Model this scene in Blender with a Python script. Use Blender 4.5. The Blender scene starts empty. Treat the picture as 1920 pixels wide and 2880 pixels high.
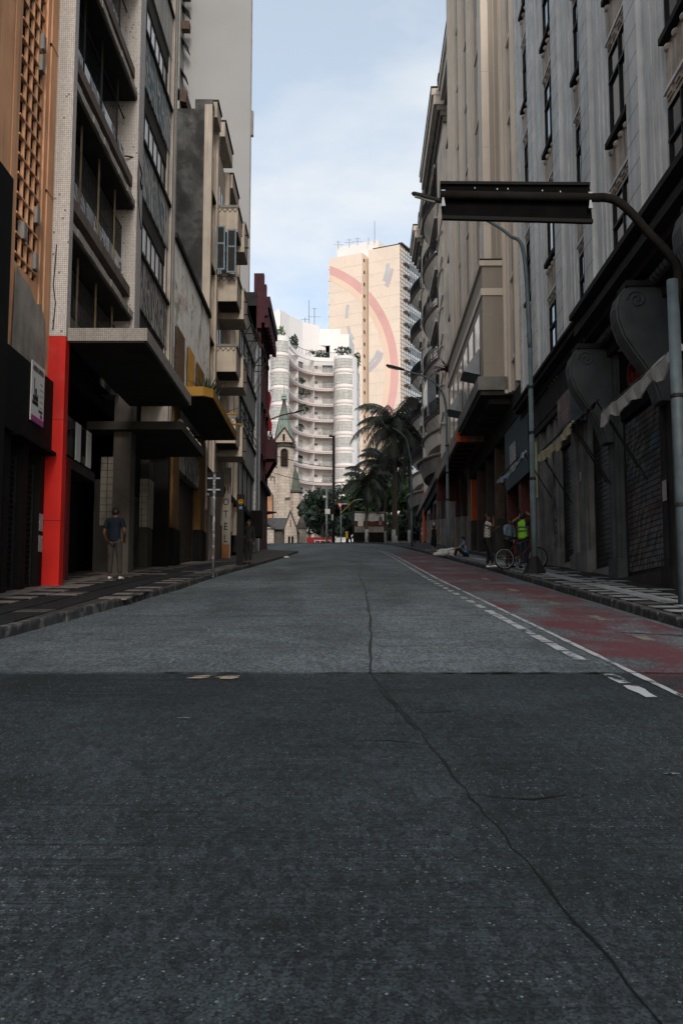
import bpy, bmesh, math, random
from mathutils import Matrix, Vector
random.seed(11)
R_ = random.random
SC = bpy.context.scene
COL = SC.collection
# ------------------------------------------------------------------ camera
EYE = 1.36
PITCH = math.atan(325 / 2900)
cam_d = bpy.data.cameras.new('camera')
cam = bpy.data.objects.new('camera', cam_d)
COL.objects.link(cam)
cam.location = (0, 0, EYE)
cam.rotation_euler = (math.pi / 2 + PITCH, 0, 0)
cam_d.sensor_fit = 'VERTICAL'
cam_d.sensor_height = 36
cam_d.lens = 36.25
cam_d.clip_start = 0.05
cam_d.clip_end = 3000
SC.camera = cam
# ------------------------------------------------------------------ sky and sun
SUN_EL, SUN_AZ = math.radians(28), math.radians(174)   # azimuth clockwise from +Y
world = bpy.data.worlds.new('World')
SC.world = world
world.use_nodes = True
wn, wl = world.node_tree.nodes, world.node_tree.links
wn.clear()
w_out = wn.new('ShaderNodeOutputWorld')
w_bg = wn.new('ShaderNodeBackground')
w_bg.inputs['Strength'].default_value = 0.15
sky = wn.new('ShaderNodeTexSky')
sky.sky_type = 'NISHITA'
sky.sun_disc = False
sky.sun_elevation = SUN_EL
sky.sun_rotation = SUN_AZ
sky.altitude = 700
sky.air_density = 0.8
sky.dust_density = 4.0
sky.ozone_density = 0.8
tc = wn.new('ShaderNodeTexCoord')
sep = wn.new('ShaderNodeSeparateXYZ')
wl.new(tc.outputs['Generated'], sep.inputs[0])
def wmath(op, a, b=None, clamp=False):
    n = wn.new('ShaderNodeMath')
    n.operation = op
    n.use_clamp = clamp
    for i, v in enumerate((a, b)):
        if v is None:
            continue
        if isinstance(v, (int, float)):
            n.inputs[i].default_value = v
        else:
            wl.new(v, n.inputs[i])
    return n.outputs[0]
zz = wmath('ADD', wmath('MAXIMUM', sep.outputs[2], 0.0), 0.16)
comb = wn.new('ShaderNodeCombineXYZ')
wl.new(wmath('DIVIDE', sep.outputs[0], zz), comb.inputs[0])
wl.new(wmath('ADD', wmath('DIVIDE', sep.outputs[1], zz), 0.64), comb.inputs[1])
comb.inputs[2].default_value = 18.8
cn = wn.new('ShaderNodeTexNoise')
cn.inputs['Scale'].default_value = 1.15
cn.inputs['Detail'].default_value = 9
cn.inputs['Roughness'].default_value = 0.56
cn.inputs['Distortion'].default_value = 0.25
wl.new(comb.outputs[0], cn.inputs['Vector'])
cr = wn.new('ShaderNodeValToRGB')
cr.color_ramp.elements[0].position = 0.50
cr.color_ramp.elements[0].color = (0, 0, 0, 1)
cr.color_ramp.elements[1].position = 0.68
cr.color_ramp.elements[1].color = (1, 1, 1, 1)
wl.new(cn.outputs['Fac'], cr.inputs[0])
cmix = wn.new('ShaderNodeMixRGB')
cmix.inputs[2].default_value = (2.85, 2.9, 2.9, 1)
wl.new(wmath('MULTIPLY', cr.outputs[0], 0.88), cmix.inputs[0])
haze_mix = wn.new('ShaderNodeMixRGB')        # thin high veil of cloud over the whole sky
haze_mix.inputs[0].default_value = 0.62
haze_mix.inputs[2].default_value = (2.02, 2.2, 2.2, 1)
wl.new(sky.outputs[0], haze_mix.inputs[1])
wl.new(haze_mix.outputs[0], cmix.inputs[1])
wl.new(cmix.outputs[0], w_bg.inputs['Color'])
wl.new(w_bg.outputs[0], w_out.inputs[0])
sun_d = bpy.data.lights.new('sun', 'SUN')
sun_d.energy = 0.75
sun_d.angle = math.radians(14)
sun_d.color = (1.0, 0.92, 0.83)
sun = bpy.data.objects.new('sun', sun_d)
COL.objects.link(sun)
sd = Vector((math.sin(SUN_AZ) * math.cos(SUN_EL), math.cos(SUN_AZ) * math.cos(SUN_EL), math.sin(SUN_EL)))
sun.rotation_euler = sd.to_track_quat('Z', 'Y').to_euler()
vs = SC.view_settings
vs.view_transform = 'Standard'
vs.look = 'None'
vs.exposure = 1.15
vs.gamma = 1.0
vs.use_curve_mapping = False
# ------------------------------------------------------------------ helpers
F_ = 2900.0
cP, sP = math.cos(PITCH), math.sin(PITCH)
def ray(px, py):
    u, v = (px - 960) / F_, (1440 - py) / F_
    return u, cP - v * sP, sP + v * cP
def at(px, py, y):
    d = ray(px, py)
    t = y / d[1]
    return Vector((d[0] * t, y, EYE + d[2] * t))
def sstep(a, b, x):
    t = min(1.0, max(0.0, (x - a) / (b - a)))
    return t * t * (3 - 2 * t)
def gz(x, y):
    if y < 98:
        z = 0.095 * y
    elif y < 118:
        d = y - 98
        z = 9.31 + 0.095 * d - 0.065 * d * d / 40
    else:
        z = 9.31 + 1.9 - 0.65 + 0.03 * (y - 118)
    if x < 0:
        z -= 0.38 * sstep(18, 70, y) * (1 - sstep(80, 97, y)) * min(1.0, -x / 3.6)
    return z
def lerp_pts(pts, y):
    for (a, b), (c, d) in zip(pts, pts[1:]):
        if y <= c:
            return b + (d - b) * max(0, min(1, (y - a) / (c - a)))
    return pts[-1][1]
WM = {}                                   # world matrices of everything, for parenting
def link(o, parent=None, mat=None, world=None):
    w = world or Matrix()
    o.matrix_basis = w
    COL.objects.link(o)
    WM[o.name] = w
    if parent is not None:
        o.parent = parent
        o.matrix_parent_inverse = WM[parent.name].inverted()
    if mat is not None and not o.data.materials:
        o.data.materials.append(mat)
    return o
def tag(o, label=None, cat=None, group=None, kind=None):
    for k, v in (('label', label), ('category', cat), ('group', group), ('kind', kind)):
        if v:
            o[k] = v
    return o
def thing(name, label, cat, loc=(0, 0, 0), group=None):
    o = bpy.data.objects.new(name, None)
    o.empty_display_size = 0.3
    link(o, None, None, Matrix.Translation(loc))
    return tag(o, label, cat, group)
class Frame:
    def __init__(self, fn, rz):
        self.fn, self.rz = fn, rz
    def __call__(self, s, o, z):
        return self.fn(s, o, z)
KR_ = 0.018
FL = Frame(lambda s, o, z: (-5.9 + o, s, z), 0.0)                       # left street front
FR = Frame(lambda s, o, z: (6.3 + KR_ * s - o, s + KR_ * o, z), -math.atan(KR_))   # right street front
FW = Frame(lambda s, o, z: (o, s, z), 0.0)
class MB:
    def __init__(self):
        self.v, self.f = [], []
    def add(self, vs, fs):
        n = len(self.v)
        self.v += [tuple(p) for p in vs]
        self.f += [tuple(i + n for i in f) for f in fs]
        return self
    def bx(self, F, s0, s1, o0, o1, z0, z1):
        vs = [F(s, o, z) for z in (z0, z1) for s, o in ((s0, o0), (s1, o0), (s1, o1), (s0, o1))]
        return self.add(vs, [(0, 1, 2, 3), (4, 5, 6, 7), (0, 1, 5, 4), (1, 2, 6, 5), (2, 3, 7, 6), (3, 0, 4, 7)])
    def hexa(self, b, t):                  # four bottom and four top points
        return self.add(list(b) + list(t), [(0, 1, 2, 3), (4, 5, 6, 7), (0, 1, 5, 4), (1, 2, 6, 5), (2, 3, 7, 6), (3, 0, 4, 7)])
    def prism(self, pts, d):               # polygon pts extruded by vector d
        n = len(pts)
        p2 = [Vector(p) + Vector(d) for p in pts]
        return self.add(list(pts) + p2, [tuple(range(n)), tuple(range(n, 2 * n))] + [(i, (i + 1) % n, n + (i + 1) % n, n + i) for i in range(n)])
    def tube(self, pts, r, n=8, cap=True):
        pts = [Vector(p) for p in pts]
        rs = r if isinstance(r, (list, tuple)) else [r] * len(pts)
        base = len(self.v)
        up = Vector((0, 0, 1))
        prev = None
        for i, p in enumerate(pts):
            t = (pts[min(i + 1, len(pts) - 1)] - pts[max(i - 1, 0)]).normalized()
            a = t.cross(up) if prev is None else prev - t * prev.dot(t)
            if a.length < 1e-4:
                a = t.cross(Vector((1, 0, 0)))
            a.normalize()
            b = t.cross(a)
            prev = a
            for k in range(n):
                w = 2 * math.pi * k / n
                self.v.append(tuple(p + (a * math.cos(w) + b * math.sin(w)) * rs[i]))
        for i in range(len(pts) - 1):
            for k in range(n):
                q = base + i * n
                self.f.append((q + k, q + (k + 1) % n, q + n + (k + 1) % n, q + n + k))
        if cap:
            self.f.append(tuple(base + k for k in range(n)))
            self.f.append(tuple(base + (len(pts) - 1) * n + k for k in range(n)))
        return self
    def lathe(self, c, prof, n=16, a0=0.0, a1=2 * math.pi, sx=1, sy=1):
        full = abs(a1 - a0 - 2 * math.pi) < 1e-6
        m = n if full else n + 1
        base = len(self.v)
        for r, z in prof:
            for k in range(m):
                a = a0 + (a1 - a0) * k / n
                self.v.append((c[0] + r * math.cos(a) * sx, c[1] + r * math.sin(a) * sy, c[2] + z))
        for i in range(len(prof) - 1):
            for k in range(n):
                k2 = (k + 1) % m
                q = base + i * m
                self.f.append((q + k, q + k2, q + m + k2, q + m + k))
        if full:
            self.f.append(tuple(base + k for k in range(m)))
            self.f.append(tuple(base + (len(prof) - 1) * m + k for k in range(m)))
        return self
    def ribbon(self, path, z0, z1, w):     # upright wall of thickness w following a plan path
        pts = [Vector((p[0], p[1], 0)) for p in path]
        ofs = []
        for i, p in enumerate(pts):
            t = (pts[min(i + 1, len(pts) - 1)] - pts[max(i - 1, 0)]).normalized()
            ofs.append(p + Vector((-t.y, t.x, 0)) * w)
        for i in range(len(pts) - 1):
            b = [pts[i], pts[i + 1], ofs[i + 1], ofs[i]]
            self.hexa([(p.x, p.y, z0) for p in b], [(p.x, p.y, z1) for p in b])
        return self
    def build(self, name, mat, parent=None, smooth=False, label=None, cat=None, group=None, kind=None, world=None):
        me = bpy.data.meshes.new(name)
        me.from_pydata(self.v, [], self.f)
        bm = bmesh.new()
        bm.from_mesh(me)
        bmesh.ops.recalc_face_normals(bm, faces=bm.faces)
        bm.to_mesh(me)
        bm.free()
        if smooth:
            me.shade_smooth()
        o = bpy.data.objects.new(name, me)
        link(o, parent, mat, world)
        return tag(o, label, cat, group, kind)
PM = {}
def piece(name, F, s0, s1, o0, o1, z0, z1, mat, parent, rx=0.0):
    """one box as an object of its own; alike boxes share their mesh"""
    dims = (round(abs(o1 - o0), 3), round(abs(s1 - s0), 3), round(abs(z1 - z0), 3))
    key = (dims, mat.name)
    if key not in PM:
        a, b, c = (d / 2 for d in dims)
        me = bpy.data.meshes.new(name)
        vs = [(x, y, z) for z in (-c, c) for x, y in ((-a, -b), (a, -b), (a, b), (-a, b))]
        me.from_pydata(vs, [], [(3, 2, 1, 0), (4, 5, 6, 7), (0, 1, 5, 4), (1, 2, 6, 5), (2, 3, 7, 6), (3, 0, 4, 7)])
        me.materials.append(mat)
        PM[key] = me
    o = bpy.data.objects.new(name, PM[key])
    c = F((s0 + s1) / 2, (o0 + o1) / 2, (z0 + z1) / 2)
    return link(o, parent, None, Matrix.Translation(c) @ Matrix.Rotation(F.rz, 4, 'Z') @ Matrix.Rotation(rx, 4, 'X'))
def copy_tree(o, off, label=None, group=None, rz=0.0, piv=(0, 0, 0)):
    """a thing and its parts, moved by off after turning about piv"""
    T = Matrix.Translation(Vector(piv) + Vector(off)) @ Matrix.Rotation(rz, 4, 'Z') @ Matrix.Translation(-Vector(piv))
    def rec(src, par):
        c = src.copy()
        w = T @ WM[src.name]
        link(c, None, None, w)
        c.parent = None
        if par is not None:
            c.parent = par
            c.matrix_parent_inverse = WM[par.name].inverted()
        for k in [x for x in list(src.children)]:
            rec(k, c)
        return c
    r = rec(o, None)
    if label:
        r['label'] = label
    if group:
        r['group'] = group
    return r
# ------------------------------------------------------------------ materials
MATS = {}
class NT:
    def __init__(self, m):
        self.t = m.node_tree
        self.n, self.l = self.t.nodes, self.t.links
    def new(self, ty, **kw):
        x = self.n.new(ty)
        for k, v in kw.items():
            setattr(x, k, v)
        return x
    def put(self, sock, v):
        if isinstance(v, bpy.types.NodeSocket):
            self.l.new(v, sock)
        elif isinstance(v, (tuple, list)):
            sock.default_value = tuple(v) + ((1,) if len(v) == 3 and len(sock.default_value) == 4 else ())
        else:
            sock.default_value = v
    def math(self, op, a, b=None, c=None, clamp=False):
        x = self.new('ShaderNodeMath', operation=op, use_clamp=clamp)
        for i, v in enumerate((a, b, c)):
            if v is not None:
                self.put(x.inputs[i], v)
        return x.outputs[0]
    def pos(self, scale=(1, 1, 1), off=(0, 0, 0)):
        g = self.new('ShaderNodeNewGeometry')
        m = self.new('ShaderNodeMapping')
        self.l.new(g.outputs['Position'], m.inputs[0])
        m.inputs['Scale'].default_value = scale
        m.inputs['Location'].default_value = off
        return m.outputs[0]
    def noise(self, vec, scale, detail=4, rough=0.55, dist=0.0):
        x = self.new('ShaderNodeTexNoise')
        self.l.new(vec, x.inputs['Vector'])
        x.inputs['Scale'].default_value = scale
        x.inputs['Detail'].default_value = detail
        x.inputs['Roughness'].default_value = rough
        x.inputs['Distortion'].default_value = dist
        return x.outputs['Fac']
    def ramp(self, fac, a, b, ca=0.0, cb=1.0):
        x = self.new('ShaderNodeMapRange', clamp=True)
        self.put(x.inputs[0], fac)
        for i, v in enumerate((a, b, ca, cb)):
            x.inputs[i + 1].default_value = v
        return x.outputs[0]
    def mix(self, fac, a, b, mode='MIX'):
        x = self.new('ShaderNodeMixRGB', blend_type=mode)
        self.put(x.inputs[0], fac)
        self.put(x.inputs[1], a)
        self.put(x.inputs[2], b)
        return x.outputs[0]
    def bump(self, h, strength, dist=0.01):
        x = self.new('ShaderNodeBump')
        self.put(x.inputs['Height'], h)
        x.inputs['Strength'].default_value = strength
        x.inputs['Distance'].default_value = dist
        return x.outputs[0]
def mat_new(name):
    m = bpy.data.materials.new(name)
    m.use_nodes = True
    t = NT(m)
    b = t.n['Principled BSDF']
    MATS[name] = m
    return m, t, b
def mul(c, k):
    return tuple(min(1, x * k) for x in c)
def M(name, col, rough=0.85, var=0.18, scale=1.3, streak=0.0, stain=(0.03, 0.028, 0.026), bump=0.25, fine=60, metal=0.0, spec=0.14, blotch=0.0, blotch_col=None, blotch_scale=0.7, off=0.0):
    m, t, b = mat_new(name)
    p = t.pos(off=(off, off * 1.7, off * 0.6))
    n1 = t.noise(p, scale, 5)
    c = t.mix(t.ramp(n1, 0.3, 0.72), mul(col, 1 - var), mul(col, 1 + var))
    n2 = t.noise(p, fine, 3)
    c = t.mix(t.ramp(n2, 0.35, 0.65, 0, 0.16), c, mul(col, 0.55))
    if streak:
        ps = t.pos((2.6, 2.6, 0.16), off=(off, 3, 1))
        s = t.noise(ps, 1.4, 6, 0.62)
        s2 = t.noise(p, 0.35, 3)
        k = t.math('MULTIPLY', t.ramp(s, 0.46, 0.76), t.ramp(s2, 0.32, 0.6))
        c = t.mix(t.math('MULTIPLY', k, streak), c, stain)
    if blotch:
        q = t.noise(p, blotch_scale, 7, 0.6, 0.4)
        c = t.mix(t.ramp(q, 0.52, 0.60, 0, blotch), c, blotch_col or mul(col, 0.4))
    t.put(b.inputs['Base Color'], c)
    b.inputs['Roughness'].default_value = rough
    b.inputs['Metallic'].default_value = metal
    b.inputs['Specular IOR Level'].default_value = spec
    if bump:
        t.l.new(t.bump(t.math('ADD', n2, t.math('MULTIPLY', n1, 1.5)), bump, 0.012), b.inputs['Normal'])
    return m
tile = None
def M_tile(name, c1, c2, size, grout, streak=0.5):
    """small square mosaic tiles, too small to pick apart"""
    m, t, b = mat_new(name)
    g = t.new('ShaderNodeNewGeometry')
    s = t.new('ShaderNodeSeparateXYZ')
    t.l.new(g.outputs['Position'], s.inputs[0])
    h = t.math('MULTIPLY', t.math('ADD', s.outputs[0], s.outputs[1]), 1 / size)
    v = t.math('MULTIPLY', s.outputs[2], 1 / size)
    gx = t.math('LESS_THAN', t.math('FRACT', h), 0.16)
    gy = t.math('LESS_THAN', t.math('FRACT', v), 0.16)
    gm = t.math('MAXIMUM', gx, gy)
    cell = t.new('ShaderNodeCombineXYZ')
    t.l.new(t.math('FLOOR', h), cell.inputs[0])
    t.l.new(t.math('FLOOR', v), cell.inputs[1])
    wnz = t.new('ShaderNodeTexWhiteNoise', noise_dimensions='3D')
    t.l.new(cell.outputs[0], wnz.inputs['Vector'])
    c = t.mix(wnz.outputs['Value'], c1, c2)
    miss = t.math('GREATER_THAN', wnz.outputs['Value'], 0.988)
    c = t.mix(miss, c, mul(c1, 0.25))
    c = t.mix(gm, c, grout)
    ps = t.pos((2.4, 2.4, 0.12))
    sn = t.noise(ps, 1.3, 6, 0.6)
    c = t.mix(t.ramp(sn, 0.46, 0.78, 0, streak), c, mul(c1, 0.35))
    t.put(b.inputs['Base Color'], c)
    b.inputs['Roughness'].default_value = 0.5
    t.l.new(t.bump(t.math('SUBTRACT', 1.0, gm), 0.4, 0.004), b.inputs['Normal'])
    return m
def M_block(name, c1, c2, mortar, w, h, streak=0.35, ms=0.012):
    """dressed stone blocks too far away to build singly"""
    m, t, b = mat_new(name)
    g = t.new('ShaderNodeNewGeometry')
    s = t.new('ShaderNodeSeparateXYZ')
    t.l.new(g.outputs['Position'], s.inputs[0])
    cv = t.new('ShaderNodeCombineXYZ')
    t.l.new(t.math('ADD', s.outputs[0], s.outputs[1]), cv.inputs[0])
    t.l.new(s.outputs[2], cv.inputs[1])
    br = t.new('ShaderNodeTexBrick')
    t.l.new(cv.outputs[0], br.inputs['Vector'])
    br.inputs['Color1'].default_value = c1 + (1,)
    br.inputs['Color2'].default_value = c2 + (1,)
    br.inputs['Mortar'].default_value = mortar + (1,)
    br.inputs['Scale'].default_value = 1
    br.inputs['Mortar Size'].default_value = ms
    br.inputs['Brick Width'].default_value = w
    br.inputs['Row Height'].default_value = h
    ps = t.pos((1.6, 1.6, 0.14))
    c = t.mix(t.ramp(t.noise(ps, 1.3, 6, 0.6), 0.46, 0.78, 0, streak), br.outputs['Color'], mul(c1, 0.3))
    t.put(b.inputs['Base Color'], c)
    b.inputs['Roughness'].default_value = 0.9
    t.l.new(t.bump(br.outputs['Fac'], -0.5, 0.02), b.inputs['Normal'])
    return m
def M_glass(name, col=(0.02, 0.024, 0.028), rough=0.08, var=0.5, spec=0.6):
    m, t, b = mat_new(name)
    n = t.noise(t.pos(), 0.6, 3)
    t.put(b.inputs['Base Color'], t.mix(t.ramp(n, 0.3, 0.7), mul(col, 1 - var), mul(col, 1 + var)))
    b.inputs['Roughness'].default_value = rough
    b.inputs['Specular IOR Level'].default_value = spec
    t.l.new(t.bump(t.noise(t.pos(), 1.1, 2), 0.06, 0.05), b.inputs['Normal'])
    return m
def M_graffiti(name, base, inks, sc=(0.55, 0.55, 0.42), thr=0.53, dens=0.9):
    """sprayed marks over plaster"""
    m, t, b = mat_new(name)
    p = t.pos()
    c = t.mix(t.ramp(t.noise(p, 1.7, 5), 0.3, 0.7), mul(base, 0.75), mul(base, 1.2))
    for i, ink in enumerate(inks):
        q = t.pos(sc, (i * 5.3, i * 2.7, i * 1.9))
        w = t.new('ShaderNodeTexWave', wave_type='BANDS', bands_direction='DIAGONAL')
        t.l.new(q, w.inputs['Vector'])
        w.inputs['Scale'].default_value = 2.2 + 0.7 * i
        w.inputs['Distortion'].default_value = 13
        w.inputs['Detail'].default_value = 3
        w.inputs['Detail Scale'].default_value = 0.9
        area = t.ramp(t.noise(q, 1.3, 3), thr - 0.06, thr)
        k = t.math('MULTIPLY', t.ramp(w.outputs['Fac'], 0.5, 0.62, 0, dens), area)
        c = t.mix(k, c, ink)
    ps = t.pos((2.6, 2.6, 0.13))
    c = t.mix(t.ramp(t.noise(ps, 1.4, 6, 0.62), 0.48, 0.78, 0, 0.55), c, mul(base, 0.3))
    t.put(b.inputs['Base Color'], c)
    b.inputs['Roughness'].default_value = 0.85
    return m
tile_grey = M_tile('mosaic_tile', (0.38, 0.35, 0.33), (0.50, 0.465, 0.44), 0.045, (0.15, 0.14, 0.13), 0.55)
tile_dark = M_tile('dirty_mosaic_tile', (0.19, 0.17, 0.15), (0.27, 0.245, 0.22), 0.045, (0.06, 0.055, 0.05), 0.6)
red_pnt = M('red_enamel', (0.50, 0.016, 0.012), 0.5, 0.16, 1.1, 0.6, (0.17, 0.010, 0.008), 0.2, 40, blotch=0.4, blotch_col=(0.36, 0.035, 0.028), blotch_scale=1.6)
conc_l = M('pale_concrete', (0.33, 0.30, 0.265), 0.9, 0.2, 1.5, 0.75)
conc_m = M('grey_concrete', (0.21, 0.20, 0.19), 0.9, 0.22, 1.3, 0.7)
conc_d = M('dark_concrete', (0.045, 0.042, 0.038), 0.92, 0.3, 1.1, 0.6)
brown_band = M('brown_plaster', (0.15, 0.12, 0.105), 0.9, 0.25, 1.2, 0.6)
orange_st = M('orange_stucco', (0.60, 0.325, 0.185), 0.92, 0.16, 0.9, 0.85, (0.16, 0.10, 0.07), 0.4, 90)
bare_pl = M('bare_plaster', (0.26, 0.235, 0.205), 0.95, 0.28, 2.2, 0.5)
black_pnt = M('black_paint', (0.006, 0.0058, 0.0055), 0.7, 0.3, 1.2, 0.2, (0.02, 0.017, 0.014), 0.1, spec=0.12)
black_wall = M('black_shade_wall', (0.008, 0.0075, 0.007), 0.9, 0.35, 1.0, 0.5, (0.006, 0.0055, 0.005), spec=0.08)  # near-black for dark fronts; in recesses the shade is put into the colour
iron = M('dark_iron', (0.014, 0.0135, 0.0135), 0.6, 0.3, 3, bump=0.1, spec=0.15)
rust = M('rusty_iron', (0.075, 0.05, 0.036), 0.75, 0.35, 5, bump=0.2)
yel_iron = M('yellowed_steel', (0.15, 0.115, 0.07), 0.6, 0.3, 4)
steel = M('galvanised_steel', (0.19, 0.21, 0.225), 0.5, 0.18, 3, bump=0.08, metal=0.3)
blue_steel = M('blue_grey_paint', (0.075, 0.10, 0.115), 0.5, 0.25, 4, 0.6, bump=0.1)
glass_d = M_glass('dark_glass')
glass_s = M_glass('frosted_sky_glass', (0.88, 0.90, 0.92), 0.3, 0.08, 0.6)  # near-white colour: translucent glass plus the sky's reflection painted in
glass_g = M_glass('dusty_glass', (0.13, 0.15, 0.16), 0.15, 0.5, 0.6)
white_pnt = M('white_paint', (0.62, 0.61, 0.59), 0.6, 0.08, 1.5, 0.2, bump=0.1)
panel_a = M_graffiti('blue_sprayed_panel', (0.40, 0.375, 0.345), [(0.045, 0.085, 0.12), (0.10, 0.15, 0.18)], (0.45, 0.45, 0.35), 0.47)
panel_b = M_graffiti('black_sprayed_panel', (0.42, 0.39, 0.36), [(0.028, 0.027, 0.027), (0.05, 0.05, 0.055)], (0.8, 0.8, 0.3), 0.44)
panel_c = M('plain_panel_plaster', (0.40, 0.38, 0.35), 0.9, 0.16, 1.4, 0.6)
pane_graf = M_graffiti('white_sprayed_pane', (0.55, 0.57, 0.61), [(0.03, 0.03, 0.035), (0.08, 0.07, 0.09)], (0.9, 0.9, 0.8), 0.5)
peel = None
ochre = M('ochre_paint', (0.26, 0.14, 0.028), 0.75, 0.22, 1.4, 0.6)
ochre_d = M('shaded_ochre_paint', (0.11, 0.062, 0.020), 0.85, 0.3, 1.4, 0.5)  # darker copy of the ochre paint, street-level shade put into the colour
stain_wall = M('mouldy_render', (0.085, 0.084, 0.082), 0.95, 0.5, 1.6, 0.8, (0.018, 0.017, 0.017), 0.6, 22, blotch=0.7, blotch_col=(0.026, 0.025, 0.024), blotch_scale=0.55)
cream = M('cream_render', (0.42, 0.365, 0.305), 0.9, 0.14, 1.1, 0.75, (0.10, 0.085, 0.07))
grey_pl = M('grey_render', (0.27, 0.275, 0.275), 0.9, 0.15, 1.2, 0.6)
purple = M('maroon_paint', (0.05, 0.018, 0.024), 0.75, 0.3, 1.5, 0.5, (0.02, 0.012, 0.013))
wht_tower = M('weathered_white_render', (0.285, 0.288, 0.292), 0.92, 0.06, 0.16, 0.22, (0.22, 0.21, 0.2), 0.15, 12, blotch=0.10, blotch_col=(0.30, 0.30, 0.30), blotch_scale=0.13)
shutter_blue = M('grey_blue_shutter', (0.15, 0.20, 0.235), 0.7, 0.2, 3)
brick_str = M('striped_brick_cladding', (0.20, 0.155, 0.13), 0.9, 0.2, 2, 0.4)
stone_g = M('grey_granite_dust', (0.60, 0.61, 0.61), 0.92, 0.14, 1.2, 0.5, (0.12, 0.118, 0.115), 0.4, 70)
stone_w = M('warm_stained_stone', (0.40, 0.35, 0.30), 0.92, 0.3, 1.6, 0.9, (0.04, 0.03, 0.025), 0.5, 55)
stone_k = M('sooty_stone', (0.026, 0.025, 0.025), 0.9, 0.35, 1.4, 0.7, (0.018, 0.017, 0.017), 0.4, spec=0.1)
stone_b = M('blue_grey_stone', (0.062, 0.070, 0.074), 0.85, 0.25, 2, 0.5, bump=0.35)
beige = M('beige_render', (0.34, 0.295, 0.25), 0.92, 0.07, 0.5, 0.35, (0.16, 0.13, 0.11), 0.3, 110)
beige_l = M('pale_beige_trim', (0.62, 0.54, 0.46), 0.9, 0.08, 0.7, 0.3, (0.2, 0.17, 0.14))
orn = M('ornate_stone', (0.58, 0.51, 0.44), 0.92, 0.16, 0.9, 0.7, (0.08, 0.07, 0.06))
orn_d = M('dirty_ornate_stone', (0.20, 0.175, 0.155), 0.92, 0.3, 1.1, 0.7)
brown_st = M('brown_red_stone', (0.075, 0.050, 0.043), 0.85, 0.25, 1.5, 0.5)
redbrown = M('red_brown_paint', (0.085, 0.030, 0.026), 0.7, 0.25, 1.5, 0.4)
shop_blue = M('dark_blue_panel', (0.016, 0.027, 0.038), 0.6, 0.2, 1.5)
vermil = M('vermilion_paint', (0.50, 0.085, 0.025), 0.6, 0.2, 1.5, 0.3)
green_lime = M('pale_lime_plaster', (0.33, 0.36, 0.22), 0.9, 0.2, 1.4, 0.5)
canvas_w = M('white_canvas', (0.34, 0.34, 0.325), 0.8, 0.18, 3, 0.5)
canvas_c = M('cream_canvas', (0.38, 0.33, 0.22), 0.8, 0.2, 3, 0.5)
canvas_b = M('blue_grey_canvas', (0.20, 0.25, 0.29), 0.7, 0.2, 3, 0.4)
letter_red = M('red_letter', (0.10, 0.014, 0.010), 0.5, 0.15)
letter_w = M('white_letter', (0.26, 0.255, 0.25), 0.6, 0.1)
church_st = M_block('church_stone', (0.48, 0.405, 0.335), (0.60, 0.51, 0.43), (0.30, 0.25, 0.21), 0.75, 0.40, 0.4, 0.02)
church_tr = M('dark_church_trim', (0.10, 0.09, 0.08), 0.9, 0.3, 1.5)
slate = M('grey_slate', (0.085, 0.088, 0.09), 0.7, 0.3, 2)
copper = M('green_copper', (0.27, 0.36, 0.31), 0.6, 0.25, 1.0, 0.6, (0.16, 0.11, 0.06))
apt_w = M('white_apartment_render', (0.80, 0.775, 0.765), 0.8, 0.03, 0.2, 0.18, (0.45, 0.43, 0.42), 0.05)
apt_pink = M('pinkish_slab_edge', (0.66, 0.56, 0.54), 0.8, 0.06, 0.5, 0.3, (0.4, 0.33, 0.32), 0.05)
curtain = M('pale_curtain', (0.52, 0.52, 0.50), 0.9, 0.22, 1.6, 0.4, (0.2, 0.2, 0.2))
peach = M('peach_render', (0.80, 0.675, 0.575), 0.9, 0.05, 0.1, 0.22, (0.5, 0.43, 0.38), 0.05, 3, blotch=0.18, blotch_col=(0.55, 0.48, 0.43), blotch_scale=0.16)
peach_d = M('tan_render', (0.62, 0.50, 0.39), 0.9, 0.06, 0.15, 0.3, (0.35, 0.27, 0.2), 0.05)
mur_red = M('rose_mural_paint', (0.69, 0.405, 0.38), 0.9, 0.09, 0.15, bump=0)
mur_or = M('apricot_mural_paint', (0.79, 0.60, 0.48), 0.9, 0.06, 0.15, bump=0)
mur_gr = M('grey_blue_mural_paint', (0.49, 0.51, 0.51), 0.9, 0.08, 0.15, bump=0)
mur_pu = M('lilac_mural_paint', (0.54, 0.475, 0.50), 0.9, 0.08, 0.15, bump=0)
twr_tile = M('blueish_white_cladding', (0.60, 0.63, 0.66), 0.4, 0.10, 0.5, bump=0.05)
leaf_d = None
def M_leaf(name, c1, c2):
    m, t, b = mat_new(name)
    p = t.pos()
    c = t.mix(t.ramp(t.noise(p, 0.8, 4), 0.35, 0.65), c1, c2)
    t.put(b.inputs['Base Color'], c)
    b.inputs['Roughness'].default_value = 0.6
    tr = t.new('ShaderNodeBsdfTranslucent')
    t.put(tr.inputs[0], mul(c2, 1.2))
    mx = t.new('ShaderNodeMixShader')
    mx.inputs[0].default_value = 0.25
    t.l.new(b.outputs[0], mx.inputs[1])
    t.l.new(tr.outputs[0], mx.inputs[2])
    t.l.new(mx.outputs[0], t.n['Material Output'].inputs[0])
    return m
leaf_d = M_leaf('dark_foliage', (0.018, 0.032, 0.022), (0.035, 0.06, 0.035))
leaf_g = M_leaf('green_foliage', (0.05, 0.10, 0.035), (0.11, 0.19, 0.06))
leaf_p = M_leaf('palm_foliage', (0.018, 0.022, 0.016), (0.04, 0.046, 0.03))
leaf_r = M_leaf('reddish_foliage', (0.06, 0.018, 0.03), (0.10, 0.03, 0.045))
bark = M('dark_bark', (0.055, 0.048, 0.042), 0.95, 0.35, 3, 0.4)
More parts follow.
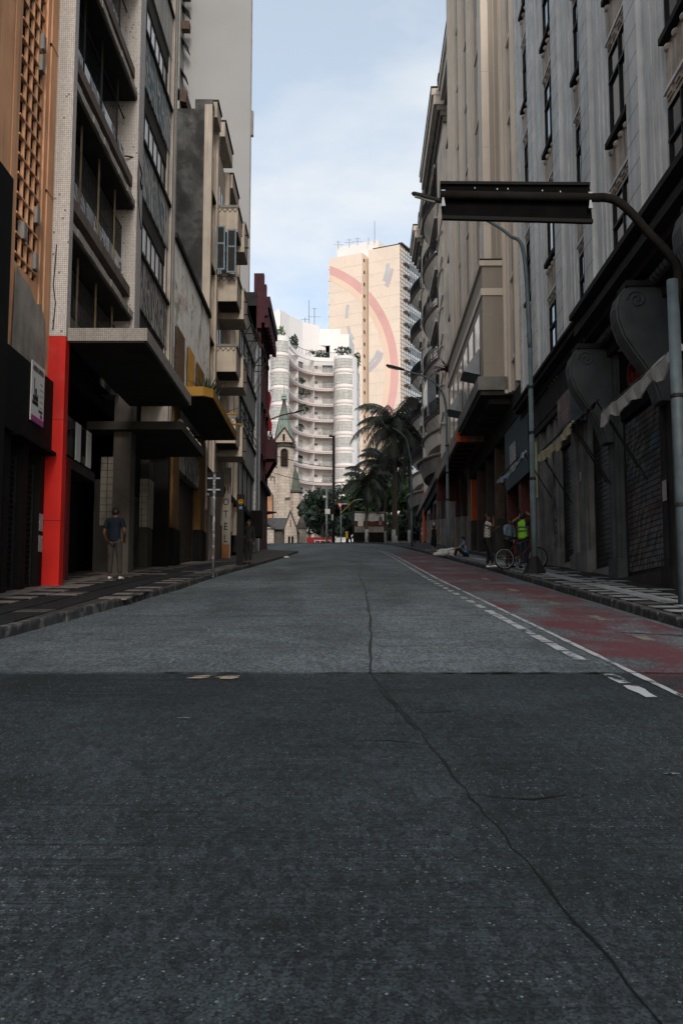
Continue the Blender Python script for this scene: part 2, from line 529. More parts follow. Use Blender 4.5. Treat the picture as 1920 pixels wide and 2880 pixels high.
def make_peel():
    m, t, b = mat_new('peeling_white_paint')
    p = t.pos()
    c = t.mix(t.ramp(t.noise(p, 1.4, 5), 0.3, 0.7), (0.72, 0.68, 0.62), (0.92, 0.90, 0.86))
    for i, (ink, lo, hi, sc) in enumerate((((0.20, 0.15, 0.09), 0.52, 0.62, 1.1), ((0.30, 0.075, 0.06), 0.56, 0.66, 0.8), ((0.15, 0.19, 0.25), 0.60, 0.68, 1.3), ((0.06, 0.05, 0.045), 0.60, 0.66, 2.6))):
        q = t.pos((0.8, 0.45, 0.6), (i * 9.1, i * 3.3, i * 4.0))
        c = t.mix(t.ramp(t.noise(q, sc, 9, 0.72, 0.6), lo, hi, 0, 0.8), c, ink)
    t.put(b.inputs['Base Color'], c)
    b.inputs['Roughness'].default_value = 0.9
    t.l.new(t.bump(t.noise(p, 6, 8), 0.4, 0.02), b.inputs['Normal'])
    return m
peel = make_peel()
# ------------------------------------------------------------------ road surface
def road_nodes(t, b):
    g = t.new('ShaderNodeNewGeometry')
    s = t.new('ShaderNodeSeparateXYZ')
    t.l.new(g.outputs['Position'], s.inputs[0])
    p = t.pos()
    # two pours of concrete: the older one in front of the joint is darker and rougher
    edge = t.math('ADD', s.outputs[1], t.math('MULTIPLY', t.math('SUBTRACT', t.noise(p, 3.0, 4, 0.6), 0.5), 0.10))
    far = t.ramp(edge, 9.76, 9.86)
    big = t.noise(t.pos((1, 0.55, 1), (3.1, 1.7, 0)), 0.30, 5, 0.62)
    med = t.noise(p, 1.7, 6, 0.68)
    lane = t.noise(t.pos((0.55, 0.02, 1), (0.35, 0, 0)), 1.0, 3, 0.5)          # wheel-worn bands along the street
    c_near = t.mix(t.ramp(big, 0.33, 0.66), (0.0078, 0.0120, 0.0145), (0.024, 0.033, 0.038))
    c_far = t.mix(t.ramp(big, 0.30, 0.68), (0.050, 0.062, 0.069), (0.100, 0.119, 0.130))
    c = t.mix(far, c_near, c_far)
    c = t.mix(t.ramp(lane, 0.42, 0.62, 0, 0.45), c, t.mix(far, (0.012, 0.016, 0.018), (0.038, 0.045, 0.049)))
    c = t.mix(t.ramp(med, 0.44, 0.72, 0, 0.55), c, t.mix(far, (0.0035, 0.0045, 0.005), (0.026, 0.031, 0.034)))
    # sand grains: every small cell has a tone of its own
    v2 = t.new('ShaderNodeTexVoronoi', feature='F1')
    t.l.new(t.pos((1, 0.7, 1)), v2.inputs['Vector'])
    v2.inputs['Scale'].default_value = 120
    s2 = t.new('ShaderNodeSeparateColor')
    t.l.new(v2.outputs['Color'], s2.inputs[0])
    v3 = t.new('ShaderNodeTexVoronoi', feature='F1')
    t.l.new(t.pos((1, 0.35, 1)), v3.inputs['Vector'])
    v3.inputs['Scale'].default_value = 34
    s3 = t.new('ShaderNodeSeparateColor')
    t.l.new(v3.outputs['Color'], s3.inputs[0])
    gr = t.math('MULTIPLY', t.ramp(s2.outputs[0], 0, 1, 0.40, 1.95), t.ramp(s3.outputs[1], 0, 1, 0.66, 1.36))
    cc = t.new('ShaderNodeVectorMath', operation='SCALE')
    t.put(cc.inputs[0], c)
    t.put(cc.inputs['Scale'], gr)
    c = cc.outputs[0]
    # exposed pebbles, thick where the surface has worn away
    vo = t.new('ShaderNodeTexVoronoi', feature='F1')
    t.l.new(t.pos((1, 0.8, 1), (0.3, 0.7, 0)), vo.inputs['Vector'])
    vo.inputs['Scale'].default_value = 74
    sc = t.new('ShaderNodeSeparateColor')
    t.l.new(vo.outputs['Color'], sc.inputs[0])
    worn = t.ramp(t.noise(t.pos((1, 0.8, 1)), 0.8, 5, 0.62), 0.36, 0.66)
    thr = t.math('MULTIPLY_ADD', worn, -0.72, 0.93)
    pick = t.math('GREATER_THAN', sc.outputs[0], thr)
    dot = t.math('LESS_THAN', vo.outputs['Distance'], t.math('MULTIPLY_ADD', t.math('POWER', sc.outputs[1], 2.0), 0.36, 0.12))
    peb = t.math('MULTIPLY', pick, dot)
    pc = t.mix(t.math('POWER', sc.outputs[2], 2.4), (0.034, 0.046, 0.052), (0.17, 0.20, 0.215))
    c = t.mix(t.math('MULTIPLY', peb, t.ramp(far, 0, 1, 0.8, 0.35)), c, pc)
    # grooves of the finishing broom, across the street
    l1 = t.noise(t.pos((0.50, 26, 1)), 1.5, 5, 0.66)
    l2 = t.noise(t.pos((1.3, 95, 1)), 1.0, 3, 0.6)
    area = t.ramp(t.noise(p, 0.7, 4), 0.32, 0.58)
    k = t.math('MULTIPLY', t.math('MAXIMUM', t.ramp(l1, 0.53, 0.66), t.ramp(l2, 0.54, 0.66, 0, 0.8)), area)
    c = t.mix(t.math('MULTIPLY', k, 0.62), c, t.mix(far, (0.0030, 0.0036, 0.0038), (0.024, 0.028, 0.030)))
    # old oil and tyre marks with a shape of their own
    oil = t.noise(t.pos((1.0, 0.3, 1), (5, 2, 0)), 0.8, 5, 0.62)
    c = t.mix(t.ramp(oil, 0.56, 0.70, 0, 0.6), c, t.mix(far, (0.004, 0.0045, 0.0048), (0.030, 0.034, 0.036)))
    h = t.math('ADD', t.math('MULTIPLY', peb, 0.6), t.math('SUBTRACT', t.math('MULTIPLY', s2.outputs[0], 0.5), t.math('MULTIPLY', k, 1.0)))
    nrm = t.bump(h, 0.7, 0.006)
    b.inputs['Roughness'].default_value = 0.85
    b.inputs['Specular IOR Level'].default_value = 0.18
    t.l.new(nrm, b.inputs['Normal'])
    return c, p
road_m, t, b = mat_new('worn_concrete_road')
c, p = road_nodes(t, b)
t.put(b.inputs['Base Color'], c)
def paint_on_road(name, col, lo, hi, sc=1.6, full=0.93, yr=None):
    m, t, b = mat_new(name)
    c, p = road_nodes(t, b)
    n = t.noise(t.pos((1, 0.6, 1)), sc, 8, 0.68, 0.3)
    k = t.ramp(n, lo, hi, 0, full)
    fine = t.noise(t.pos((1, 4, 1)), 22, 4, 0.6)
    k = t.math('MULTIPLY', k, t.ramp(fine, 0.22, 0.42, 0.35, 1.0))
    t.put(b.inputs['Base Color'], t.mix(k, c, col))
    return m
red_road = paint_on_road('worn_red_lane_paint', (0.088, 0.023, 0.029), 0.41, 0.56, 0.7, 0.88)
white_road = paint_on_road('worn_white_road_paint', (0.36, 0.375, 0.39), 0.38, 0.50, 3.4, 0.92)
yellow_road = paint_on_road('faded_yellow_paint', (0.20, 0.16, 0.09), 0.42, 0.54, 3.5, 0.7)
scuff_road = paint_on_road('pale_scuff', (0.20, 0.22, 0.23), 0.40, 0.50, 9, 0.8)
scuff_buff = paint_on_road('buff_scuff', (0.34, 0.27, 0.21), 0.36, 0.48, 6, 0.85)
tar = M('tar_seal', (0.0022, 0.0022, 0.0022), 0.6, 0.3, 8, bump=0.3)
KL = [(6, -4.75), (8, -4.6), (12.7, -4.2), (18.8, -3.85), (24, -3.65), (30, -3.7), (60, -3.45), (70, -3.3), (74, -3.1)]
KRT = [(4, 4.5), (8, 4.55), (14, 4.65), (35, 4.87), (66, 4.66), (80, 4.45), (89, 4.2)]
# kerb plan lines (outer edge towards the road)
kerbL = [(lerp_pts(KL, y), y) for y in [-9 + 0.9 * i for i in range(94)] if y < 74] + [(-3.12, 74.4), (-3.3, 76), (-3.9, 77.6), (-4.9, 78.8), (-6.5, 79.5), (-9, 79.8), (-13, 80)]
kerbR = [(lerp_pts(KRT, y), y) for y in [-9 + 0.9 * i for i in range(110)] if y < 89] + [(3.75, 92.5), (3.0, 96), (2.1, 99.5), (0.8, 103), (-1.2, 106.5), (-4, 109), (-8, 111.5), (-14, 113), (-24, 114)]
rm = MB()
xs = [-400, -150, -60, -30, -16, -9, -6, -5, -4.2, -3.6, -3, -2, -1, 0, 1, 2, 3, 4, 4.6, 5.2, 6, 8, 14, 30, 60, 150, 400]
ys = [-400, -120, -40, -15, -5] + [i * 1.0 for i in range(0, 140)] + [150, 170, 200, 240, 300, 450, 700, 1200]
nx = len(xs)
rm.v = [(x, y, gz(x, y)) for y in ys for x in xs]
rm.f = [(j * nx + i, j * nx + i + 1, (j + 1) * nx + i + 1, (j + 1) * nx + i) for j in range(len(ys) - 1) for i in range(nx - 1)]
road = rm.build('road', road_m, kind='structure')
def strip(path, w, z=0.004, jit=0.0, taper=False):
    """flat strip of width w lying on the road along a plan path"""
    m = MB()
    n = len(path)
    for i, (x, y) in enumerate(path):
        a, c_ = path[max(i - 1, 0)], path[min(i + 1, n - 1)]
        d = Vector((c_[0] - a[0], c_[1] - a[1]))
        d.normalize()
        ww = w * (1 + jit * (R_() - 0.5) * 2) / 2
        if taper and i in (0, n - 1):
            ww *= 0.2
        for s in (-1, 1):
            px, py = x - d.y * ww * s, y + d.x * ww * s
            m.v.append((px, py, gz(px, py) + z))
    m.f = [(2 * i, 2 * i + 1, 2 * i + 3, 2 * i + 2) for i in range(n - 1)]
    return m
def wob(pts, step, amp):
    out = []
    for (x0, y0), (x1, y1) in zip(pts, pts[1:]):
        n = max(1, int(math.hypot(x1 - x0, y1 - y0) / step))
        out += [(x0 + (x1 - x0) * k / n + (R_() - 0.5) * amp, y0 + (y1 - y0) * k / n + (R_() - 0.5) * amp) for k in range(n)]
    return out + [pts[-1]]
# joints and cracks, filled with tar
strip(wob([(1.45, 0.5), (0.88, 2.87), (0.64, 5.5), (0.5, 7.4), (0.27, 9.8)], 0.16, 0.022), 0.010, 0.004, 0.6).build('road_crack', tar, road)
strip(wob([(0.5, 7.1), (0.46, 7.5), (0.40, 8.1), (0.33, 8.9)], 0.12, 0.03), 0.022, 0.006, 0.6, True).build('road_crack', tar, road)
strip(wob([(0.27, 9.8), (0.44, 15.7), (0.55, 24), (0.50, 30), (0.74, 38.5), (0.97, 56), (0.6, 66)], 0.5, 0.03), 0.030, 0.004, 0.4).build('road_joint', tar, road)
strip(wob([(-6, 9.86), (0.27, 9.82), (6, 9.74)], 0.35, 0.012), 0.022, 0.008, 0.4).build('road_joint', tar, road)
for k in range(26):                         # crumbled edge of the cross joint
    x = -4.2 + 8.6 * R_()
    w = 0.05 + 0.12 * R_()
    strip([(x - w, 9.80 - 0.02 * x * 0.2), (x, 9.80 - 0.01 * x + 0.05 * (R_() - 0.5)), (x + w, 9.80 - 0.02 * x * 0.2)], 0.03 + 0.05 * R_(), 0.010, 0.6, True).build('joint_chip', tar, road)
for y in (16.2, 22.6, 23.4, 29.5, 31.8, 38, 46, 55):
    strip(wob([(-3.6, y), (4.2, y + 0.05)], 0.6, 0.03), 0.018 + y * 0.0006, 0.004, 0.6).build('road_joint', tar, road)
strip(wob([(-4.4, 7.0), (-3.2, 7.6), (-2.6, 8.0)], 0.15, 0.06), 0.06, 0.004, 0.7, True).build('road_crack', tar, road)
strip(wob([(3.6, 13.6), (4.3, 13.2), (4.9, 13.5)], 0.15, 0.04), 0.05, 0.008, 0.6, True).build('road_crack', tar, road)
for pts in ([(0.45, 7.7), (0.75, 7.75), (0.95, 7.9)], [(0.55, 6.6), (0.3, 6.75), (0.1, 6.7)], [(0.62, 5.4), (0.95, 5.3), (1.2, 5.4)]):
    strip(wob(pts, 0.1, 0.04), 0.012, 0.005, 0.7, True).build('road_crack', tar, road)
# red cycle lane and its white lines
LINE = [(6, 2.82), (8.3, 2.75), (28, 2.62), (46, 2.72), (55, 2.72), (60, 2.68), (66, 2.35), (71, 1.8), (76.6, 0.95), (84, -0.05), (91, -0.95), (97, -1.7)]
def red_sheet(y0, y1, x0f, x1f):
    m = MB()
    n = int((y1 - y0) / 0.8) + 1
    k = 5
    for i in range(n + 1):
        y = y0 + (y1 - y0) * i / n
        a, c_ = x0f(y), x1f(y)
        for j in range(k):
            x = a + (c_ - a) * j / (k - 1)
            m.v.append((x, y, gz(x, y) + 0.004))
    m.f = [(i * k + j, i * k + j + 1, (i + 1) * k + j + 1, (i + 1) * k + j) for i in range(n) for j in range(k - 1)]
    return m
red_sheet(7.2, 62, lambda y: lerp_pts(LINE, y) + 0.03, lambda y: lerp_pts(KRT, y) - 0.12).build('red_lane_paint', red_road, road)
ln = [(lerp_pts(LINE, y), y) for y in [6 + 0.35 * i for i in range(258)]]
strip(ln, 0.065, 0.008, 0.25).build('lane_line', white_road, road)
y = 8.4
while y < 62:
    L_ = 0.55 + 0.3 * R_() if y < 22 else 0.5
    if not (9.75 < y < 9.95):
        dx = -0.26
        strip([(lerp_pts(LINE, yy) + dx, yy) for yy in (y, y + L_ / 3, y + 2 * L_ / 3, y + L_)], 0.12, 0.008, 0.25).build('lane_dash', white_road, road)
    y += L_ + (0.12 if y < 16 else 0.5)
for x, y, w, l in ((3.75, 12.6, 0.16, 0.7), (3.9, 15.4, 0.15, 0.8), (3.85, 18.6, 0.15, 0.9), (3.8, 22.5, 0.15, 1.0), (3.9, 27.5, 0.15, 1.1)):
    strip([(x, y), (x + 0.01, y + l)], w, 0.008, 0.1).build('cycle_lane_mark', yellow_road, road)
for x, y, w, l in ((-1.02, 9.42, 0.16, 0.26), (-1.04, 9.50, 0.22, 0.09), (-1.30, 9.44, 0.20, 0.10), (-1.26, 9.56, 0.2, 0.07)):
    strip([(x - w / 2, y), (x, y + 0.03), (x + w / 2, y + 0.08)], l, 0.010, 0.5, True).build('buff_paint_mark', scuff_buff, road)
for k in range(6):
    y = 5.0 + 26 * R_() ** 1.5
    x = -3.2 + 5.6 * R_()
    w = 0.04 + 0.08 * R_()
    strip([(x - w, y), (x, y + 0.02 * R_()), (x + w, y)], 0.03 + 0.04 * R_(), 0.008, 0.6, True).build('paint_fleck', scuff_road, road)
y = 10.5
while y < 34:                               # worn old lane dashes on the left
    strip([(-1.6 - 0.012 * y, y), (-1.62 - 0.012 * y, y + 0.35)], 0.11, 0.008, 0.5, True).build('worn_lane_dash', scuff_road, road)
    y += 3.2
# ------------------------------------------------------------------ sidewalks with kerb stones
def smooth_n(p, i):
    a, c_ = p[max(i - 1, 0)], p[min(i + 1, len(p) - 1)]
    d = Vector((c_[0] - a[0], c_[1] - a[1]))
    d.normalize()
    return Vector((-d.y, d.x))
kerb_m = M('kerb_granite', (0.042, 0.043, 0.044), 0.9, 0.45, 5, 0.4, (0.02, 0.02, 0.02), 0.7, 45, blotch=0.6, blotch_col=(0.14, 0.137, 0.13), blotch_scale=3.2)
walk_m = M('dirty_pavement', (0.034, 0.034, 0.034), 0.85, 0.35, 1.6, bump=0.5)
walk_lm = M('brown_dirty_pavement', (0.038, 0.034, 0.031), 0.85, 0.35, 1.6, bump=0.5)
def sidewalk(name, path, inner, mat, side):
    m = MB()
    w = 0.14
    n = len(path)
    for i, (x, y) in enumerate(path):
        nn = smooth_n(path, i) * side
        ix, iy = x + nn.x * w, y + nn.y * w
        ox, oy = inner(x, y)
        for k in range(6):
            f = k / 5
            px, py = ix + (ox - ix) * f, iy + (oy - iy) * f
            bz = gz(x, y) + 0.13 + 0.02 * f * abs(ox - ix)
            if abs(oy - y) > 0.5:
                bz = bz * (1 - f) + (gz(px, py) + 0.15) * f
            m.v.append((px, py, bz))
    m.f = [(i * 6 + k, i * 6 + k + 1, i * 6 + 7 + k, i * 6 + 6 + k) for i in range(n - 1) for k in range(5)]
    o = m.build(name, mat, kind='structure')
    for i in range(n - 1):
        (x0, y0), (x1, y1) = path[i], path[i + 1]
        if not (-13 < x0 < 7):
            continue
        n0, n1 = smooth_n(path, i) * side * w, smooth_n(path, i + 1) * side * w
        d = Vector((x1 - x0, y1 - y0))
        g = d.normalized() * (0.012 + 0.02 * R_())
        zj = 0.022 * (R_() - 0.5)
        oj = 0.02 * (R_() - 0.5)
        P = [(x0 + g.x, y0 + g.y), (x1 - g.x, y1 - g.y), (x1 - g.x + n1.x, y1 - g.y + n1.y), (x0 + g.x + n0.x, y0 + g.y + n0.y)]
        P = [(a + n0.normalized().x * oj, b_ + n0.normalized().y * oj) for a, b_ in P]
        bot = [(a, b_, gz(a, b_) - 0.1) for a, b_ in P]
        c1 = 0.025
        mid = [(a, b_, gz(P[k][0] if k < 2 else P[3 - k][0], b_) + 0.105 + zj + 0.01 * R_()) for k, (a, b_) in enumerate(P)]
        top = []
        cx = sum(q[0] for q in P) / 4
        cy = sum(q[1] for q in P) / 4
        for k, (a, b_, z) in enumerate(mid):
            top.append((a + (cx - a) * 0.14, b_ + (cy - b_) * 0.05, z + 0.028))
        mm = MB()
        mm.hexa(bot, mid)
        mm.hexa(mid, top)
        mm.build('kerb_stone', kerb_m, o)
    return o
side_l = sidewalk('sidewalk_left', kerbL, lambda x, y: (-7.6, y) if y < 74 else (-7.6 if x > -6 else x, 74 if x > -6 else 74), walk_lm, 1)
side_r = sidewalk('sidewalk_right', kerbR, lambda x, y: (8.2 + 0.018 * y, y) if y < 90 else (60, 90 + (y - 90) * 6), walk_m, -1)
def walk_z(side, x, y):
    if side < 0:
        k = lerp_pts(KL, y)
        return gz(k, y) + 0.13 + 0.02 * max(0, abs(x - k) - 0.14)
    k = lerp_pts(KRT, y)
    return gz(k, y) + 0.13 + 0.02 * max(0, abs(x - k) - 0.14)
wt_m = M('worn_white_paver', (0.22, 0.235, 0.245), 0.8, 0.35, 4, bump=0.4, blotch=0.5, blotch_col=(0.07, 0.07, 0.07), blotch_scale=2.5)
gt_m = M('grey_paver', (0.055, 0.052, 0.048), 0.85, 0.35, 4, bump=0.4)
bt_m = M('black_paver', (0.013, 0.013, 0.0135), 0.8, 0.35, 4, bump=0.4)
wl_m = M('warm_white_paver', (0.15, 0.132, 0.122), 0.8, 0.35, 4, bump=0.4, blotch=0.5, blotch_col=(0.06, 0.05, 0.045), blotch_scale=2.5)
def pavers(side, parent, y0, y1, x0f, x1f, sz, mats, maxn):
    cells = []
    y = y0
    j = 0
    while y < y1:
        x = x0f(y)
        i = 0
        while x < x1f(y) - sz * 0.5:
            cells.append((i, j, x, y))
            x += sz
            i += 1
        y += sz
        j += 1
    bulk = [MB() for _ in mats]
    cache = {}
    for n, (i, j, x, y) in enumerate(cells):
        h = (i * 3 + j * 2 + (j // 2)) % 5
        mi = 0 if h in (0, 3) else (1 if h in (1,) and (i + j) % 2 else 2)
        if R_() < 0.13:
            mi = random.choice((0, 1, 2))
        z = walk_z(side, x + sz / 2, y + sz / 2)
        g = 0.006
        sh = 0.12 * (0.5 if j % 2 else -0.5)
        corners = [(g, g), (sz - g, g + sh * 0.6), (sz - g, sz - g + sh * 0.6), (g, sz - g)]
        if n < maxn:
            key = (mi, j % 2)
            if key not in cache:
                me = bpy.data.meshes.new('paver')
                vs = [(a - sz / 2, b_ - sz / 2, (b_ - sz / 2) * 0.095 + q) for q in (-0.02, 0.011) for a, b_ in corners]
                me.from_pydata(vs, [], [(3, 2, 1, 0), (4, 5, 6, 7), (0, 1, 5, 4), (1, 2, 6, 5), (2, 3, 7, 6), (3, 0, 4, 7)])
                me.materials.append(mats[mi])
                cache[key] = me
            link(bpy.data.objects.new('paver', cache[key]), parent, None, Matrix.Translation((x + sz / 2, y + sz / 2, z + 0.004 * (R_() - 0.5))))
        else:
            bulk[mi].hexa([(x + a, y + b_, z - 0.02 + (b_ - sz / 2) * 0.095) for a, b_ in corners], [(x + a, y + b_, z + 0.011 + (b_ - sz / 2) * 0.095) for a, b_ in corners])
    for mi, bm_ in enumerate(bulk):
        if bm_.v:
            bm_.build('paver_field', mats[mi], parent, kind='stuff')
pavers(1, side_r, 11.0, 62, lambda y: lerp_pts(KRT, y) + 0.18, lambda y: 6.9 + 0.018 * y, 0.42, (wt_m, gt_m, bt_m), 290)
pavers(-1, side_l, 11.0, 44, lambda y: -6.9, lambda y: lerp_pts(KL, y) - 0.16, 0.52, (wl_m, gt_m, bt_m), 290)
# ------------------------------------------------------------------ shared builders
def text(txt, F_origin, right, up, size, mat, parent, depth=0.004, name='lettering', align='LEFT', sx=1.0):
    cu = bpy.data.curves.new(name, 'FONT')
    cu.body = txt
    cu.size = size
    cu.extrude = depth
    cu.align_x = align
    cu.resolution_u = 2
    tmp = bpy.data.objects.new('tmp', cu)
    COL.objects.link(tmp)
    bpy.context.view_layer.update()
    me = bpy.data.meshes.new_from_object(tmp)
    bpy.data.objects.remove(tmp)
    r, u = Vector(right).normalized(), Vector(up).normalized()
    n = r.cross(u)
    w = Matrix(((r.x * sx, u.x, n.x, F_origin[0]), (r.y * sx, u.y, n.y, F_origin[1]), (r.z * sx, u.z, n.z, F_origin[2]), (0, 0, 0, 1)))
    o = bpy.data.objects.new(name, me)
    return link(o, parent, mat, w)
def shutter(F, s0, s1, o, z0, z1, mat, parent, pitch=0.11, single=False, name='roller_shutter'):
    """roller shutter: guide rails, slat curtain, bottom bar"""
    fr = MB()
    for s in (s0, s1 - 0.06):
        fr.bx(F, s, s + 0.06, o - 0.05, o + 0.05, z0, z1)
    fr.bx(F, s0 + 0.061, s1 - 0.061, o - 0.06, o + 0.035, z0, z0 + 0.1)
    r = fr.build(name, iron, parent)
    n = int((z1 - z0 - 0.12) / pitch)
    if single:
        for k in range(n):
            z = z0 + 0.12 + k * pitch
            piece('slat', F, s0 + 0.065, s1 - 0.065, o - 0.02, o + 0.012, z, z + pitch * 0.86, mat, r)
        MB().bx(F, s0 + 0.06, s1 - 0.06, o - 0.06, o - 0.035, z0 + 0.1, z1).build('backing', black_pnt, r)
    else:
        m = MB()
        for k in range(n):
            z = z0 + 0.12 + k * pitch
            b0 = [F(s0 + 0.065, o - 0.03, z), F(s1 - 0.065, o - 0.03, z), F(s1 - 0.065, o + 0.03, z), F(s0 + 0.065, o + 0.03, z)]
            t0 = [F(s0 + 0.065, o - 0.03, z + pitch), F(s1 - 0.065, o - 0.03, z + pitch), F(s1 - 0.065, o - 0.015, z + pitch), F(s0 + 0.065, o - 0.015, z + pitch)]
            m.hexa(b0, t0)
        m.build('slat_curtain', mat, r)
    return r
slat_d = M('dark_shutter_steel', (0.022, 0.023, 0.024), 0.45, 0.35, 2.5, 0.4, bump=0.1)
slat_g = M('grey_shutter_steel', (0.05, 0.052, 0.054), 0.45, 0.3, 2.5, 0.4, bump=0.1)
slat_paint = M_graffiti('painted_shutter', (0.022, 0.022, 0.023), [(0.05, 0.09, 0.12), (0.09, 0.045, 0.025), (0.12, 0.12, 0.12)], (0.5, 0.42, 0.40), 0.54, 0.8)
slat_brown = M('rusty_shutter', (0.060, 0.045, 0.034), 0.6, 0.35, 2.5, 0.5, bump=0.1)
sticker = M_graffiti('printed_sticker', (0.42, 0.42, 0.41), [(0.05, 0.05, 0.05)], (9, 9, 7), 0.42)
GL = lambda s: walk_z(-1, -5.9, s)          # pavement level along the left front
GR = lambda s: walk_z(1, 6.6, s)
# ================================================================== LEFT ROW
# ---- orange building with the concrete lattice
A = thing('office_building', 'orange stucco building with dark concrete lattice and black shopfront at left edge', 'building', FL(15, -3, 1))
MB().bx(FL, 8, 21.53, -14, -0.62, 0.3, 17.8).build('wall', orange_st, A)
m = MB()
for a, b_, o in ((20.62, 20.78, -0.41), (20.78, 20.95, -0.37), (20.95, 21.08, -0.40), (21.08, 21.22, -0.36), (21.22, 21.54, -0.36)):
    m.bx(FL, a, b_, -0.62, o, 6.6, 17.8)
m.build('pilaster', orange_st, A)
m = MB()
for a, b_, o in ((17.3, 18.6, -0.36), (18.6, 18.75, -0.42), (18.75, 18.95, -0.37), (18.95, 19.02, -0.40), (19.02, 19.2, -0.395)):
    m.bx(FL, a, b_, -0.62, o, 6.6, 17.8)
m.build('pilaster', orange_st, A)
for z in (10.6, 13.9, 17.2):
    MB().bx(FL, 21.0, 21.543, -0.5, -0.352, z, z + 0.012).build('joint', conc_d, A)
MB().bx(FL, 19.2, 20.62, -0.62, -0.45, 8.4, 17.8).build('lattice_backing', black_wall, A)
for s in (19.52, 19.88, 20.24):
    piece('lattice_fin', FL, s, s + 0.05, -0.45, -0.385, 8.4, 17.7, orange_st, A)
z = 8.55
while z < 17.6:
    piece('lattice_slat', FL, 19.2, 20.62, -0.45, -0.375, z, z + 0.04, orange_st, A)
    z += 0.40
MB().bx(FL, 17.3, 21.53, -0.62, -0.40, 6.55, 8.4).build('lintel_wall', orange_st, A)
m = MB()                                        # bare plaster where the stucco has come off
pts = [(19.7, 6.65), (21.25, 6.65), (21.38, 7.1), (21.2, 7.75), (20.9, 8.05), (20.5, 7.95), (20.1, 8.15), (19.6, 8.2), (19.2, 8.3), (19.1, 6.65)]
m.prism([FL(s, -0.355, z) for s, z in pts], (0.006, 0, 0))
m.build('bare_plaster_patch', bare_pl, A)
MB().bx(FL, 17.3, 21.53, -0.5, -0.36, 6.55, 6.66).build('ledge', orange_st, A)
for s0, s1, z in ((20.3, 20.5, 9.6), (19.5, 19.7, 8.95), (20.3, 20.5, 8.62), (20.35, 20.55, 13.4), (20.3, 20.52, 12.9)):
    v = MB().bx(FL, s0, s1, -0.54, -0.32, z, z + 0.34).build('ventilator_box', conc_m, A)
    MB().bx(FL, s0 + 0.03, s1 - 0.03, -0.32, -0.316, z + 0.03, z + 0.31).build('ventilator_grille', conc_m, v)
MB().bx(FL, 13, 21.5, -0.62, -0.22, 5.0, 6.55).build('shop_fascia', black_pnt, A)
MB().bx(FL, 19.0, 21.45, -0.62, -0.10, 4.95, 5.02).build('fascia_edge', black_wall, A)
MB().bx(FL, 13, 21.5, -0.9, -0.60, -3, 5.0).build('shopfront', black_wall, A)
for s in (18.95, 20.05, 21.18):
    MB().bx(FL, s, s + 0.3, -0.6, -0.34, 0.3, 5.0).build('shop_pier', black_pnt, A)
shutter(FL, 19.3, 20.0, -0.5, GL(19.6), 4.7, black_pnt, A)
shutter(FL, 20.4, 21.15, -0.5, GL(20.7), 4.7, black_pnt, A)
MB().bx(FL, 13, 17.05, -0.62, 0.25, 2.0, 9.05).build('black_sign_box', black_wall, A)
for z, h in ((3.35, 0.36), (2.92, 0.34)):
    MB().bx(FL, 21.2, 21.46, -0.34, -0.332, z, z + h).build('sticker', sticker, A)
sg = thing('wall_sign', 'small white wall sign with a ship drawing and magenta foot on black fascia', 'sign', FL(20.4, -0.2, 5.45))
MB().bx(FL, 19.9, 20.75, -0.215, -0.19, 5.42, 6.62).build('board', M('sign_white', (0.55, 0.54, 0.53), 0.6, 0.06), sg)
mag = M('magenta_print', (0.30, 0.06, 0.20), 0.6, 0.1)
ink = M('black_ink', (0.02, 0.02, 0.02), 0.7, 0.1)
MB().bx(FL, 19.9, 20.75, -0.19, -0.186, 5.42, 5.54).build('foot_band', mag, sg)
rt, up = (0, 1, 0), (0, 0, 1)
text('ALFREDO LUPATELLI', FL(19.94, -0.183, 6.44), rt, up, 0.15, ink, sg, 0.002, sx=0.52)
for k, w in enumerate((0.2, 0.24, 0.18, 0.22, 0.2)):
    MB().bx(FL, 20.45, 20.45 + w, -0.189, -0.186, 6.24 - 0.12 * k, 6.265 - 0.12 * k).build('print_line', M('grey_print', (0.25, 0.25, 0.25), 0.7, 0.1) if k == 0 else MATS['grey_print'], sg)
m = MB()
for a, b_, c_, d in ((19.96, 20.36, 5.76, 5.84), (20.0, 20.3, 5.85, 5.95), (20.06, 20.1, 5.95, 6.3), (20.14, 20.24, 5.95, 6.1), (20.3, 20.34, 5.85, 6.0)):
    m.bx(FL, a, b_, -0.19, -0.186, c_, d)
m.build('ship_drawing', ink, sg)
for k in range(5):
    MB().bx(FL, 20.4 + 0.055 * k, 20.44 + 0.055 * k, -0.189, -0.186, 5.66, 5.72).build('print_block', ink, sg)
m = MB()
m.prism([Vector(FL(20.58 + 0.1 * math.cos(a), -0.19, 5.6 + 0.045 * math.sin(a))) for a in [k * math.pi / 6 for k in range(12)]], (0.005, 0, 0))
m.build('oval_stamp', mag, sg)
# ---- grey mosaic building with balconies, red pillar and canopy
B = thing('mosaic_building', 'grey mosaic-tiled modernist building with red corner pillar and concrete canopy', 'building', FL(28, -3, 2))
MB().bx(FL, 21.55, 35.15, -14, -1.9, 1.5, 7.5).bx(FL, 21.55, 35.15, -14, -0.88, 7.5, 27.4).build('core_wall', black_wall, B)
MB().bx(FL, 21.55, 21.85, -1.9, 0.0, 7.58, 27.4).build('mosaic_pillar', tile_grey, B)
zs = [1.7, 3.6, 5.75, 7.58]
for a, b_ in zip(zs, zs[1:]):
    MB().bx(FL, 21.545, 21.855, -1.9, 0.004, a, b_ - 0.008).build('red_pillar_panel', red_pnt, B)
MB().bx(FL, 28.6, 29.35, -0.9, -0.0, 7.9, 27.4).build('mosaic_column', tile_grey, B)
MB().bx(FL, 28.62, 29.33, -0.5, -0.02, 1.9, 7.9).build('ground_column', M('column_render', (0.075, 0.066, 0.058), 0.9, 0.3, 1.4, 0.6), B)
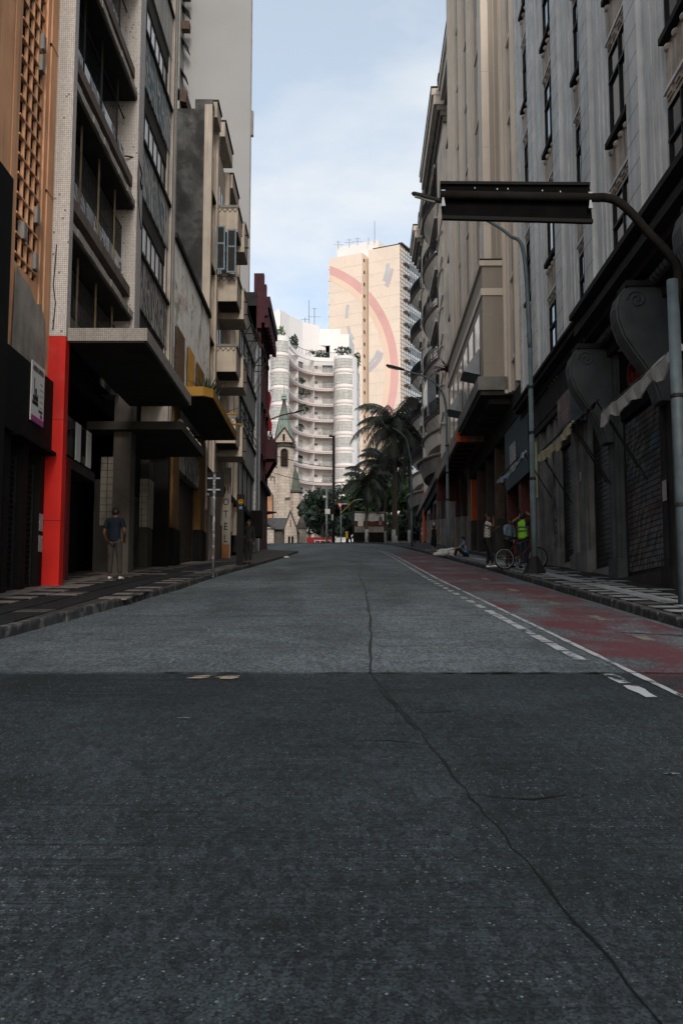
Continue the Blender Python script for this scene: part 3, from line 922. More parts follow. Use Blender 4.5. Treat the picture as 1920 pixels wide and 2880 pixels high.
MB().bx(FL, 34.35, 34.62, -1.0, 0.03, 7.3, 27.4).build('end_rib', conc_l, B)
MB().bx(FL, 34.63, 34.82, -1.0, -0.14, 7.3, 27.4).build('drain_slot', black_wall, B)
MB().bx(FL, 34.83, 35.18, -14, 0.02, 7.3, 27.4).build('end_pier', panel_c, B)
MB().bx(FL, 34.83, 35.18, -14, 0.0, 2.5, 7.3).build('end_pier_base', black_wall, B)
for k in range(-1, 4):
    zf = 10.1 + 3.3 * k
    if zf > 8:
        f = MB()
        n = 12
        for i in range(n):                      # chipped leading edge
            s0 = 21.86 + (28.59 - 21.86) * i / n
            s1 = 21.86 + (28.59 - 21.86) * (i + 1) / n
            f.bx(FL, s0, s1, -0.7, -0.03 - 0.018 * R_(), zf + 0.012 * R_(), zf + 0.2 - 0.015 * R_())
        f.build('slab_edge', conc_l, B)
        MB().bx(FL, 21.86, 28.59, -0.9, -0.32, zf + 0.19, zf + 0.66).build('recessed_band', black_wall, B)  # near-black colour stands in for the shadow in this slot
        MB().bx(FL, 21.86, 28.59, -0.9, -0.14, zf + 0.65, zf + 0.93).build('parapet_band', brown_band, B)
    zb = zf + 0.93
    zt = zf + 3.3
    zb = max(zb, 7.9)
    w = MB().bx(FL, 21.86, 28.59, -0.9, -0.62, zb, zt).build('window_back', glass_d, B)
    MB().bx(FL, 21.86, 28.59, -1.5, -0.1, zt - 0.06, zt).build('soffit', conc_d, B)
    for s in (23.55, 25.35, 27.2):
        piece('mullion', FL, s, s + 0.04, -0.34, -0.30, zb, zt - 0.06, yel_iron if k < 1 else iron, B)
    g = MB()
    s = 21.95
    while s < 28.5:
        if k < 1:
            g.bx(FL, s, s + 0.022, -0.42, -0.40, zb, zb + 1.75)
        s += 0.145
    for z in (zb + 0.02, zb + 0.7, zb + 1.75):
        g.bx(FL, 21.88, 28.57, -0.44, -0.401, z, z + 0.03)
    g.build('window_grille', iron, B)
    if k >= 0:
        for i in range(8):
            s = 21.95 + i * 0.81
            piece('graffiti_pane', FL, s, s + 0.78, -0.38, -0.36, zb + 0.03, zb + 0.74, pane_graf if (i + k) % 3 else glass_g, B)
    else:
        for i in range(8):
            s = 21.95 + i * 0.81
            piece('panel_plank', FL, s, s + 0.78, -0.38, -0.36, zb + 0.03, zb + 0.62, brown_band, B)
pan = [panel_b, panel_a, panel_c, panel_c, panel_c]
for k in range(-1, 4):
    zp = 10.78 + 3.48 * k
    if zp > 8:
        MB().bx(FL, 29.36, 34.34, -0.5, -0.06, zp, zp + 1.64).build('spandrel_panel', pan[min(k, 4)] if k != 2 else panel_a, B)
        MB().bx(FL, 29.36, 34.34, -0.06, 0.02, zp + 1.56, zp + 1.66).build('sill', conc_d, B)
    w0, w1 = zp + 1.68, zp + 2.85
    fr = MB().bx(FL, 29.36, 34.0, -0.20, -0.14, w0, w0 + 0.05).bx(FL, 29.36, 34.0, -0.20, -0.14, w1 - 0.05, w1)
    for i in range(7):
        s = 29.4 + i * 0.74
        fr.bx(FL, s, s + 0.05, -0.20, -0.13, w0, w1)
    fr = fr.build('window_frame', iron, B)
    for i in range(6):
        s = 29.45 + i * 0.74
        piece('pane', FL, s + 0.01, s + 0.68, -0.18, -0.165, w0 + 0.05, w1 - 0.05, glass_s if i < 5 else glass_g, fr)
    MB().bx(FL, 29.36, 34.34, -1.0, -0.24, w0, w1 + 0.7).build('recess_wall', black_wall, B)
    MB().bx(FL, 34.0, 34.345, -0.5, -0.08, w0, w1 + 0.66).build('jamb', panel_c, B)
    MB().bx(FL, 29.36, 34.34, -0.42, -0.12, w1, w1 + 0.62).build('window_head', conc_d, B)
# canopy over the pavement
cnp = MB().bx(FL, 21.66, 28.2, 0.01, 1.72, 7.5, 7.78).build('canopy', tile_dark, B)
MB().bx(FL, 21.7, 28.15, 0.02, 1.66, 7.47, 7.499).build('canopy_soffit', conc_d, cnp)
MB().bx(FL, 28.3, 33.0, -1.2, 1.45, 6.85, 7.08).build('lower_canopy', conc_d, B)
for k in range(16):
    s = 28.5 + 4.3 * R_()
    MB().lathe(FL(s, 1.3 + 0.08 * R_(), 7.08), [(0.02, 0), (0.09, 0.02), (0.06, 0.09), (0.01, 0.12)], 6).build('litter', canvas_w if k % 3 else conc_m, B)
# ground floor
MB().bx(FL, 21.86, 28.6, -1.9, -1.0, 5.4, 5.65).build('shop_beam', conc_d, B)
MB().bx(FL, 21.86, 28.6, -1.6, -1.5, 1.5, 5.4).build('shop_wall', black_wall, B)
for i in range(5):
    piece('transom_pane', FL, 25.6 + 0.58 * i, 26.12 + 0.58 * i, -1.1, -1.08, 5.75, 6.75, glass_s if i in (2, 4) else glass_d, B)
MB().bx(FL, 24.35, 24.62, -1.5, -0.62, 1.6, 5.4).build('red_inner_pier', M('dull_red_paint', (0.15, 0.018, 0.018), 0.6, 0.2, 1.2, 0.4), B)
shutter(FL, 22.1, 24.3, -1.2, GL(23) + 0.05, 5.3, slat_d, B)
MB().bx(FL, 22.0, 24.3, -1.25, -0.8, GL(23) - 0.3, GL(23) + 0.05).build('shop_step', conc_d, B)
text('VD', FL(22.9, -1.12, 4.55), rt, up, 0.42, M('blue_sign_letter', (0.10, 0.13, 0.17), 0.6, 0.2), B, 0.01)
m = MB()
for k in range(11):
    a = -1.2 + k * 0.24
    s, z = 21.95 + 0.62 * math.cos(a), 3.0 + 0.62 * math.sin(a)
    m.bx(FL, s - 0.02, s + 0.06, -1.13, -1.12, z - 0.03, z + 0.06)
m.build('dashed_ring_decal', letter_w, B)
tile_b = M('glazed_white_brick', (0.26, 0.245, 0.215), 0.35, 0.2, 4, 0.3, bump=0.05)
for s0, nn in ((29.4, 5), (33.55, 4)):           # glazed brick piers
    MB().bx(FL, s0, s0 + nn * 0.2 + 0.01, -1.2, -0.42, 2.0, 6.85).build('brick_pier', conc_d, B)
    for i in range(nn):
        z = GL(s0) + 1.35
        j = 0
        while z < 6.2:
            piece('brick', FL, s0 + i * 0.2 + 0.008 + (0.0), s0 + (i + 1) * 0.2 - 0.008, -0.42, -0.40, z, z + 0.185, tile_b, B)
            z += 0.2
            j += 1
    for i in range(3):
        z = GL(s0) + 1.35
        while z < 6.2:
            piece('brick', FL, s0 - 0.02, s0, -0.62 - i * 0.2, -0.44 - i * 0.2, z, z + 0.185, tile_b, B)
            z += 0.2
shutter(FL, 30.5, 33.5, -0.75, GL(32), 5.6, slat_g, B, 0.085)
MB().bx(FL, 29.4, 34.3, -1.2, -0.70, 5.6, 6.85).build('shop_head', black_wall, B)
cable = MB()
cable.tube([FL(28.45, -0.35, 14.9), FL(28.7, -0.02, 14.95), FL(29.0, 0.05, 14.6), FL(28.75, 0.06, 14.25), FL(28.95, 0.06, 14.1), FL(29.1, 0.04, 14.3)], 0.022, 6)
cable.tube([FL(28.55, 0.02, 14.6), FL(28.58, 0.03, 14.0), FL(28.75, 0.03, 13.5), FL(29.0, 0.03, 13.15), FL(29.1, 0.03, 12.95)], 0.014, 6)
cable.build('loose_cable', iron, B)
MB().tube([FL(21.54, -0.26, 9.6), FL(21.52, -0.27, 9.2), FL(21.53, -0.3, 8.7), FL(21.52, -0.24, 8.3), FL(21.53, -0.28, 7.7)], 0.012, 5).build('hanging_wire', iron, B)
# ---- low building with peeling wall, ochre canopy
Cb = thing('painted_house', 'low building with peeling white paint-splashed wall and ochre canopy', 'building', FL(39.8, -3, 4))
MB().bx(FL, 35.2, 44.85, -14, -0.02, 9.75, 15.1).build('wall', peel, Cb)
MB().bx(FL, 35.2, 44.86, -14, 0.10, 15.1, 15.28).build('roof_edge', stone_k, Cb)
for s0, s1, mat in ((35.75, 37.7, rust), (38.6, 40.25, ochre), (41.0, 43.2, ochre_d)):
    w = MB().bx(FL, s0, s1, -0.3, 0.0, 9.8, 12.1).build('barred_window', glass_d, Cb)
    g = MB()
    s = s0
    while s <= s1:
        g.bx(FL, s, s + 0.03, 0.03, 0.06, 9.8, 12.1)
        s += 0.14
    for z in (9.8, 10.5, 11.4, 12.06):
        g.bx(FL, s0, s1, 0.02, 0.05, z, z + 0.04)
    g.build('bars', mat, w)
cn_pts = [FL(35.35, 0.0, 9.42), FL(35.35, 1.08, 9.42), FL(35.75, 1.38, 9.42), FL(43.9, 1.38, 9.42), FL(43.9, 0.0, 9.42)]
yc = MB().prism(cn_pts, (0, 0, 0.32)).build('ochre_canopy', ochre, Cb)
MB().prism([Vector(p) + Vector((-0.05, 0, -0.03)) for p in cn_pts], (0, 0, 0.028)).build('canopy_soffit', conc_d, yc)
for s in (40.2, 42.3):
    MB().tube([FL(s, 0.9, 9.78), FL(s + 0.3, 1.75, 9.83)], 0.045, 6).build('outrigger_pipe', ochre, yc)
MB().bx(FL, 35.2, 44.85, -14, -0.9, 3.0, 9.75).build('ground_wall', black_wall, Cb)
for s0, s1 in ((36.1, 37.45), (43.3, 44.7)):
    MB().bx(FL, s0, s1, -0.9, -0.05, 3.0, 9.4).build('ochre_pier', ochre_d, Cb)
    MB().bx(FL, s0 - 0.05, s1 + 0.05, -0.9, 0.02, 3.0, GL(s0) + 1.35).build('pier_base', black_wall, Cb)
shutter(FL, 37.5, 43.25, -0.4, GL(40), 7.2, slat_brown, Cb, 0.1)
MB().bx(FL, 37.5, 43.25, -0.5, -0.12, 7.2, 8.3).build('shop_sign_band', panel_b, Cb)
# plants on the ochre canopy
def tuft(name, c, h, n, spread, mat, label, cat='plant', w=0.05, droop=0.5, group=None):
    m = MB()
    for k in range(n):
        a = 2 * math.pi * R_()
        L_ = h * (0.6 + 0.5 * R_())
        tilt = spread * (0.3 + 0.9 * R_())
        dx, dy = math.cos(a), math.sin(a)
        px, py = -dy, dx
        pr = None
        for i in range(5):
            f = i / 4
            r = L_ * (tilt * f + 0.1 * f * f)
            z = L_ * (f - droop * tilt * f * f)
            ww = w * (1 - 0.92 * f) * (0.7 + 0.6 * min(1, f * 3))
            q = [(c[0] + dx * r + px * ww, c[1] + dy * r + py * ww, c[2] + z), (c[0] + dx * r - px * ww, c[1] + dy * r - py * ww, c[2] + z)]
            if pr:
                m.add(pr + [q[1], q[0]], [(0, 1, 2, 3)])
            pr = q
    return m.build(name, mat, None, label=label, cat=cat, group=group)
tuft('spiky_plant', FL(37.2, 0.95, 9.74), 1.0, 26, 0.75, leaf_d, 'spiky agave plant at near end of ochre canopy')
tuft('potted_plant', FL(39.3, 0.85, 9.74), 1.3, 34, 0.7, leaf_d, 'tall dark leafy plant in middle of ochre canopy', w=0.07)
tuft('cactus_plant', FL(41.6, 0.8, 9.74), 1.0, 24, 0.9, leaf_d, 'low bushy plant at far end of ochre canopy', w=0.06)
tuft('wall_plant', FL(41.0, 0.35, 9.74), 1.9, 16, 0.3, leaf_d, 'upright narrow plant against the barred ochre windows', w=0.05)
# ---- hotel with zigzag balconies
D = thing('hotel_building', 'cream hotel with mouldy grey side wall and zigzag-trimmed balconies', 'building', FL(50, -3, 5))
MB().bx(FL, 44.9, 58, -14, -0.35, 3.5, 25.0).build('side_wall', stain_wall, D)
MB().bx(FL, 44.9, 45.6, -0.8, 0.0, 25.0, 25.45).build('chimney', stain_wall, D)
m = MB()
for a, b_, o in ((44.88, 45.25, 0.0), (45.25, 45.4, -0.12), (45.4, 45.7, -0.2), (47.1, 47.3, -0.12), (47.3, 47.75, 0.0), (47.75, 48.0, -0.1), (52.1, 52.5, 0.0), (52.5, 52.8, -0.1), (55.4, 55.9, 0.0), (57.6, 58, 0.02)):
    m.bx(FL, a, b_, -0.35, o, 6.5, 25.2)
m.build('facade_pilaster', cream, D)
MB().bx(FL, 45.7, 58, -0.35, -0.22, 6.5, 25.0).build('facade', cream, D)
for s0, s1, z in ((45.7, 47.2, 25.0), (48.8, 52.4, 25.6), (52.6, 55.8, 24.6), (56, 58, 24.0)):
    MB().bx(FL, s0, s1, -0.4, 0.12, z, z + 0.75).build('parapet', cream, D)
    MB().bx(FL, s0, s1, -0.42, 0.18, z + 0.75, z + 0.86).build('parapet_cap', stone_k, D)
for k in range(4):
    zb = 20.38 - 3.45 * k
    # windows of the flat strip
    w = MB().bx(FL, 45.75, 47.0, -0.3, -0.16, zb + 1.1, zb + 3.2).build('window', glass_d, D)
    MB().bx(FL, 45.7, 47.1, -0.2, -0.04, zb + 0.95, zb + 1.08).build('sill', stone_k, w)
    for s0, s1 in ((48.3, 49.6), (50.2, 51.6), (53.1, 55.0), (56.1, 57.4)):
        w = MB().bx(FL, s0, s1, -0.3, -0.19, zb + 0.5, zb + 2.9).build('window', glass_g, D)
        MB().bx(FL, s0 + (s1 - s0) / 2 - 0.03, s0 + (s1 - s0) / 2 + 0.03, -0.2, -0.15, zb + 0.5, zb + 2.9).build('window_bar', shutter_blue, w)
    bal = MB()
    bal.bx(FL, 48.05, 49.8, -0.2, 0.89, zb, zb + 0.12)
    bal.bx(FL, 49.8, 51.7, -0.2, 1.05, zb - 0.35, zb + 0.12)
    bal.bx(FL, 48.05, 48.17, -0.2, 0.89, zb + 0.12, zb + 1.2)
    bal.bx(FL, 48.17, 49.8, 0.77, 0.89, zb + 0.12, zb + 1.2)
    bal.bx(FL, 49.8, 51.7, 0.93, 1.05, zb + 0.12, zb + 1.1)
    bo = bal.build('balcony', cream, D)
    MB().bx(FL, 48.0, 49.85, -0.2, 0.95, zb + 1.2, zb + 1.33).bx(FL, 49.86, 51.75, 0.85, 1.1, zb + 1.1, zb + 1.24).build('coping', conc_m, bo)
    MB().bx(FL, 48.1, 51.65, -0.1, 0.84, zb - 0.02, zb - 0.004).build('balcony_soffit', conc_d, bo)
    zig = MB()
    for i in range(4):
        o0 = -0.12 + i * 0.25
        for (oa, za), (ob, zc) in (((o0, 1.16), (o0 + 0.125, 0.98)), ((o0 + 0.125, 0.98), (o0 + 0.25, 1.16))):
            d = Vector((ob - oa, 0, zc - za)).normalized() * 0.016
            zig.prism([FL(48.04, oa - d.z, zb + za + d.x), FL(48.04, ob - d.z, zb + zc + d.x), FL(48.04, ob + d.z, zb + zc - d.x), FL(48.04, oa + d.z, zb + za - d.x)], (0, 0.012, 0))
    zig.build('zigzag_trim', conc_d, bo)
    for z in (zb + 0.5, zb + 1.15):
        MB().bx(FL, 49.9, 50.0, 1.05, 1.25, z - 0.6, z - 0.56).build('drain_spout', iron, bo)
sh = MB()
for s0, o0, o1 in ((46.95, 0.0, 0.42), (47.35, 0.45, 0.9)):
    for a, b_ in ((o0, o0 + 0.07), (o1 - 0.07, o1)):
        sh.bx(FL, s0, s0 + 0.04, a, b_, 18.1, 20.25)
    for z in (18.1, 19.35, 20.17):
        sh.bx(FL, s0, s0 + 0.04, o0 + 0.07, o1 - 0.07, z, z + 0.08)
sh = sh.build('open_shutter', shutter_blue, D)
MB().bx(FL, 46.965, 46.985, 0.07, 0.35, 18.18, 20.17).bx(FL, 47.365, 47.385, 0.52, 0.83, 18.18, 20.17).build('louvre', iron, sh)
MB().bx(FL, 44.9, 58, -14, -0.9, 3.5, 6.5).build('ground_wall', black_wall, D)
MB().bx(FL, 44.9, 58, -0.9, 0.05, 8.1, 8.4).build('ground_lintel', stone_k, D)
for s0, s1 in ((44.95, 46.1), (48.3, 50.6)):
    MB().bx(FL, s0, s1, -0.9, -0.05, 3.9, 8.1).build('brick_clad_pier', brick_str, D)
    z = GL(s0) + 0.2
    while z < 8:
        piece('brick_course', FL, s0, s1, -0.06, -0.035, z, z + 0.10, brick_str, D)
        z += 0.13
MB().bx(FL, 46.1, 46.3, -0.9, 0.0, 3.9, 8.1).build('door_jamb', conc_m, D)
# vertical hotel sign board, reading downwards
hs = thing('hotel_sign', 'narrow vertical sign board with dark capitals reading HOTEL', 'sign', FL(52, 0.2, 5))
MB().bx(FL, 51.6, 51.68, -0.1, 0.28, GL(51.6) + 0.7, 9.4).build('sign_board', M('old_sign_face', (0.20, 0.185, 0.16), 0.7, 0.2, 2, 0.5), hs)
MB().bx(FL, 51.58, 51.70, -0.1, 0.3, GL(51.6), GL(51.6) + 0.7).build('sign_foot', M('rust_orange', (0.16, 0.07, 0.03), 0.8, 0.2), hs)
MB().bx(FL, 51.57, 51.71, 0.28, 0.34, GL(51.6), 9.4).build('sign_edge', conc_m, hs)
for k, ch in enumerate('HOTEL'):
    text(ch, FL(51.585, 0.09, 8.1 - 0.62 * k), (1, 0, 0), up, 0.52, redbrown if k == 0 else black_pnt, hs, 0.01, align='CENTER', sx=0.8)
# ---- grey strip-window building
E_ = thing('strip_window_building', 'grey rendered building with long dusty strip windows and tiled end pier', 'building', FL(64, -3, 6))
MB().bx(FL, 58.02, 71.4, -14, -0.4, 5, 21.0).build('core_wall', black_wall, E_)
for z0, z1 in ((19.25, 21.15), (15.1, 17.0), (11.3, 13.2)):
    MB().bx(FL, 58.02, 69.5, -0.4, 0.0, z0, z1).build('spandrel', grey_pl, E_)
    MB().bx(FL, 58.0, 69.5, -0.1, 0.10, z1 - 0.12, z1 + 0.02).build('string_course', stone_k, E_)
MB().bx(FL, 69.5, 71.4, -0.4, 0.08, 5, 21.0).build('tiled_end_pier', M_tile('speckled_tile', (0.34, 0.37, 0.39), (0.13, 0.15, 0.16), 0.16, (0.2, 0.2, 0.2), 0.3), E_)
MB().tube([FL(71.3, 0.16, 6.2), FL(71.3, 0.16, 21)], 0.07, 8).build('downpipe', steel, E_)
for z0, z1 in ((17.0, 19.25), (13.2, 15.1), (8.7, 11.3)):
    fr = MB().bx(FL, 58.1, 69.5, -0.2, -0.12, z0, z0 + 0.08).bx(FL, 58.1, 69.5, -0.2, -0.12, z1 - 0.08, z1)
    for i in range(13):
        s = 58.1 + i * 0.94
        fr.bx(FL, s, s + 0.07, -0.2, -0.1, z0, z1)
    fr = fr.build('window_frame', iron, E_)
    for i in range(12):
        s = 58.18 + i * 0.94
        piece('pane', FL, s, s + 0.85, -0.17, -0.15, z0 + 0.08, z1 - 0.08, glass_s if (i * 7 + int(z0)) % 3 else glass_g, fr)
for s, z in ((59.3, 18.6), (66.0, 18.4)):
    m = MB()
    m.tube([FL(s, 0, z), FL(s, 0.95, z)], 0.03, 5)
    m.tube([FL(s + 1.6, 0, z), FL(s + 1.6, 0.95, z)], 0.03, 5)
    m.tube([FL(s, 0.95, z), FL(s + 0.8, 0.5, z + 0.8), FL(s + 1.6, 0.95, z)], 0.03, 5)
    m.tube([FL(s, 0.95, z), FL(s + 1.6, 0.95, z)], 0.03, 5)
    m.tube([FL(s + 0.8, 0.5, z + 0.8), FL(s + 0.8, 0.0, z)], 0.05, 5)
    m.tube([FL(s, 0.9, z), FL(s, 0.05, z - 1.8)], 0.025, 5)
    m.tube([FL(s + 1.6, 0.9, z), FL(s + 1.6, 0.05, z - 1.8)], 0.025, 5)
    m.build('flag_bracket', iron, E_)
for z in (13.5, 13.9):
    MB().tube([FL(58.5, 0.12, z), FL(69.3, 0.12, z)], 0.03, 5).build('guard_rail', iron, E_)
for s0 in (58.6, 64.2):
    shutter(FL, s0, s0 + 5.0, -0.25, GL(s0 + 2.5), 8.4, slat_g, E_, 0.16)
MB().bx(FL, 58.02, 69.5, -0.6, 0.05, 8.4, 8.7).build('shop_lintel', stone_k, E_)
MB().bx(FL, 66.3, 67.6, 0.05, 0.7, 7.2, 8.9).build('awning_box', black_wall, E_)
# ---- maroon corner building
P_ = thing('maroon_building', 'ornate dark maroon corner building with heavy cornice and balcony', 'building', FL(76, -3, 7))
MB().bx(FL, 71.5, 80.2, -12, -0.1, 6, 24.2).build('wall', purple, P_)
MB().bx(FL, 71.5, 71.9, -9, -0.15, 21, 25.2).build('soot_gable', stone_k, P_)
for s in (72.0, 74.4, 76.8, 79.4):
    MB().bx(FL, s, s + 0.7, -0.1, 0.12, 6, 23.4).build('pilaster', purple, P_)
    MB().bx(FL, s + 0.1, s + 0.7, -0.4, 0.32, 24.9, 26.3 + 0.5 * (s < 76)).build('roof_post', purple, P_)
for a, b_, o in ((22.6, 23.0, 0.2), (23.0, 23.5, 0.42), (23.5, 24.1, 0.66), (24.1, 24.9, 0.80)):
    MB().bx(FL, 71.6, 80.4, -0.4, o, a, b_).build('cornice_course', purple, P_)
for i in range(9):
    s = 71.8 + i * 0.98
    piece('cornice_bracket', FL, s, s + 0.35, 0.42, 0.74, 22.7, 23.5, purple, P_)
for s in (72.9, 75.4, 78.2):
    for z in (10.6, 14.4, 18.4):
        w = MB().bx(FL, s, s + 1.2, -0.2, -0.05, z + 0.9, z + 3.1).build('window', glass_d, P_)
        MB().bx(FL, s - 0.15, s + 1.35, -0.1, 0.22, z + 3.1, z + 3.35).build('window_hood', purple, w)
bal = MB().bx(FL, 77.4, 80.5, -0.1, 0.85, 14.1, 14.5).bx(FL, 77.4, 77.5, 0, 0.85, 14.5, 15.6).bx(FL, 77.5, 80.5, 0.75, 0.85, 14.5, 15.6)
bo = bal.build('balcony', purple, P_)
for s in (77.8, 79.8):
    MB().prism([FL(s, -0.1, 13.0), FL(s, 0.2, 13.0), FL(s, 0.8, 14.1), FL(s, -0.1, 14.1)], (0, 0.35, 0)).build('console', purple, bo)
MB().bx(FL, 71.5, 80.3, -0.1, 0.1, 6, 12.0).build('ground_facing', M('brown_stone', (0.075, 0.05, 0.040), 0.9, 0.3, 1.5, 0.5), P_)
MB().bx(FL, 71.5, 80.4, -0.1, 0.35, 11.6, 12.0).build('ledge', stone_k, P_)
MB().tube([FL(79.5, 0.05, 10.2), FL(80.4, 0.8, 10.35)], [0.16, 0.05], 8).build('lamp_horn', iron, P_)
fl = thing('red_flag', 'red banner hanging from upper wall of maroon corner building', 'flag', FL(80.3, 0.3, 17))
m = MB()
for i in range(6):
    f0, f1 = i / 6, (i + 1) / 6
    g = lambda f: 0.22 + 0.10 * math.sin(f * 9) + 0.12 * f
    m.hexa([FL(80.32, 0.0, 20 - 3.2 * f1), FL(80.36, 0.0, 20 - 3.2 * f1), FL(80.36, g(f1), 20 - 3.2 * f1), FL(80.32, g(f1), 20 - 3.2 * f1)], [FL(80.32, 0.0, 20 - 3.2 * f0), FL(80.36, 0.0, 20 - 3.2 * f0), FL(80.36, g(f0), 20 - 3.2 * f0), FL(80.32, g(f0), 20 - 3.2 * f0)])
m.build('banner', M('red_cloth', (0.20, 0.012, 0.018), 0.8, 0.2), fl)
MB().tube([FL(80.28, -0.05, 20.05), FL(80.34, 0.4, 20.1)], 0.02, 5).build('pole', iron, fl)
# ---- tall white blank tower behind the left row
T = thing('white_tower', 'tall blank white tower with stained side wall behind left street front', 'building', (-20, 96, 8))
xr = at(706, 200, 92).x
MB().prism([(-19, 92, 8), (xr, 92, 8), (xr - 1.6, 104, 8), (-19, 104, 8)], (0, 0, 54)).build('blank_wall', wht_tower, T)
MB().bx(FW, 91.96, 92.3, xr - 0.02, xr + 0.06, 8, 62).build('corner_bead', conc_m, T)
MB().bx(FW, 89.6, 92, -19, at(505, 200, 89.6).x, 8, 62).build('wing_wall', conc_m, T)
MB().bx(FW, 92, 92.5, xr + 0.06, xr + 0.25, 47.2, 49.6).build('service_box', conc_m, T)
xw = at(505, 200, 89.6).x
for k in range(9):
    z = 39.0 + 3.15 * k
    op = 0.55 + 0.25 * R_()
    fr = MB()
    a, b_ = Vector((xw, 90.0, z + 1.1)), Vector((xw + op, 90.0, z + 0.35 - 0.2 * (k % 3)))
    fr.tube([a, b_, b_ + Vector((0, 1.3, 0)), a + Vector((0, 1.3, 0)), a], 0.04, 4)
    fr = fr.build('open_window_sash', iron, T)
    d = b_ - a
    MB().prism([a, b_, b_ + Vector((0, 1.3, 0)), a + Vector((0, 1.3, 0))], (0, 0, 0.01)).build('pane', glass_g, fr)
    if k in (2, 6, 7):
        MB().bx(FW, 90.1, 90.9, xw, xw + 0.75, z - 1.3, z - 0.5).build('air_conditioner', rust, T)
# roof of a shed between mosaic building and hotel
sh = thing('corrugated_roof', 'small dark corrugated roof peeping over the mouldy hotel wall', 'roof', (-8.5, 47, 25))
m = MB()
for i in range(12):
    y0 = 46 + i * 0.25
    for j in (0, 1):
        m.hexa([(-11, y0 + j * 0.125, 26.7 + 0.05 * j), (-7.3, y0 + j * 0.125, 25.9 + 0.05 * j), (-7.3, y0 + j * 0.125 + 0.125, 25.9 + 0.05 * j), (-11, y0 + j * 0.125 + 0.125, 26.7 + 0.05 * j)],
               [(-11, y0 + j * 0.125, 27.3 + 0.05 * j), (-7.3, y0 + j * 0.125, 26.5 + 0.05 * j), (-7.3, y0 + j * 0.125 + 0.125, 26.5 + 0.05 * j), (-11, y0 + j * 0.125 + 0.125, 27.3 + 0.05 * j)])
m.build('sheet', rust, sh)
MB().bx(FW, 46, 49, -11, -7.6, 24.9, 26.5).build('wall', conc_l, sh)
# ================================================================== RIGHT ROW
# ---- grey pilastered building with cornice, consoles and shutters
G1 = thing('pilastered_building', 'sooty grey stone building with tall pilasters, dark cornice and scroll consoles', 'building', FR(25, -4, 2))
MB().bx(FR, 12, 38.75, -16, -0.45, 0.0, 9.5).bx(FR, 12, 38.75, -16, -0.32, 9.5, 28.5).build('wall', stone_g, G1)
PIL = [(15.6, 18.3), (19.99, 22.63), (24.63, 27.35), (28.55, 31.4), (33.26, 35.96), (37.5, 38.72)]
for s0, s1 in PIL:
    m = MB()
    w = s1 - s0
    far = 0.38 * w
    # flat shaft at the far side, deep groove, then stepped mouldings towards the near window
    m.bx(FR, s1 - far, s1, -0.45, 0.14, 9.7, 28.5)
    k = s1 - far
    for dw, o in ((0.34, -0.26), (0.40, 0.07), (0.11, -0.22), (0.20, 0.05), (0.11, -0.22), (0.17, 0.02), (0.11, -0.26), (0.13, 0.0)):
        dw *= (w - far) / 1.57
        m.bx(FR, k - dw, k, -0.45, o, 9.7, 28.5)
        k -= dw
    pl = m.build('pilaster', stone_g, G1)
    z = 10.4
    while z < 28:
        piece('pilaster_joint', FR, s1 - far + 0.01, s1 + 0.003, 0.138, 0.143, z, z + 0.010, stone_k, pl)
        z += 0.62
def relief(F, s0, s1, z0, z1, o, mat, parent):
    m = MB()
    n = max(2, int((s1 - s0) / 0.42))
    for i in range(n):
        a = s0 + (s1 - s0) * i / n
        c_ = s0 + (s1 - s0) * (i + 1) / n
        m.bx(F, a + 0.05, c_ - 0.05, o, o + 0.05, z0 + 0.06, z1 - 0.16)
        m.bx(F, a + 0.11, c_ - 0.11, o + 0.05, o + 0.075, z0 + 0.12, z1 - 0.24)
        m.lathe(F((a + c_) / 2, o + 0.05, z1 - 0.16), [(0.01, -0.1), (0.09, -0.06), (0.11, 0), (0.07, 0.07), (0.01, 0.1)], 8)
        m.lathe(F((a + c_) / 2 + 0.12, o + 0.04, z1 - 0.08), [(0.01, -0.05), (0.06, 0), (0.01, 0.06)], 6)
    return m.build('relief_ornament', mat, parent)
BAY = [(18.3, 19.99), (22.63, 24.63), (27.35, 28.55), (31.4, 33.26), (35.96, 37.5)]
for bi, (s0, s1) in enumerate(BAY):
    for k in range(5):
        zs = 9.58 + 3.8 * k
        w = MB().bx(FR, s0, s1, -0.6, -0.03, zs, zs + 2.29).build('window', glass_d, G1)
        fm = MB()
        mid = (s0 + s1) / 2
        for a in (s0, mid - 0.03, s1 - 0.06):
            fm.bx(FR, a, a + 0.06, -0.05, 0.02, zs, zs + 2.29)
        fm.bx(FR, s0, s1, -0.05, 0.03, zs + 1.55, zs + 1.62).bx(FR, s0, s1, -0.05, 0.03, zs, zs + 0.06)
        fm.build('frame', iron, w)
        if (bi + k) % 2:
            piece('pane', FR, mid - 0.5, mid - 0.06, -0.025, -0.012, zs + 0.1, zs + 1.5, glass_g, w)
        MB().bx(FR, s0 - 0.02, s1 + 0.02, -0.45, 0.16, zs - 0.14, zs).build('sill', stone_k, w)
        MB().bx(FR, s0, s1, -0.45, 0.0, zs - 1.51, zs - 0.16).build('spandrel', stone_w, w)
        relief(FR, s0 + 0.05, s1 - 0.05, zs - 1.47, zs - 0.2, 0.0, stone_w, w)
        MB().bx(FR, s0, s1, -0.45, 0.02, zs + 2.29, zs + 2.55).build('lintel', stone_w, w)
        MB().bx(FR, s0 - 0.01, s1 + 0.01, -0.45, 0.10, zs + 2.56, zs + 2.64).build('lintel_cap', stone_g, w)
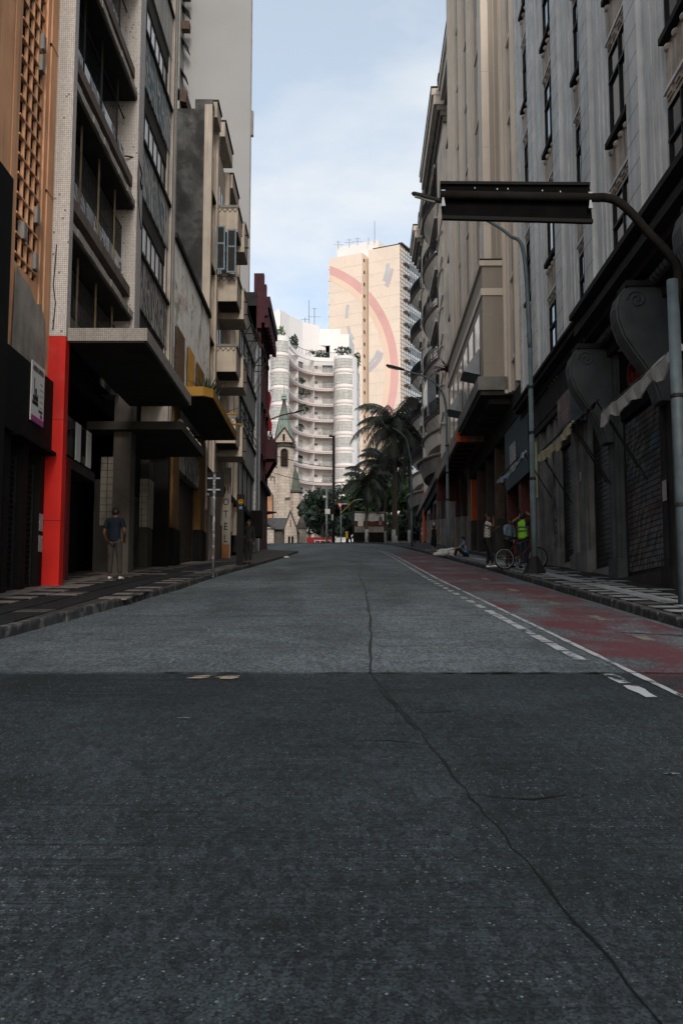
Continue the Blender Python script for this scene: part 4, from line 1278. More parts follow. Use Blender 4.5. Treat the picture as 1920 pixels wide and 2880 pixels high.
# big dark cornice
for a, b_, o in ((8.62, 8.8, 0.55), (8.8, 9.0, 0.78), (9.0, 9.22, 0.66), (9.22, 9.36, 0.90), (9.36, 9.42, 0.84)):
    MB().bx(FR, 12, 25.9, -0.45, o, a, b_).build('cornice_course', stone_k, G1)
for a, b_, o in ((9.2, 9.45, 0.18), (9.45, 9.62, 0.42), (9.62, 9.72, 0.50)):
    MB().bx(FR, 25.91, 38.72, -0.45, o, a, b_).build('cornice_course', stone_k, G1)
m = MB()
for i in range(60):
    s = 12 + i * 0.235
    m.lathe(FR(s, 0.30, 8.46), [(0.005, -0.07), (0.055, -0.03), (0.075, 0.02), (0.06, 0.075), (0.005, 0.09)], 6)
m.build('egg_moulding', stone_b, G1, kind='stuff')
MB().bx(FR, 12, 26.5, -0.45, 0.28, 8.33, 8.62).build('frieze', stone_k, G1)
MB().bx(FR, 12, 38.72, -0.45, 0.1, 8.1, 8.33).build('architrave', stone_k, G1)
MB().bx(FR, 26.5, 38.72, -0.45, 0.12, 8.331, 9.2).build('frieze', stone_k, G1)
prof = [(0.0, 8.33), (0.78, 8.33), (0.92, 8.16), (0.99, 7.9), (0.97, 7.62), (0.86, 7.3), (0.66, 6.98), (0.46, 6.7), (0.32, 6.44), (0.22, 6.18), (0.16, 5.95), (0.0, 5.95)]
for s in (16.2, 20.55, 25.3):
    c_ = MB()
    c_.prism([FR(s, o, z) for o, z in prof], FR(s + 0.62, 0, 0)[1] and Vector(FR(s + 0.62, 0, 0)) - Vector(FR(s, 0, 0)))
    c_ = c_.build('scroll_console', stone_b, G1)
    rb = MB()
    for i in range(5):
        a = s + 0.05 + i * 0.115
        pts = [(o + 0.018, z) for o, z in prof[1:11]]
        for (oa, za), (ob, zb_) in zip(pts, pts[1:]):
            rb.tube([FR(a + 0.03, oa, za), FR(a + 0.03, ob, zb_)], 0.035, 6, False)
    rb.build('flute', stone_b, c_)
    sp = MB()
    pts = []
    for i in range(26):
        a = i * 0.42
        r = 0.20 * (1 - i / 30)
        pts.append(FR(s - 0.015, 0.62 + r * math.cos(a), 8.06 + r * math.sin(a)))
    sp.tube(pts, 0.022, 5)
    sp.build('volute', stone_b, c_)
    MB().bx(FR, s - 0.06, s + 0.68, -0.05, 0.84, 8.331, 8.45).build('console_cap', stone_k, c_)
# ground floor piers, shutters
gp = M('soot_streaked_pier', (0.15, 0.152, 0.15), 0.92, 0.35, 1.5, 0.9, (0.02, 0.02, 0.02), 0.5, 40)
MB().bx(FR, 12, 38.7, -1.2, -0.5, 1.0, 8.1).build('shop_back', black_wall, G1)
def pier(s0, s1, mat, o=0.0, lbl=None):
    m = MB().bx(FR, s0, s1, -0.6, o - 0.06, 1.2, 8.1)
    m.bx(FR, s0 + 0.1 * (s1 - s0), s0 + 0.32 * (s1 - s0), -0.06, o + 0.0, 1.2, 8.1)
    m.bx(FR, s0 + 0.62 * (s1 - s0), s1 - 0.12 * (s1 - s0), -0.06, o + 0.02, 1.2, 8.1)
    q = m.build('ground_pier', mat, G1)
    MB().bx(FR, s0 - 0.03, s1 + 0.03, -0.5, o + 0.06, 1.2, GR(s1) + 0.42).build('pier_plinth', mat, q)
    return q
pier(17.0, 18.2, stone_k)
pier(20.55, 21.35, stone_k, 0.02)
pier(25.0, 25.9, stone_b, 0.0)
pier(28.3, 30.5, gp, 0.02)
pier(32.6, 34.4, gp, 0.0)
pier(35.2, 36.7, gp, 0.04)
MB().bx(FR, 36.0, 36.74, 0.04, 0.10, 5.9, 7.9).build('lime_plaster_patch', green_lime, G1)
MB().bx(FR, 30.5, 38.5, -0.5, -0.1, 7.25, 8.1).build('shop_head', gp, G1)
for s0, s1, zs, mat, sg_ in ((21.4, 25.0, 2.56, slat_paint, True), (25.95, 28.25, 2.92, slat_d, True), (30.55, 32.55, 3.35, slat_d, True), (18.2, 20.5, 2.2, slat_d, False), (34.4, 35.2, 3.6, slat_d, False)):
    shutter(FR, s0, s1, -0.22, zs, 6.4 if s0 < 25.5 else 7.0, mat, G1, 0.13, sg_)
    MB().bx(FR, s0, s1, -0.5, -0.06, zs - 1.4, zs).build('threshold', conc_m if s0 > 25 else conc_d, G1)
    MB().bx(FR, s0, s1, -0.5, -0.12, 6.4 if s0 < 25.5 else 7.0, 8.1).build('shutter_head', black_wall, G1)
for s, z, h in ((20.9, 3.95, 0.42), (28.9, 5.5, 0.26)):
    MB().bx(FR, s, s + 0.28, 0.04, 0.046, z, z + h).build('sticker', sticker, G1)
# painted tags on the piers
tagm = M('black_spray', (0.02, 0.02, 0.02), 0.8, 0.2)
for i, ch in enumerate('TXAGS'):
    text(ch, FR(33.3, 0.03, 6.6 - 0.75 * i), (0, -1, 0), up, 0.7, tagm, G1, 0.003, name='sprayed_tag')
# raised shop lettering
text('GS', FR(23.7, 0.0, 6.9), (0, -1, 0), up, 0.86, letter_red, G1, 0.05, sx=0.95)
text('MUSI', FR(22.45, 0.0, 7.0), (0, -1, 0), up, 0.36, letter_w, G1, 0.03, sx=1.05)
# ---- awnings
def awning(name, s0, s1, z, mat, label, sag=0.12, h=0.24, o=1.0, o_in=0.05, furl=0.0, z_in=0.9):
    T = thing(name, label, 'awning', FR((s0 + s1) / 2, 0.5, z - 0.3))
    n = 22
    m = MB()
    for i in range(n):
        f0, f1 = i / n, (i + 1) / n
        a, c_ = s0 + (s1 - s0) * f0, s0 + (s1 - s0) * f1
        def edge(f):
            return z - sag * math.sin(f * math.pi) + 0.03 * math.sin(f * 31) , h * (1 + 0.25 * math.sin(f * 23 + s0))
        (z0_, h0), (z1_, h1) = edge(f0), edge(f1)
        w0, w1 = 0.03 * math.sin(f0 * 40), 0.03 * math.sin(f1 * 40)
        m.hexa([FR(a, o + w0, z0_ - h0), FR(c_, o + w1, z1_ - h1), FR(c_, o + w1 - 0.03, z1_ - h1), FR(a, o + w0 - 0.03, z0_ - h0)],
               [FR(a, o, z0_), FR(c_, o, z1_), FR(c_, o - 0.08, z1_ + 0.03), FR(a, o - 0.08, z0_ + 0.03)])
    m.build('valance', mat, T)
    if furl:
        m = MB()
        pts = [FR(s0 + (s1 - s0) * i / 12, o - 0.1, z - sag * math.sin(i / 12 * math.pi) + 0.02) for i in range(13)]
        m.tube(pts, [furl * (0.8 + 0.4 * R_()) for _ in pts], 8)
        m.build('rolled_cloth', mat, T)
    for s in (s0 + 0.12, s1 - 0.12):
        MB().tube([FR(s, o - 0.06, z), FR(s, 0.06, z - 1.5)], 0.022, 6).build('arm', iron, T)
    MB().tube([FR(s0, o - 0.05, z + 0.03), FR(s1, o - 0.05, z + 0.03)], 0.03, 6).build('front_bar', iron, T)
    return T
awning('shop_awning', 17.0, 22.3, 6.05, canvas_w, 'frayed white canvas awning edge over the nearest shutter on the right', 0.05, 0.26, furl=0.09)
awning('cream_awning', 25.7, 30.3, 6.5, canvas_c, 'sagging cream awning below the small projecting shop sign', 0.16, 0.24, furl=0.08)
awning('bare_awning_frame', 22.75, 25.6, 6.42, black_pnt, 'dark empty awning frame between white and cream awnings', 0.02, 0.05)
awning('blue_awning', 33.2, 39.4, 7.05, canvas_b, 'torn pale blue awning over the dark blue shopfront', 0.18, 0.16, furl=0.05)
sb = thing('projecting_sign', 'weathered pink and blue box sign projecting above the cream awning', 'sign', FR(29, 0.2, 7.1))
MB().bx(FR, 28.15, 30.0, 0.02, 0.46, 7.08, 8.02).build('box', blue_steel, sb)
MB().bx(FR, 28.2, 29.95, 0.46, 0.468, 7.12, 7.98).build('face', M('faded_pink_print', (0.17, 0.115, 0.11), 0.7, 0.3, 2.5, 0.6), sb)
text('Thei', FR(29.85, 0.472, 7.62), (0, -1, 0), up, 0.34, M('faded_letter', (0.28, 0.24, 0.24), 0.7, 0.1), sb, 0.003)
for k in range(3):
    MB().bx(FR, 28.4, 29.4 - 0.15 * k, 0.469, 0.473, 7.45 - 0.1 * k, 7.48 - 0.1 * k).build('print_line', MATS['faded_letter'], sb)
MB().tube([FR(28.3, 0.2, 8.02), FR(28.4, 0.0, 8.3), FR(30, 0.0, 8.3)], 0.02, 5).build('hanger', iron, sb)
# ---- beige tower with projecting bay
G2 = thing('beige_tower', 'tall beige rendered tower with ribbed shaft and projecting lower bay', 'building', FR(48, -4, 4))
MB().bx(FR, 38.78, 57.6, -16, 0.1, 9.7, 45).build('wall', beige, G2)
m = MB()
for a, b_, o in ((38.78, 39.05, 0.30), (39.05, 39.25, 0.2), (40.5, 40.75, 0.2), (40.75, 41.0, 0.3), (41.0, 41.2, 0.42)):
    m.bx(FR, a, b_, 0.1, o, 10.8, 45)
m.build('rib', beige_l, G2)
for k in range(8):
    z = 11.5 + 3.35 * k
    w = MB().bx(FR, 39.25, 40.5, 0.05, 0.112, z + 0.6, z + 2.6).build('window', glass_d, G2)
    MB().bx(FR, 39.22, 40.53, 0.05, 0.22, z + 0.45, z + 0.6).build('sill', beige_l, w)
# shaft
sh = MB().bx(FR, 41.2, 57.55, 0.1, 0.85, 16.4, 45)
sh.build('shaft', beige, G2)
m = MB()
for a, b_, o in ((41.2, 42.4, 1.15), (42.4, 42.9, 1.05), (42.9, 43.4, 0.95), (46.2, 46.7, 0.97), (46.7, 47.6, 1.08), (47.6, 48.1, 0.97), (50.6, 51.1, 0.97), (51.1, 51.9, 1.06), (51.9, 52.3, 0.97), (54.6, 55.0, 0.97), (55.0, 55.7, 1.05), (55.7, 56.3, 1.0), (56.3, 57.57, 1.12)):
    m.bx(FR, a, b_, 0.85, o, 16.4, 45)
m.build('shaft_rib', beige_l, G2)
for k in range(8):
    z = 16.9 + 3.35 * k
    for s0, s1 in ((43.9, 45.8), (48.5, 50.2), (52.7, 54.3)):
        w = MB().bx(FR, s0, s1, 0.7, 0.856, z + 0.7, z + 2.5).build('window', glass_d, G2)
        MB().bx(FR, s0, s1, 0.8, 0.93, z + 0.58, z + 0.7).build('sill', beige_l, w)
    piece('render_joint', FR, 41.197, 41.21, 0.105, 1.152, z + 1.1, z + 1.115, stone_w, G2)
for o in (0.42, 0.62):
    piece('render_joint', FR, 41.192, 41.21, o, o + 0.02, 16.6, 44, beige_l, G2)
# projecting lower bay
MB().bx(FR, 41.2, 57.6, 0.1, 1.25, 11.5, 16.2).build('bay', beige, G2)
MB().bx(FR, 41.1, 57.65, 0.1, 1.36, 16.2, 16.42).build('bay_cornice', beige_l, G2)
MB().bx(FR, 41.12, 57.65, 0.1, 1.34, 16.42, 16.5).build('cornice_soot', stone_k, G2)
MB().bx(FR, 41.14, 57.62, 0.1, 1.31, 14.95, 15.25).build('string_course', beige_l, G2)
for i, (s0, s1) in enumerate(((42.3, 44.0), (44.8, 46.5), (47.3, 49.0), (49.8, 51.5), (52.3, 54.0), (54.8, 56.5))):
    w = MB().bx(FR, s0, s1, 0.9, 1.258, 11.7, 14.5).build('window', glass_d, G2)
    MB().bx(FR, s1, s1 + 0.05, 1.0, 1.27, 11.7, 14.5).build('jamb', beige_l, w)
    if i in (0, 3):
        MB().hexa([FR(s0, 1.27, 11.9), FR(s1, 1.27, 11.9), FR(s1, 1.95, 12.05), FR(s0, 1.95, 12.05)], [FR(s0, 1.27, 13.0), FR(s1, 1.27, 13.0), FR(s1, 1.30, 13.02), FR(s0, 1.30, 13.02)]).build('open_sash', steel, w)
for z in (12.2, 12.85, 13.5, 14.15):
    piece('render_joint', FR, 41.195, 41.21, 0.11, 1.252, z, z + 0.014, stone_w, G2)
for o in (0.30, 0.42):
    piece('render_joint', FR, 41.194, 41.21, o, o + 0.012, 11.5, 14.9, stone_w, G2)
MB().bx(FR, 41.0, 50.0, -0.2, 1.5, 10.95, 11.5).build('balcony_slab', conc_m, G2)
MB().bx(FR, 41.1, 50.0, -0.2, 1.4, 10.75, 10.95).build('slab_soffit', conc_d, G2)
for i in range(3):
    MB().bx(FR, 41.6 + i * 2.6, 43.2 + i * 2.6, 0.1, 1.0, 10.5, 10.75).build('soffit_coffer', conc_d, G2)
# ground storey of the tower: blue shop, red-brown piers
MB().bx(FR, 38.75, 57.6, -1.4, -0.6, 3.0, 10.75).build('shop_back', black_wall, G2)
MB().bx(FR, 38.75, 57.6, -0.6, 0.12, 9.6, 10.75).build('shop_lintel', stone_k, G2)
MB().bx(FR, 37.2, 43.2, 0.10, 0.16, 7.0, 9.5).build('blue_fascia', shop_blue, G2)
MB().bx(FR, 40.2, 41.6, 0.16, 0.20, 7.6, 8.7).build('shop_sign', sticker, G2)
for s0, s1, mat in ((36.75, 37.2, redbrown), (39.6, 40.2, redbrown), (43.2, 43.5, redbrown), (46.8, 47.2, rust), (50.2, 50.6, conc_d), (53.8, 54.5, brown_st), (57.0, 57.6, vermil)):
    MB().bx(FR, s0, s1, -0.6, 0.08, 3.0, 9.6).build('shop_pier', mat, G2)
    MB().bx(FR, s0 - 0.03, s1 + 0.03, -0.6, 0.11, 3.0, GR(s0) + 1.7).build('pier_foot', conc_d if s0 > 45 else redbrown, G2)
for s0, s1 in ((37.3, 39.5), (40.3, 43.1), (43.6, 46.7), (47.3, 50.1), (50.7, 53.7)):
    shutter(FR, s0, s1, -0.35, GR(s0) + 0.25, 6.9 if s0 < 43 else 8.2, slat_d if s0 > 40 else redbrown, G2, 0.14)
MB().bx(FR, 37.2, 46.7, -0.6, 0.0, 3.0, GR(42) + 0.05).build('pink_step', M('pink_plinth', (0.20, 0.12, 0.11), 0.9, 0.2), G2)
# marquee with vermilion end
mq = thing('marquee_canopy', 'long shallow marquee canopy with vermilion painted end and peeling pink front', 'canopy', FR(57, 0.8, 10.4))
MB().bx(FR, 50.35, 64, 0.15, 1.5, 10.52, 10.98).build('box', M('peeling_pink', (0.33, 0.24, 0.21), 0.85, 0.3, 2, 0.7), mq)
MB().hexa([FR(50.3, 0.9, 10.5), FR(50.34, 0.9, 10.5), FR(50.34, 1.52, 10.5), FR(50.3, 1.52, 10.5)], [FR(50.3, 1.05, 11.0), FR(50.34, 1.05, 11.0), FR(50.34, 1.52, 11.0), FR(50.3, 1.52, 11.0)]).build('end_panel', vermil, mq)
MB().bx(FR, 50.4, 63.9, 0.2, 1.42, 10.45, 10.51).build('underside', redbrown, mq)
for i in range(9):
    MB().bx(FR, 51 + i * 1.4, 51.6 + i * 1.4, 0.5, 1.3, 10.40, 10.449).build('underside_panel', black_wall, mq)
MB().bx(FR, 63.9, 64.02, 0.1, 1.5, 9.2, 10.5).build('end_valance', redbrown, mq)
# ---- ornate building with bowed balconies
G3 = thing('ornate_building', 'ornate stone building with bowed iron balconies and overhanging cornices', 'building', FR(80, -4, 7))
MB().bx(FR, 57.62, 104.5, -14, -0.12, 12.0, 39.6).build('wall', orn, G3)
MB().bx(FR, 57.62, 104.4, -14, -0.5, 39.6, 42.2).build('attic', orn_d, G3)
def cornice(s0, s1, ob):
    for a, b_, o in ((38.3, 38.7, 0.1), (38.7, 39.1, 0.3), (39.1, 39.5, 0.55), (39.5, 40.2, 0.8), (40.2, 40.7, 0.95)):
        MB().bx(FR, s0 - o * 0.3, s1 + o * 0.3, -0.3, ob + o, a, b_).build('cornice_course', orn if a > 39.4 else orn_d, G3)
    MB().bx(FR, s0 - 0.3, s1 + 0.3, -0.3, ob + 1.0, 40.7, 40.85).build('cornice_flashing', stone_k, G3)
    MB().bx(FR, s0 + 1, s0 + 2, -0.3, 0.4, 40.85, 42.6).build('chimney', stone_k, G3)
cornice(72, 86.5, 0.05)
cornice(98, 104.5, 0.05)
cornice(57.7, 71, -0.4)
cornice(87.2, 97, -0.4)
def xpil(s0, s1):
    m = MB().bx(FR, s0, s1, -0.12, 0.12, 12.5, 38.3)
    n = 7
    for i in range(n):
        a = s0 + 0.25 * (s1 - s0) + 0.5 * (s1 - s0) * i / n
        m.bx(FR, a, a + 0.25 * (s1 - s0) / n, 0.12, 0.20, 14, 36.5)
    pl = m.build('pilaster', orn, G3)
    z = 16.0
    while z < 36:
        a, c_ = s0 + 0.15 * (s1 - s0), s1 - 0.15 * (s1 - s0)
        rb = MB()
        rb.tube([FR(a, 0.24, z), FR(c_, 0.24, z + 0.9)], 0.07, 5)
        rb.tube([FR(a, 0.24, z + 0.9), FR(c_, 0.24, z)], 0.07, 5)
        rb.build('ribbon_cross', orn, pl)
        z += 2.9
xpil(72.3, 78.5)
xpil(93.8, 99.6)
xpil(60, 64)
for (s0, s1) in ((79.0, 88.0), (100.0, 104.6)):
    for k in range(5):
        z = 18.1 + 4.28 * k
        w = MB().bx(FR, s0 + 1.2, min(s1, 104.3) - 1.0, -0.4, -0.10, z, z + 3.2).build('balcony_door', glass_d, G3)
        MB().bx(FR, s0 + 1.0, s0 + 1.3, -0.2, 0.10, z, z + 3.3).build('door_jamb', brown_st, w)
        MB().bx(FR, s0 + 0.9, min(s1, 104.3) - 0.8, -0.2, 0.28, z + 3.2, z + 3.55).build('door_hood', orn, w)
        n = 12
        def ob(f):
            return 0.25 + 0.75 * math.sin(f * math.pi)
        c0 = MB()
        cap = min(1.0, (104.6 - s0) / 9.0)
        P0 = [(s0 + 9.0 * cap * i / n, ob(i / n * cap)) for i in range(n + 1)]
        for (a, oa), (b_, obb) in zip(P0, P0[1:]):
            c0.hexa([FR(a, -0.1, z - 0.25), FR(b_, -0.1, z - 0.25), FR(b_, obb, z - 0.25), FR(a, oa, z - 0.25)], [FR(a, -0.1, z), FR(b_, -0.1, z), FR(b_, obb + 0.06, z), FR(a, oa + 0.06, z)])
        bo = c0.build('balcony', brown_st, G3)
        cu = MB()
        for (a, oa), (b_, obb) in zip(P0, P0[1:]):
            cu.hexa([FR(a, -0.1, z - 1.1), FR(b_, -0.1, z - 1.1), FR(b_, 0.1 * obb, z - 1.1), FR(a, 0.1 * oa, z - 1.1)], [FR(a, -0.1, z - 0.25), FR(b_, -0.1, z - 0.25), FR(b_, obb * 0.9, z - 0.25), FR(a, oa * 0.9, z - 0.25)])
        cu.build('curved_corbel', orn, bo)
        rl = MB()
        rl.tube([FR(a, oa, z + 1.05) for a, oa in P0], 0.035, 5)
        rl.tube([FR(a, oa, z + 0.2) for a, oa in P0], 0.03, 5)
        rl.tube([FR(a, oa, z + 0.8) for a, oa in P0], 0.02, 5)
        for i in range(n * 3 + 1):
            f = i / (n * 3) * cap
            a, oa = s0 + 9.0 * f, ob(f)
            rl.tube([FR(a, oa, z), FR(a, oa, z + 1.05)], 0.022, 4)
        for o in (0.08, 0.16):
            rl.tube([FR(s0, o, z), FR(s0, o, z + 1.05)], 0.02, 4)
        rl.build('railing', iron, bo)
for s0, s1 in ((65.0, 67.5), (68.5, 71.0), (89.0, 90.8), (91.3, 93.2)):
    for k in range(5):
        z = 18.4 + 4.28 * k
        w = MB().bx(FR, s0, s1, -0.3, -0.10, z + 0.4, z + 3.0).build('window', glass_d, G3)
        MB().bx(FR, s0 - 0.1, s1 + 0.1, -0.2, 0.06, z + 0.2, z + 0.4).build('sill', orn_d, w)
for s0, s1, col_ in ((81.0, 86.0, white_pnt),):
    MB().bx(FR, s0, s1, 0.2, 0.9, 18.15, 21.2).build('glazed_porch', glass_g, G3)
# stone balcony over the ground floor and swelling console
for s0, cap in ((76.5, 1.0), (97.5, 0.75)):
    for z, r0, mat, nm in ((15.2, 1.25, orn, 'stone_balcony'), (13.9, 1.7, orn_d, 'canopy_swell')):
        m = MB()
        P0 = [(s0 + 11 * cap * i / 14, -0.1 + r0 * math.sin(i / 14 * math.pi * cap) ** 0.7 if i not in (0,) else -0.05) for i in range(15)]
        for (a, oa), (b_, obb) in zip(P0, P0[1:]):
            h0, h1 = (0.0, 1.15) if nm == 'stone_balcony' else (-0.7, 0.5)
            m.hexa([FR(a, -0.1, z + h0), FR(b_, -0.1, z + h0), FR(b_, obb * 0.72, z + h0), FR(a, oa * 0.72, z + h0)], [FR(a, -0.1, z + h1), FR(b_, -0.1, z + h1), FR(b_, obb, z + h1), FR(a, oa, z + h1)])
        m.build(nm, mat, G3)
        m = MB()
        m.tube([FR(a, oa + 0.04, z + (1.15 if nm == 'stone_balcony' else 0.5)) for a, oa in P0], 0.12, 6)
        m.build('roll_moulding', orn_d, G3)
MB().bx(FR, 57.62, 104.6, -0.12, 0.55, 12.6, 13.2).build('ground_cornice', orn_d, G3)
MB().bx(FR, 57.62, 104.5, -0.3, 0.3, 12.0, 12.6).build('ground_fascia', stone_k, G3)
MB().bx(FR, 57.62, 104.3, -1.4, -0.7, 5.0, 12.0).build('shop_back', black_wall, G3)
s = 58.4
i = 0
while s < 104:
    MB().bx(FR, s, s + 0.75, -0.7, 0.1, 5.0, 12.0).build('shop_pier', brown_st if i % 3 else orn_d, G3)
    MB().bx(FR, s - 0.04, s + 0.8, -0.7, 0.14, 5.0, GR(s) + 2.0).build('pier_foot', conc_m, G3)
    if s < 100:
        MB().bx(FR, s + 0.76, s + 3.9, -0.75, -0.3, GR(s) - 0.5, 9.8 + 0.02 * s).build('shop_infill', black_wall, G3)
        if i in (1, 3, 4, 6, 8, 10):
            MB().bx(FR, s + 0.8, s + 2.4, -0.2, 0.16, 10.0 + 0.02 * s, 11.5).build('shop_signboard', M('faded_board', (0.30, 0.26, 0.24), 0.8, 0.2) if 'faded_board' not in MATS else MATS['faded_board'], G3)
    s += 4.0
    i += 1
MB().bx(FR, 96.6, 97.8, 0.15, 0.35, GR(97), GR(97) + 4.6).build('red_doorway', vermil, G3)
MB().bx(FR, 104.1, 104.7, -0.9, 0.25, 5.0, 12.6).build('corner_pier', brown_st, G3)
# antenna standing on the balcony slab
an = thing('tv_antenna', 'rusty tv antenna mast on the balcony slab of beige tower', 'antenna', FR(41.5, 1.0, 11.5))
a0 = Vector(FR(41.4, 0.72, 11.5))
MB().tube([a0, a0 + Vector((-0.12, 0, 3.3))], 0.035, 6).build('mast', rust, an)
for dx, dy in ((0.14, 0), (-0.14, 0), (0, 0.14)):
    MB().tube([a0 + Vector((dx, dy, 0)), a0 + Vector((0, 0, 0.3))], 0.02, 5).build('foot', rust, an)
m = MB()
for k in range(4):
    m.tube([a0 + Vector((-0.42 + 0.02 * k, 0, 1.75 + 0.07 * k)), a0 + Vector((-0.07, -0.1, 1.7 + 0.07 * k)), a0 + Vector((0.3, 0, 1.75 + 0.07 * k))], 0.008, 4)
for x in (-0.42, -0.25, 0.12, 0.3):
    m.tube([a0 + Vector((x, -0.03, 1.72)), a0 + Vector((x, -0.03, 2.0))], 0.008, 4)
m.build('grid_reflector', iron, an)
m = MB()
tp = a0 + Vector((-0.12, 0, 3.3))
m.tube([tp, tp + Vector((-0.45, 0, -0.5))], 0.012, 4)
m.tube([tp, tp + Vector((0.35, 0, -0.55))], 0.012, 4)
for x in (-0.06, 0, 0.06):
    m.tube([tp + Vector((x, 0, 0)), tp + Vector((x, 0, 0.6))], 0.010, 4)
m.build('dipole', iron, an)
# reddish plant on the bay
pl = tuft('balcony_plant', FR(57.9, 1.2, 15.9), 1.5, 60, 1.1, leaf_r, 'drooping reddish plant at far end of beige tower bay', w=0.06, droop=1.1)
# satellite dish
ds = thing('satellite_dish', 'dark grey satellite dish on the ornate building balcony', 'satellite dish', FR(101, 1.0, 25))
dc = Vector(FR(101, 1.1, 23.5))
m = MB()
m.lathe((0, 0, 0), [(0.02, 0.0), (0.4, 0.05), (0.72, 0.18), (0.75, 0.2), (0.70, 0.2), (0.4, 0.08), (0.02, 0.03)], 20)
m.build('dish', conc_d, ds, True, world=Matrix.Translation(dc) @ Matrix.Rotation(math.radians(70), 4, 'X') @ Matrix.Rotation(math.radians(25), 4, 'Y'))
MB().tube([dc, dc + Vector((0.6, 0.2, -0.3))], 0.05, 5).build('bracket', iron, ds)
# ================================================================== STREET FURNITURE
def curve_pts(P, n=6):
    """Catmull-Rom through the points"""
    P = [Vector(p) for p in P]
    out = []
    for i in range(len(P) - 1):
        p0, p1, p2, p3 = P[max(i - 1, 0)], P[i], P[i + 1], P[min(i + 2, len(P) - 1)]
        for k in range(n):
            t_ = k / n
            out.append(0.5 * ((2 * p1) + (p2 - p0) * t_ + (2 * p0 - 5 * p1 + 4 * p2 - p3) * t_ ** 2 + (3 * p1 - p0 - 3 * p2 + p3) * t_ ** 3))
    return out + [P[-1]]
def street_lamp(x, y, zg, pts, label, base=True, mat=None, r=0.07):
    T = thing('street_lamp', label, 'street lamp', (x, y, zg), 'curved street lamps along the street')
    mat = mat or blue_steel
    top = Vector(pts[0])
    pole = MB().tube([(x, y, zg), (x, y, zg + 2.6), (x, y, zg + 2.6), tuple(top)], [r * 1.25, r * 1.2, r, r * 0.9], 10).build('pole', mat, T, True)
    for h in (2.6, 3.9, 5.2):
        MB().lathe((x, y, zg + h), [(r * 1.0, 0), (r * 1.3, 0.01), (r * 1.3, 0.07), (r * 1.0, 0.08)], 10).build('collar', iron, pole)
    if base:
        MB().lathe((x, y, zg), [(0.34, -0.05), (0.32, 0.02), (0.14, 0.42), (0.10, 0.46)], 8).build('base_skirt', iron, T)
    arm = curve_pts([tuple(top)] + list(pts[1:-1]))
    MB().tube(arm, [r * 0.9 - (r * 0.4) * i / len(arm) for i in range(len(arm))], 8).build('arm', mat, T, True)
    a, b_ = Vector(pts[-2]), Vector(pts[-1])
    d = (b_ - a).normalized()
    hd = MB().tube([a - d * 0.15, a + d * 0.1, a + (b_ - a) * 0.55, b_ - d * 0.06, b_], [0.05, 0.075, 0.085, 0.07, 0.03], 8).build('lamp_head', iron, T, True)
    MB().tube([a + d * 0.18 + Vector((0, 0, -0.06)), b_ - d * 0.1 + Vector((0, 0, -0.06))], 0.05, 6).build('lens', conc_m, hd)
    return T
def lp(y, L_):
    return [tuple(at(px, py, y)) for px, py in L_]
zg = walk_z(1, 5.34, 28.4)
street_lamp(at(1500, 1500, 28.4).x, 28.4, zg, [(at(1500, 1500, 28.4).x, 28.4, 9.2)] + lp(28.4, [(1472, 712), (1432, 662), (1378, 625), (1300, 590), (1240, 566), (1157, 543)]), 'nearest curved blue-grey street lamp, its head behind the black overhead board')
x2 = at(1258, 1400, 48.5).x
street_lamp(x2, 48.5, walk_z(1, x2, 48.5), [(x2, 48.5, 11.6)] + lp(48.5, [(1246, 1110), (1225, 1080), (1190, 1058), (1150, 1046), (1128, 1038), (1085, 1027)]), 'second curved street lamp, arm crossing in front of the mural tower', False)
x3 = at(1157, 1450, 74).x
street_lamp(x3, 74, walk_z(1, x3, 74), [(x3, 74, 13.2)] + lp(74, [(1148, 1258), (1140, 1232), (1122, 1214), (1110, 1207), (1098, 1201), (1078, 1194)]), 'third curved street lamp, standing in front of the palm crown', False)
# lamp arm fixed to the maroon building
wlp = thing('wall_lamp', 'black lamp arm reaching from the maroon building across the church spire', 'street lamp', FL(80.3, 0, 16.5))
P = curve_pts([FL(80.3, 0.05, 15.9)] + lp(80.6, [(752, 1190), (770, 1176), (800, 1166), (832, 1160)]))
MB().tube(P, 0.05, 6).build('arm', iron, wlp, True)
MB().tube(lp(80.6, [(828, 1161), (836, 1158), (856, 1152)]), [0.05, 0.09, 0.05], 8).build('lamp_head', iron, wlp)
MB().tube(lp(80.6, [(752, 1179), (838, 1179)]), 0.025, 5).build('tie_rod', iron, wlp)
# overhead sign seen from behind
Y0 = 16.6
xp = at(1914, 1440, Y0).x
ob_ = thing('overhead_sign', 'back of a wide black overhead road sign on a bent pipe arm', 'road sign', (xp, Y0, walk_z(1, xp, Y0)))
c1, c2, c3, c4 = (at(1237, 513, Y0), at(1656, 516, Y0), at(1665, 628, Y0), at(1243, 617, Y0))
MB().prism([c1, c2, c3, c4], (0, 0.05, 0)).build('board', M('black_sign_back', (0.0035, 0.0035, 0.0038), 0.9, 0.3, 3, spec=0.05), ob_)
bk = M('worn_black_channel', (0.012, 0.0105, 0.0095), 0.9, 0.3, 4, spec=0.06)
MB().prism([c1 + Vector((0, -0.05, 0.005)), c2 + Vector((0, -0.05, 0.005)), c2 + Vector((0, -0.05, -0.045)), c1 + Vector((0, -0.05, -0.045))], (0, 0.049, 0)).build('top_flange', black_pnt, ob_)
MB().prism([c4 + Vector((0, -0.05, 0.055)), c3 + Vector((0, -0.05, 0.055)), c3 + Vector((0, -0.05, -0.005)), c4 + Vector((0, -0.05, -0.005))], (0, 0.049, 0)).build('bottom_flange', black_pnt, ob_)
q1, q2 = at(1243, 545, Y0 - 0.08), at(1660, 553, Y0 - 0.08)
MB().tube([q1 + Vector((-0.03, 0, -0.02)), q2 + Vector((0.15, 0, -0.02))], 0.075, 10).build('carrier_pipe', bk, ob_, True)
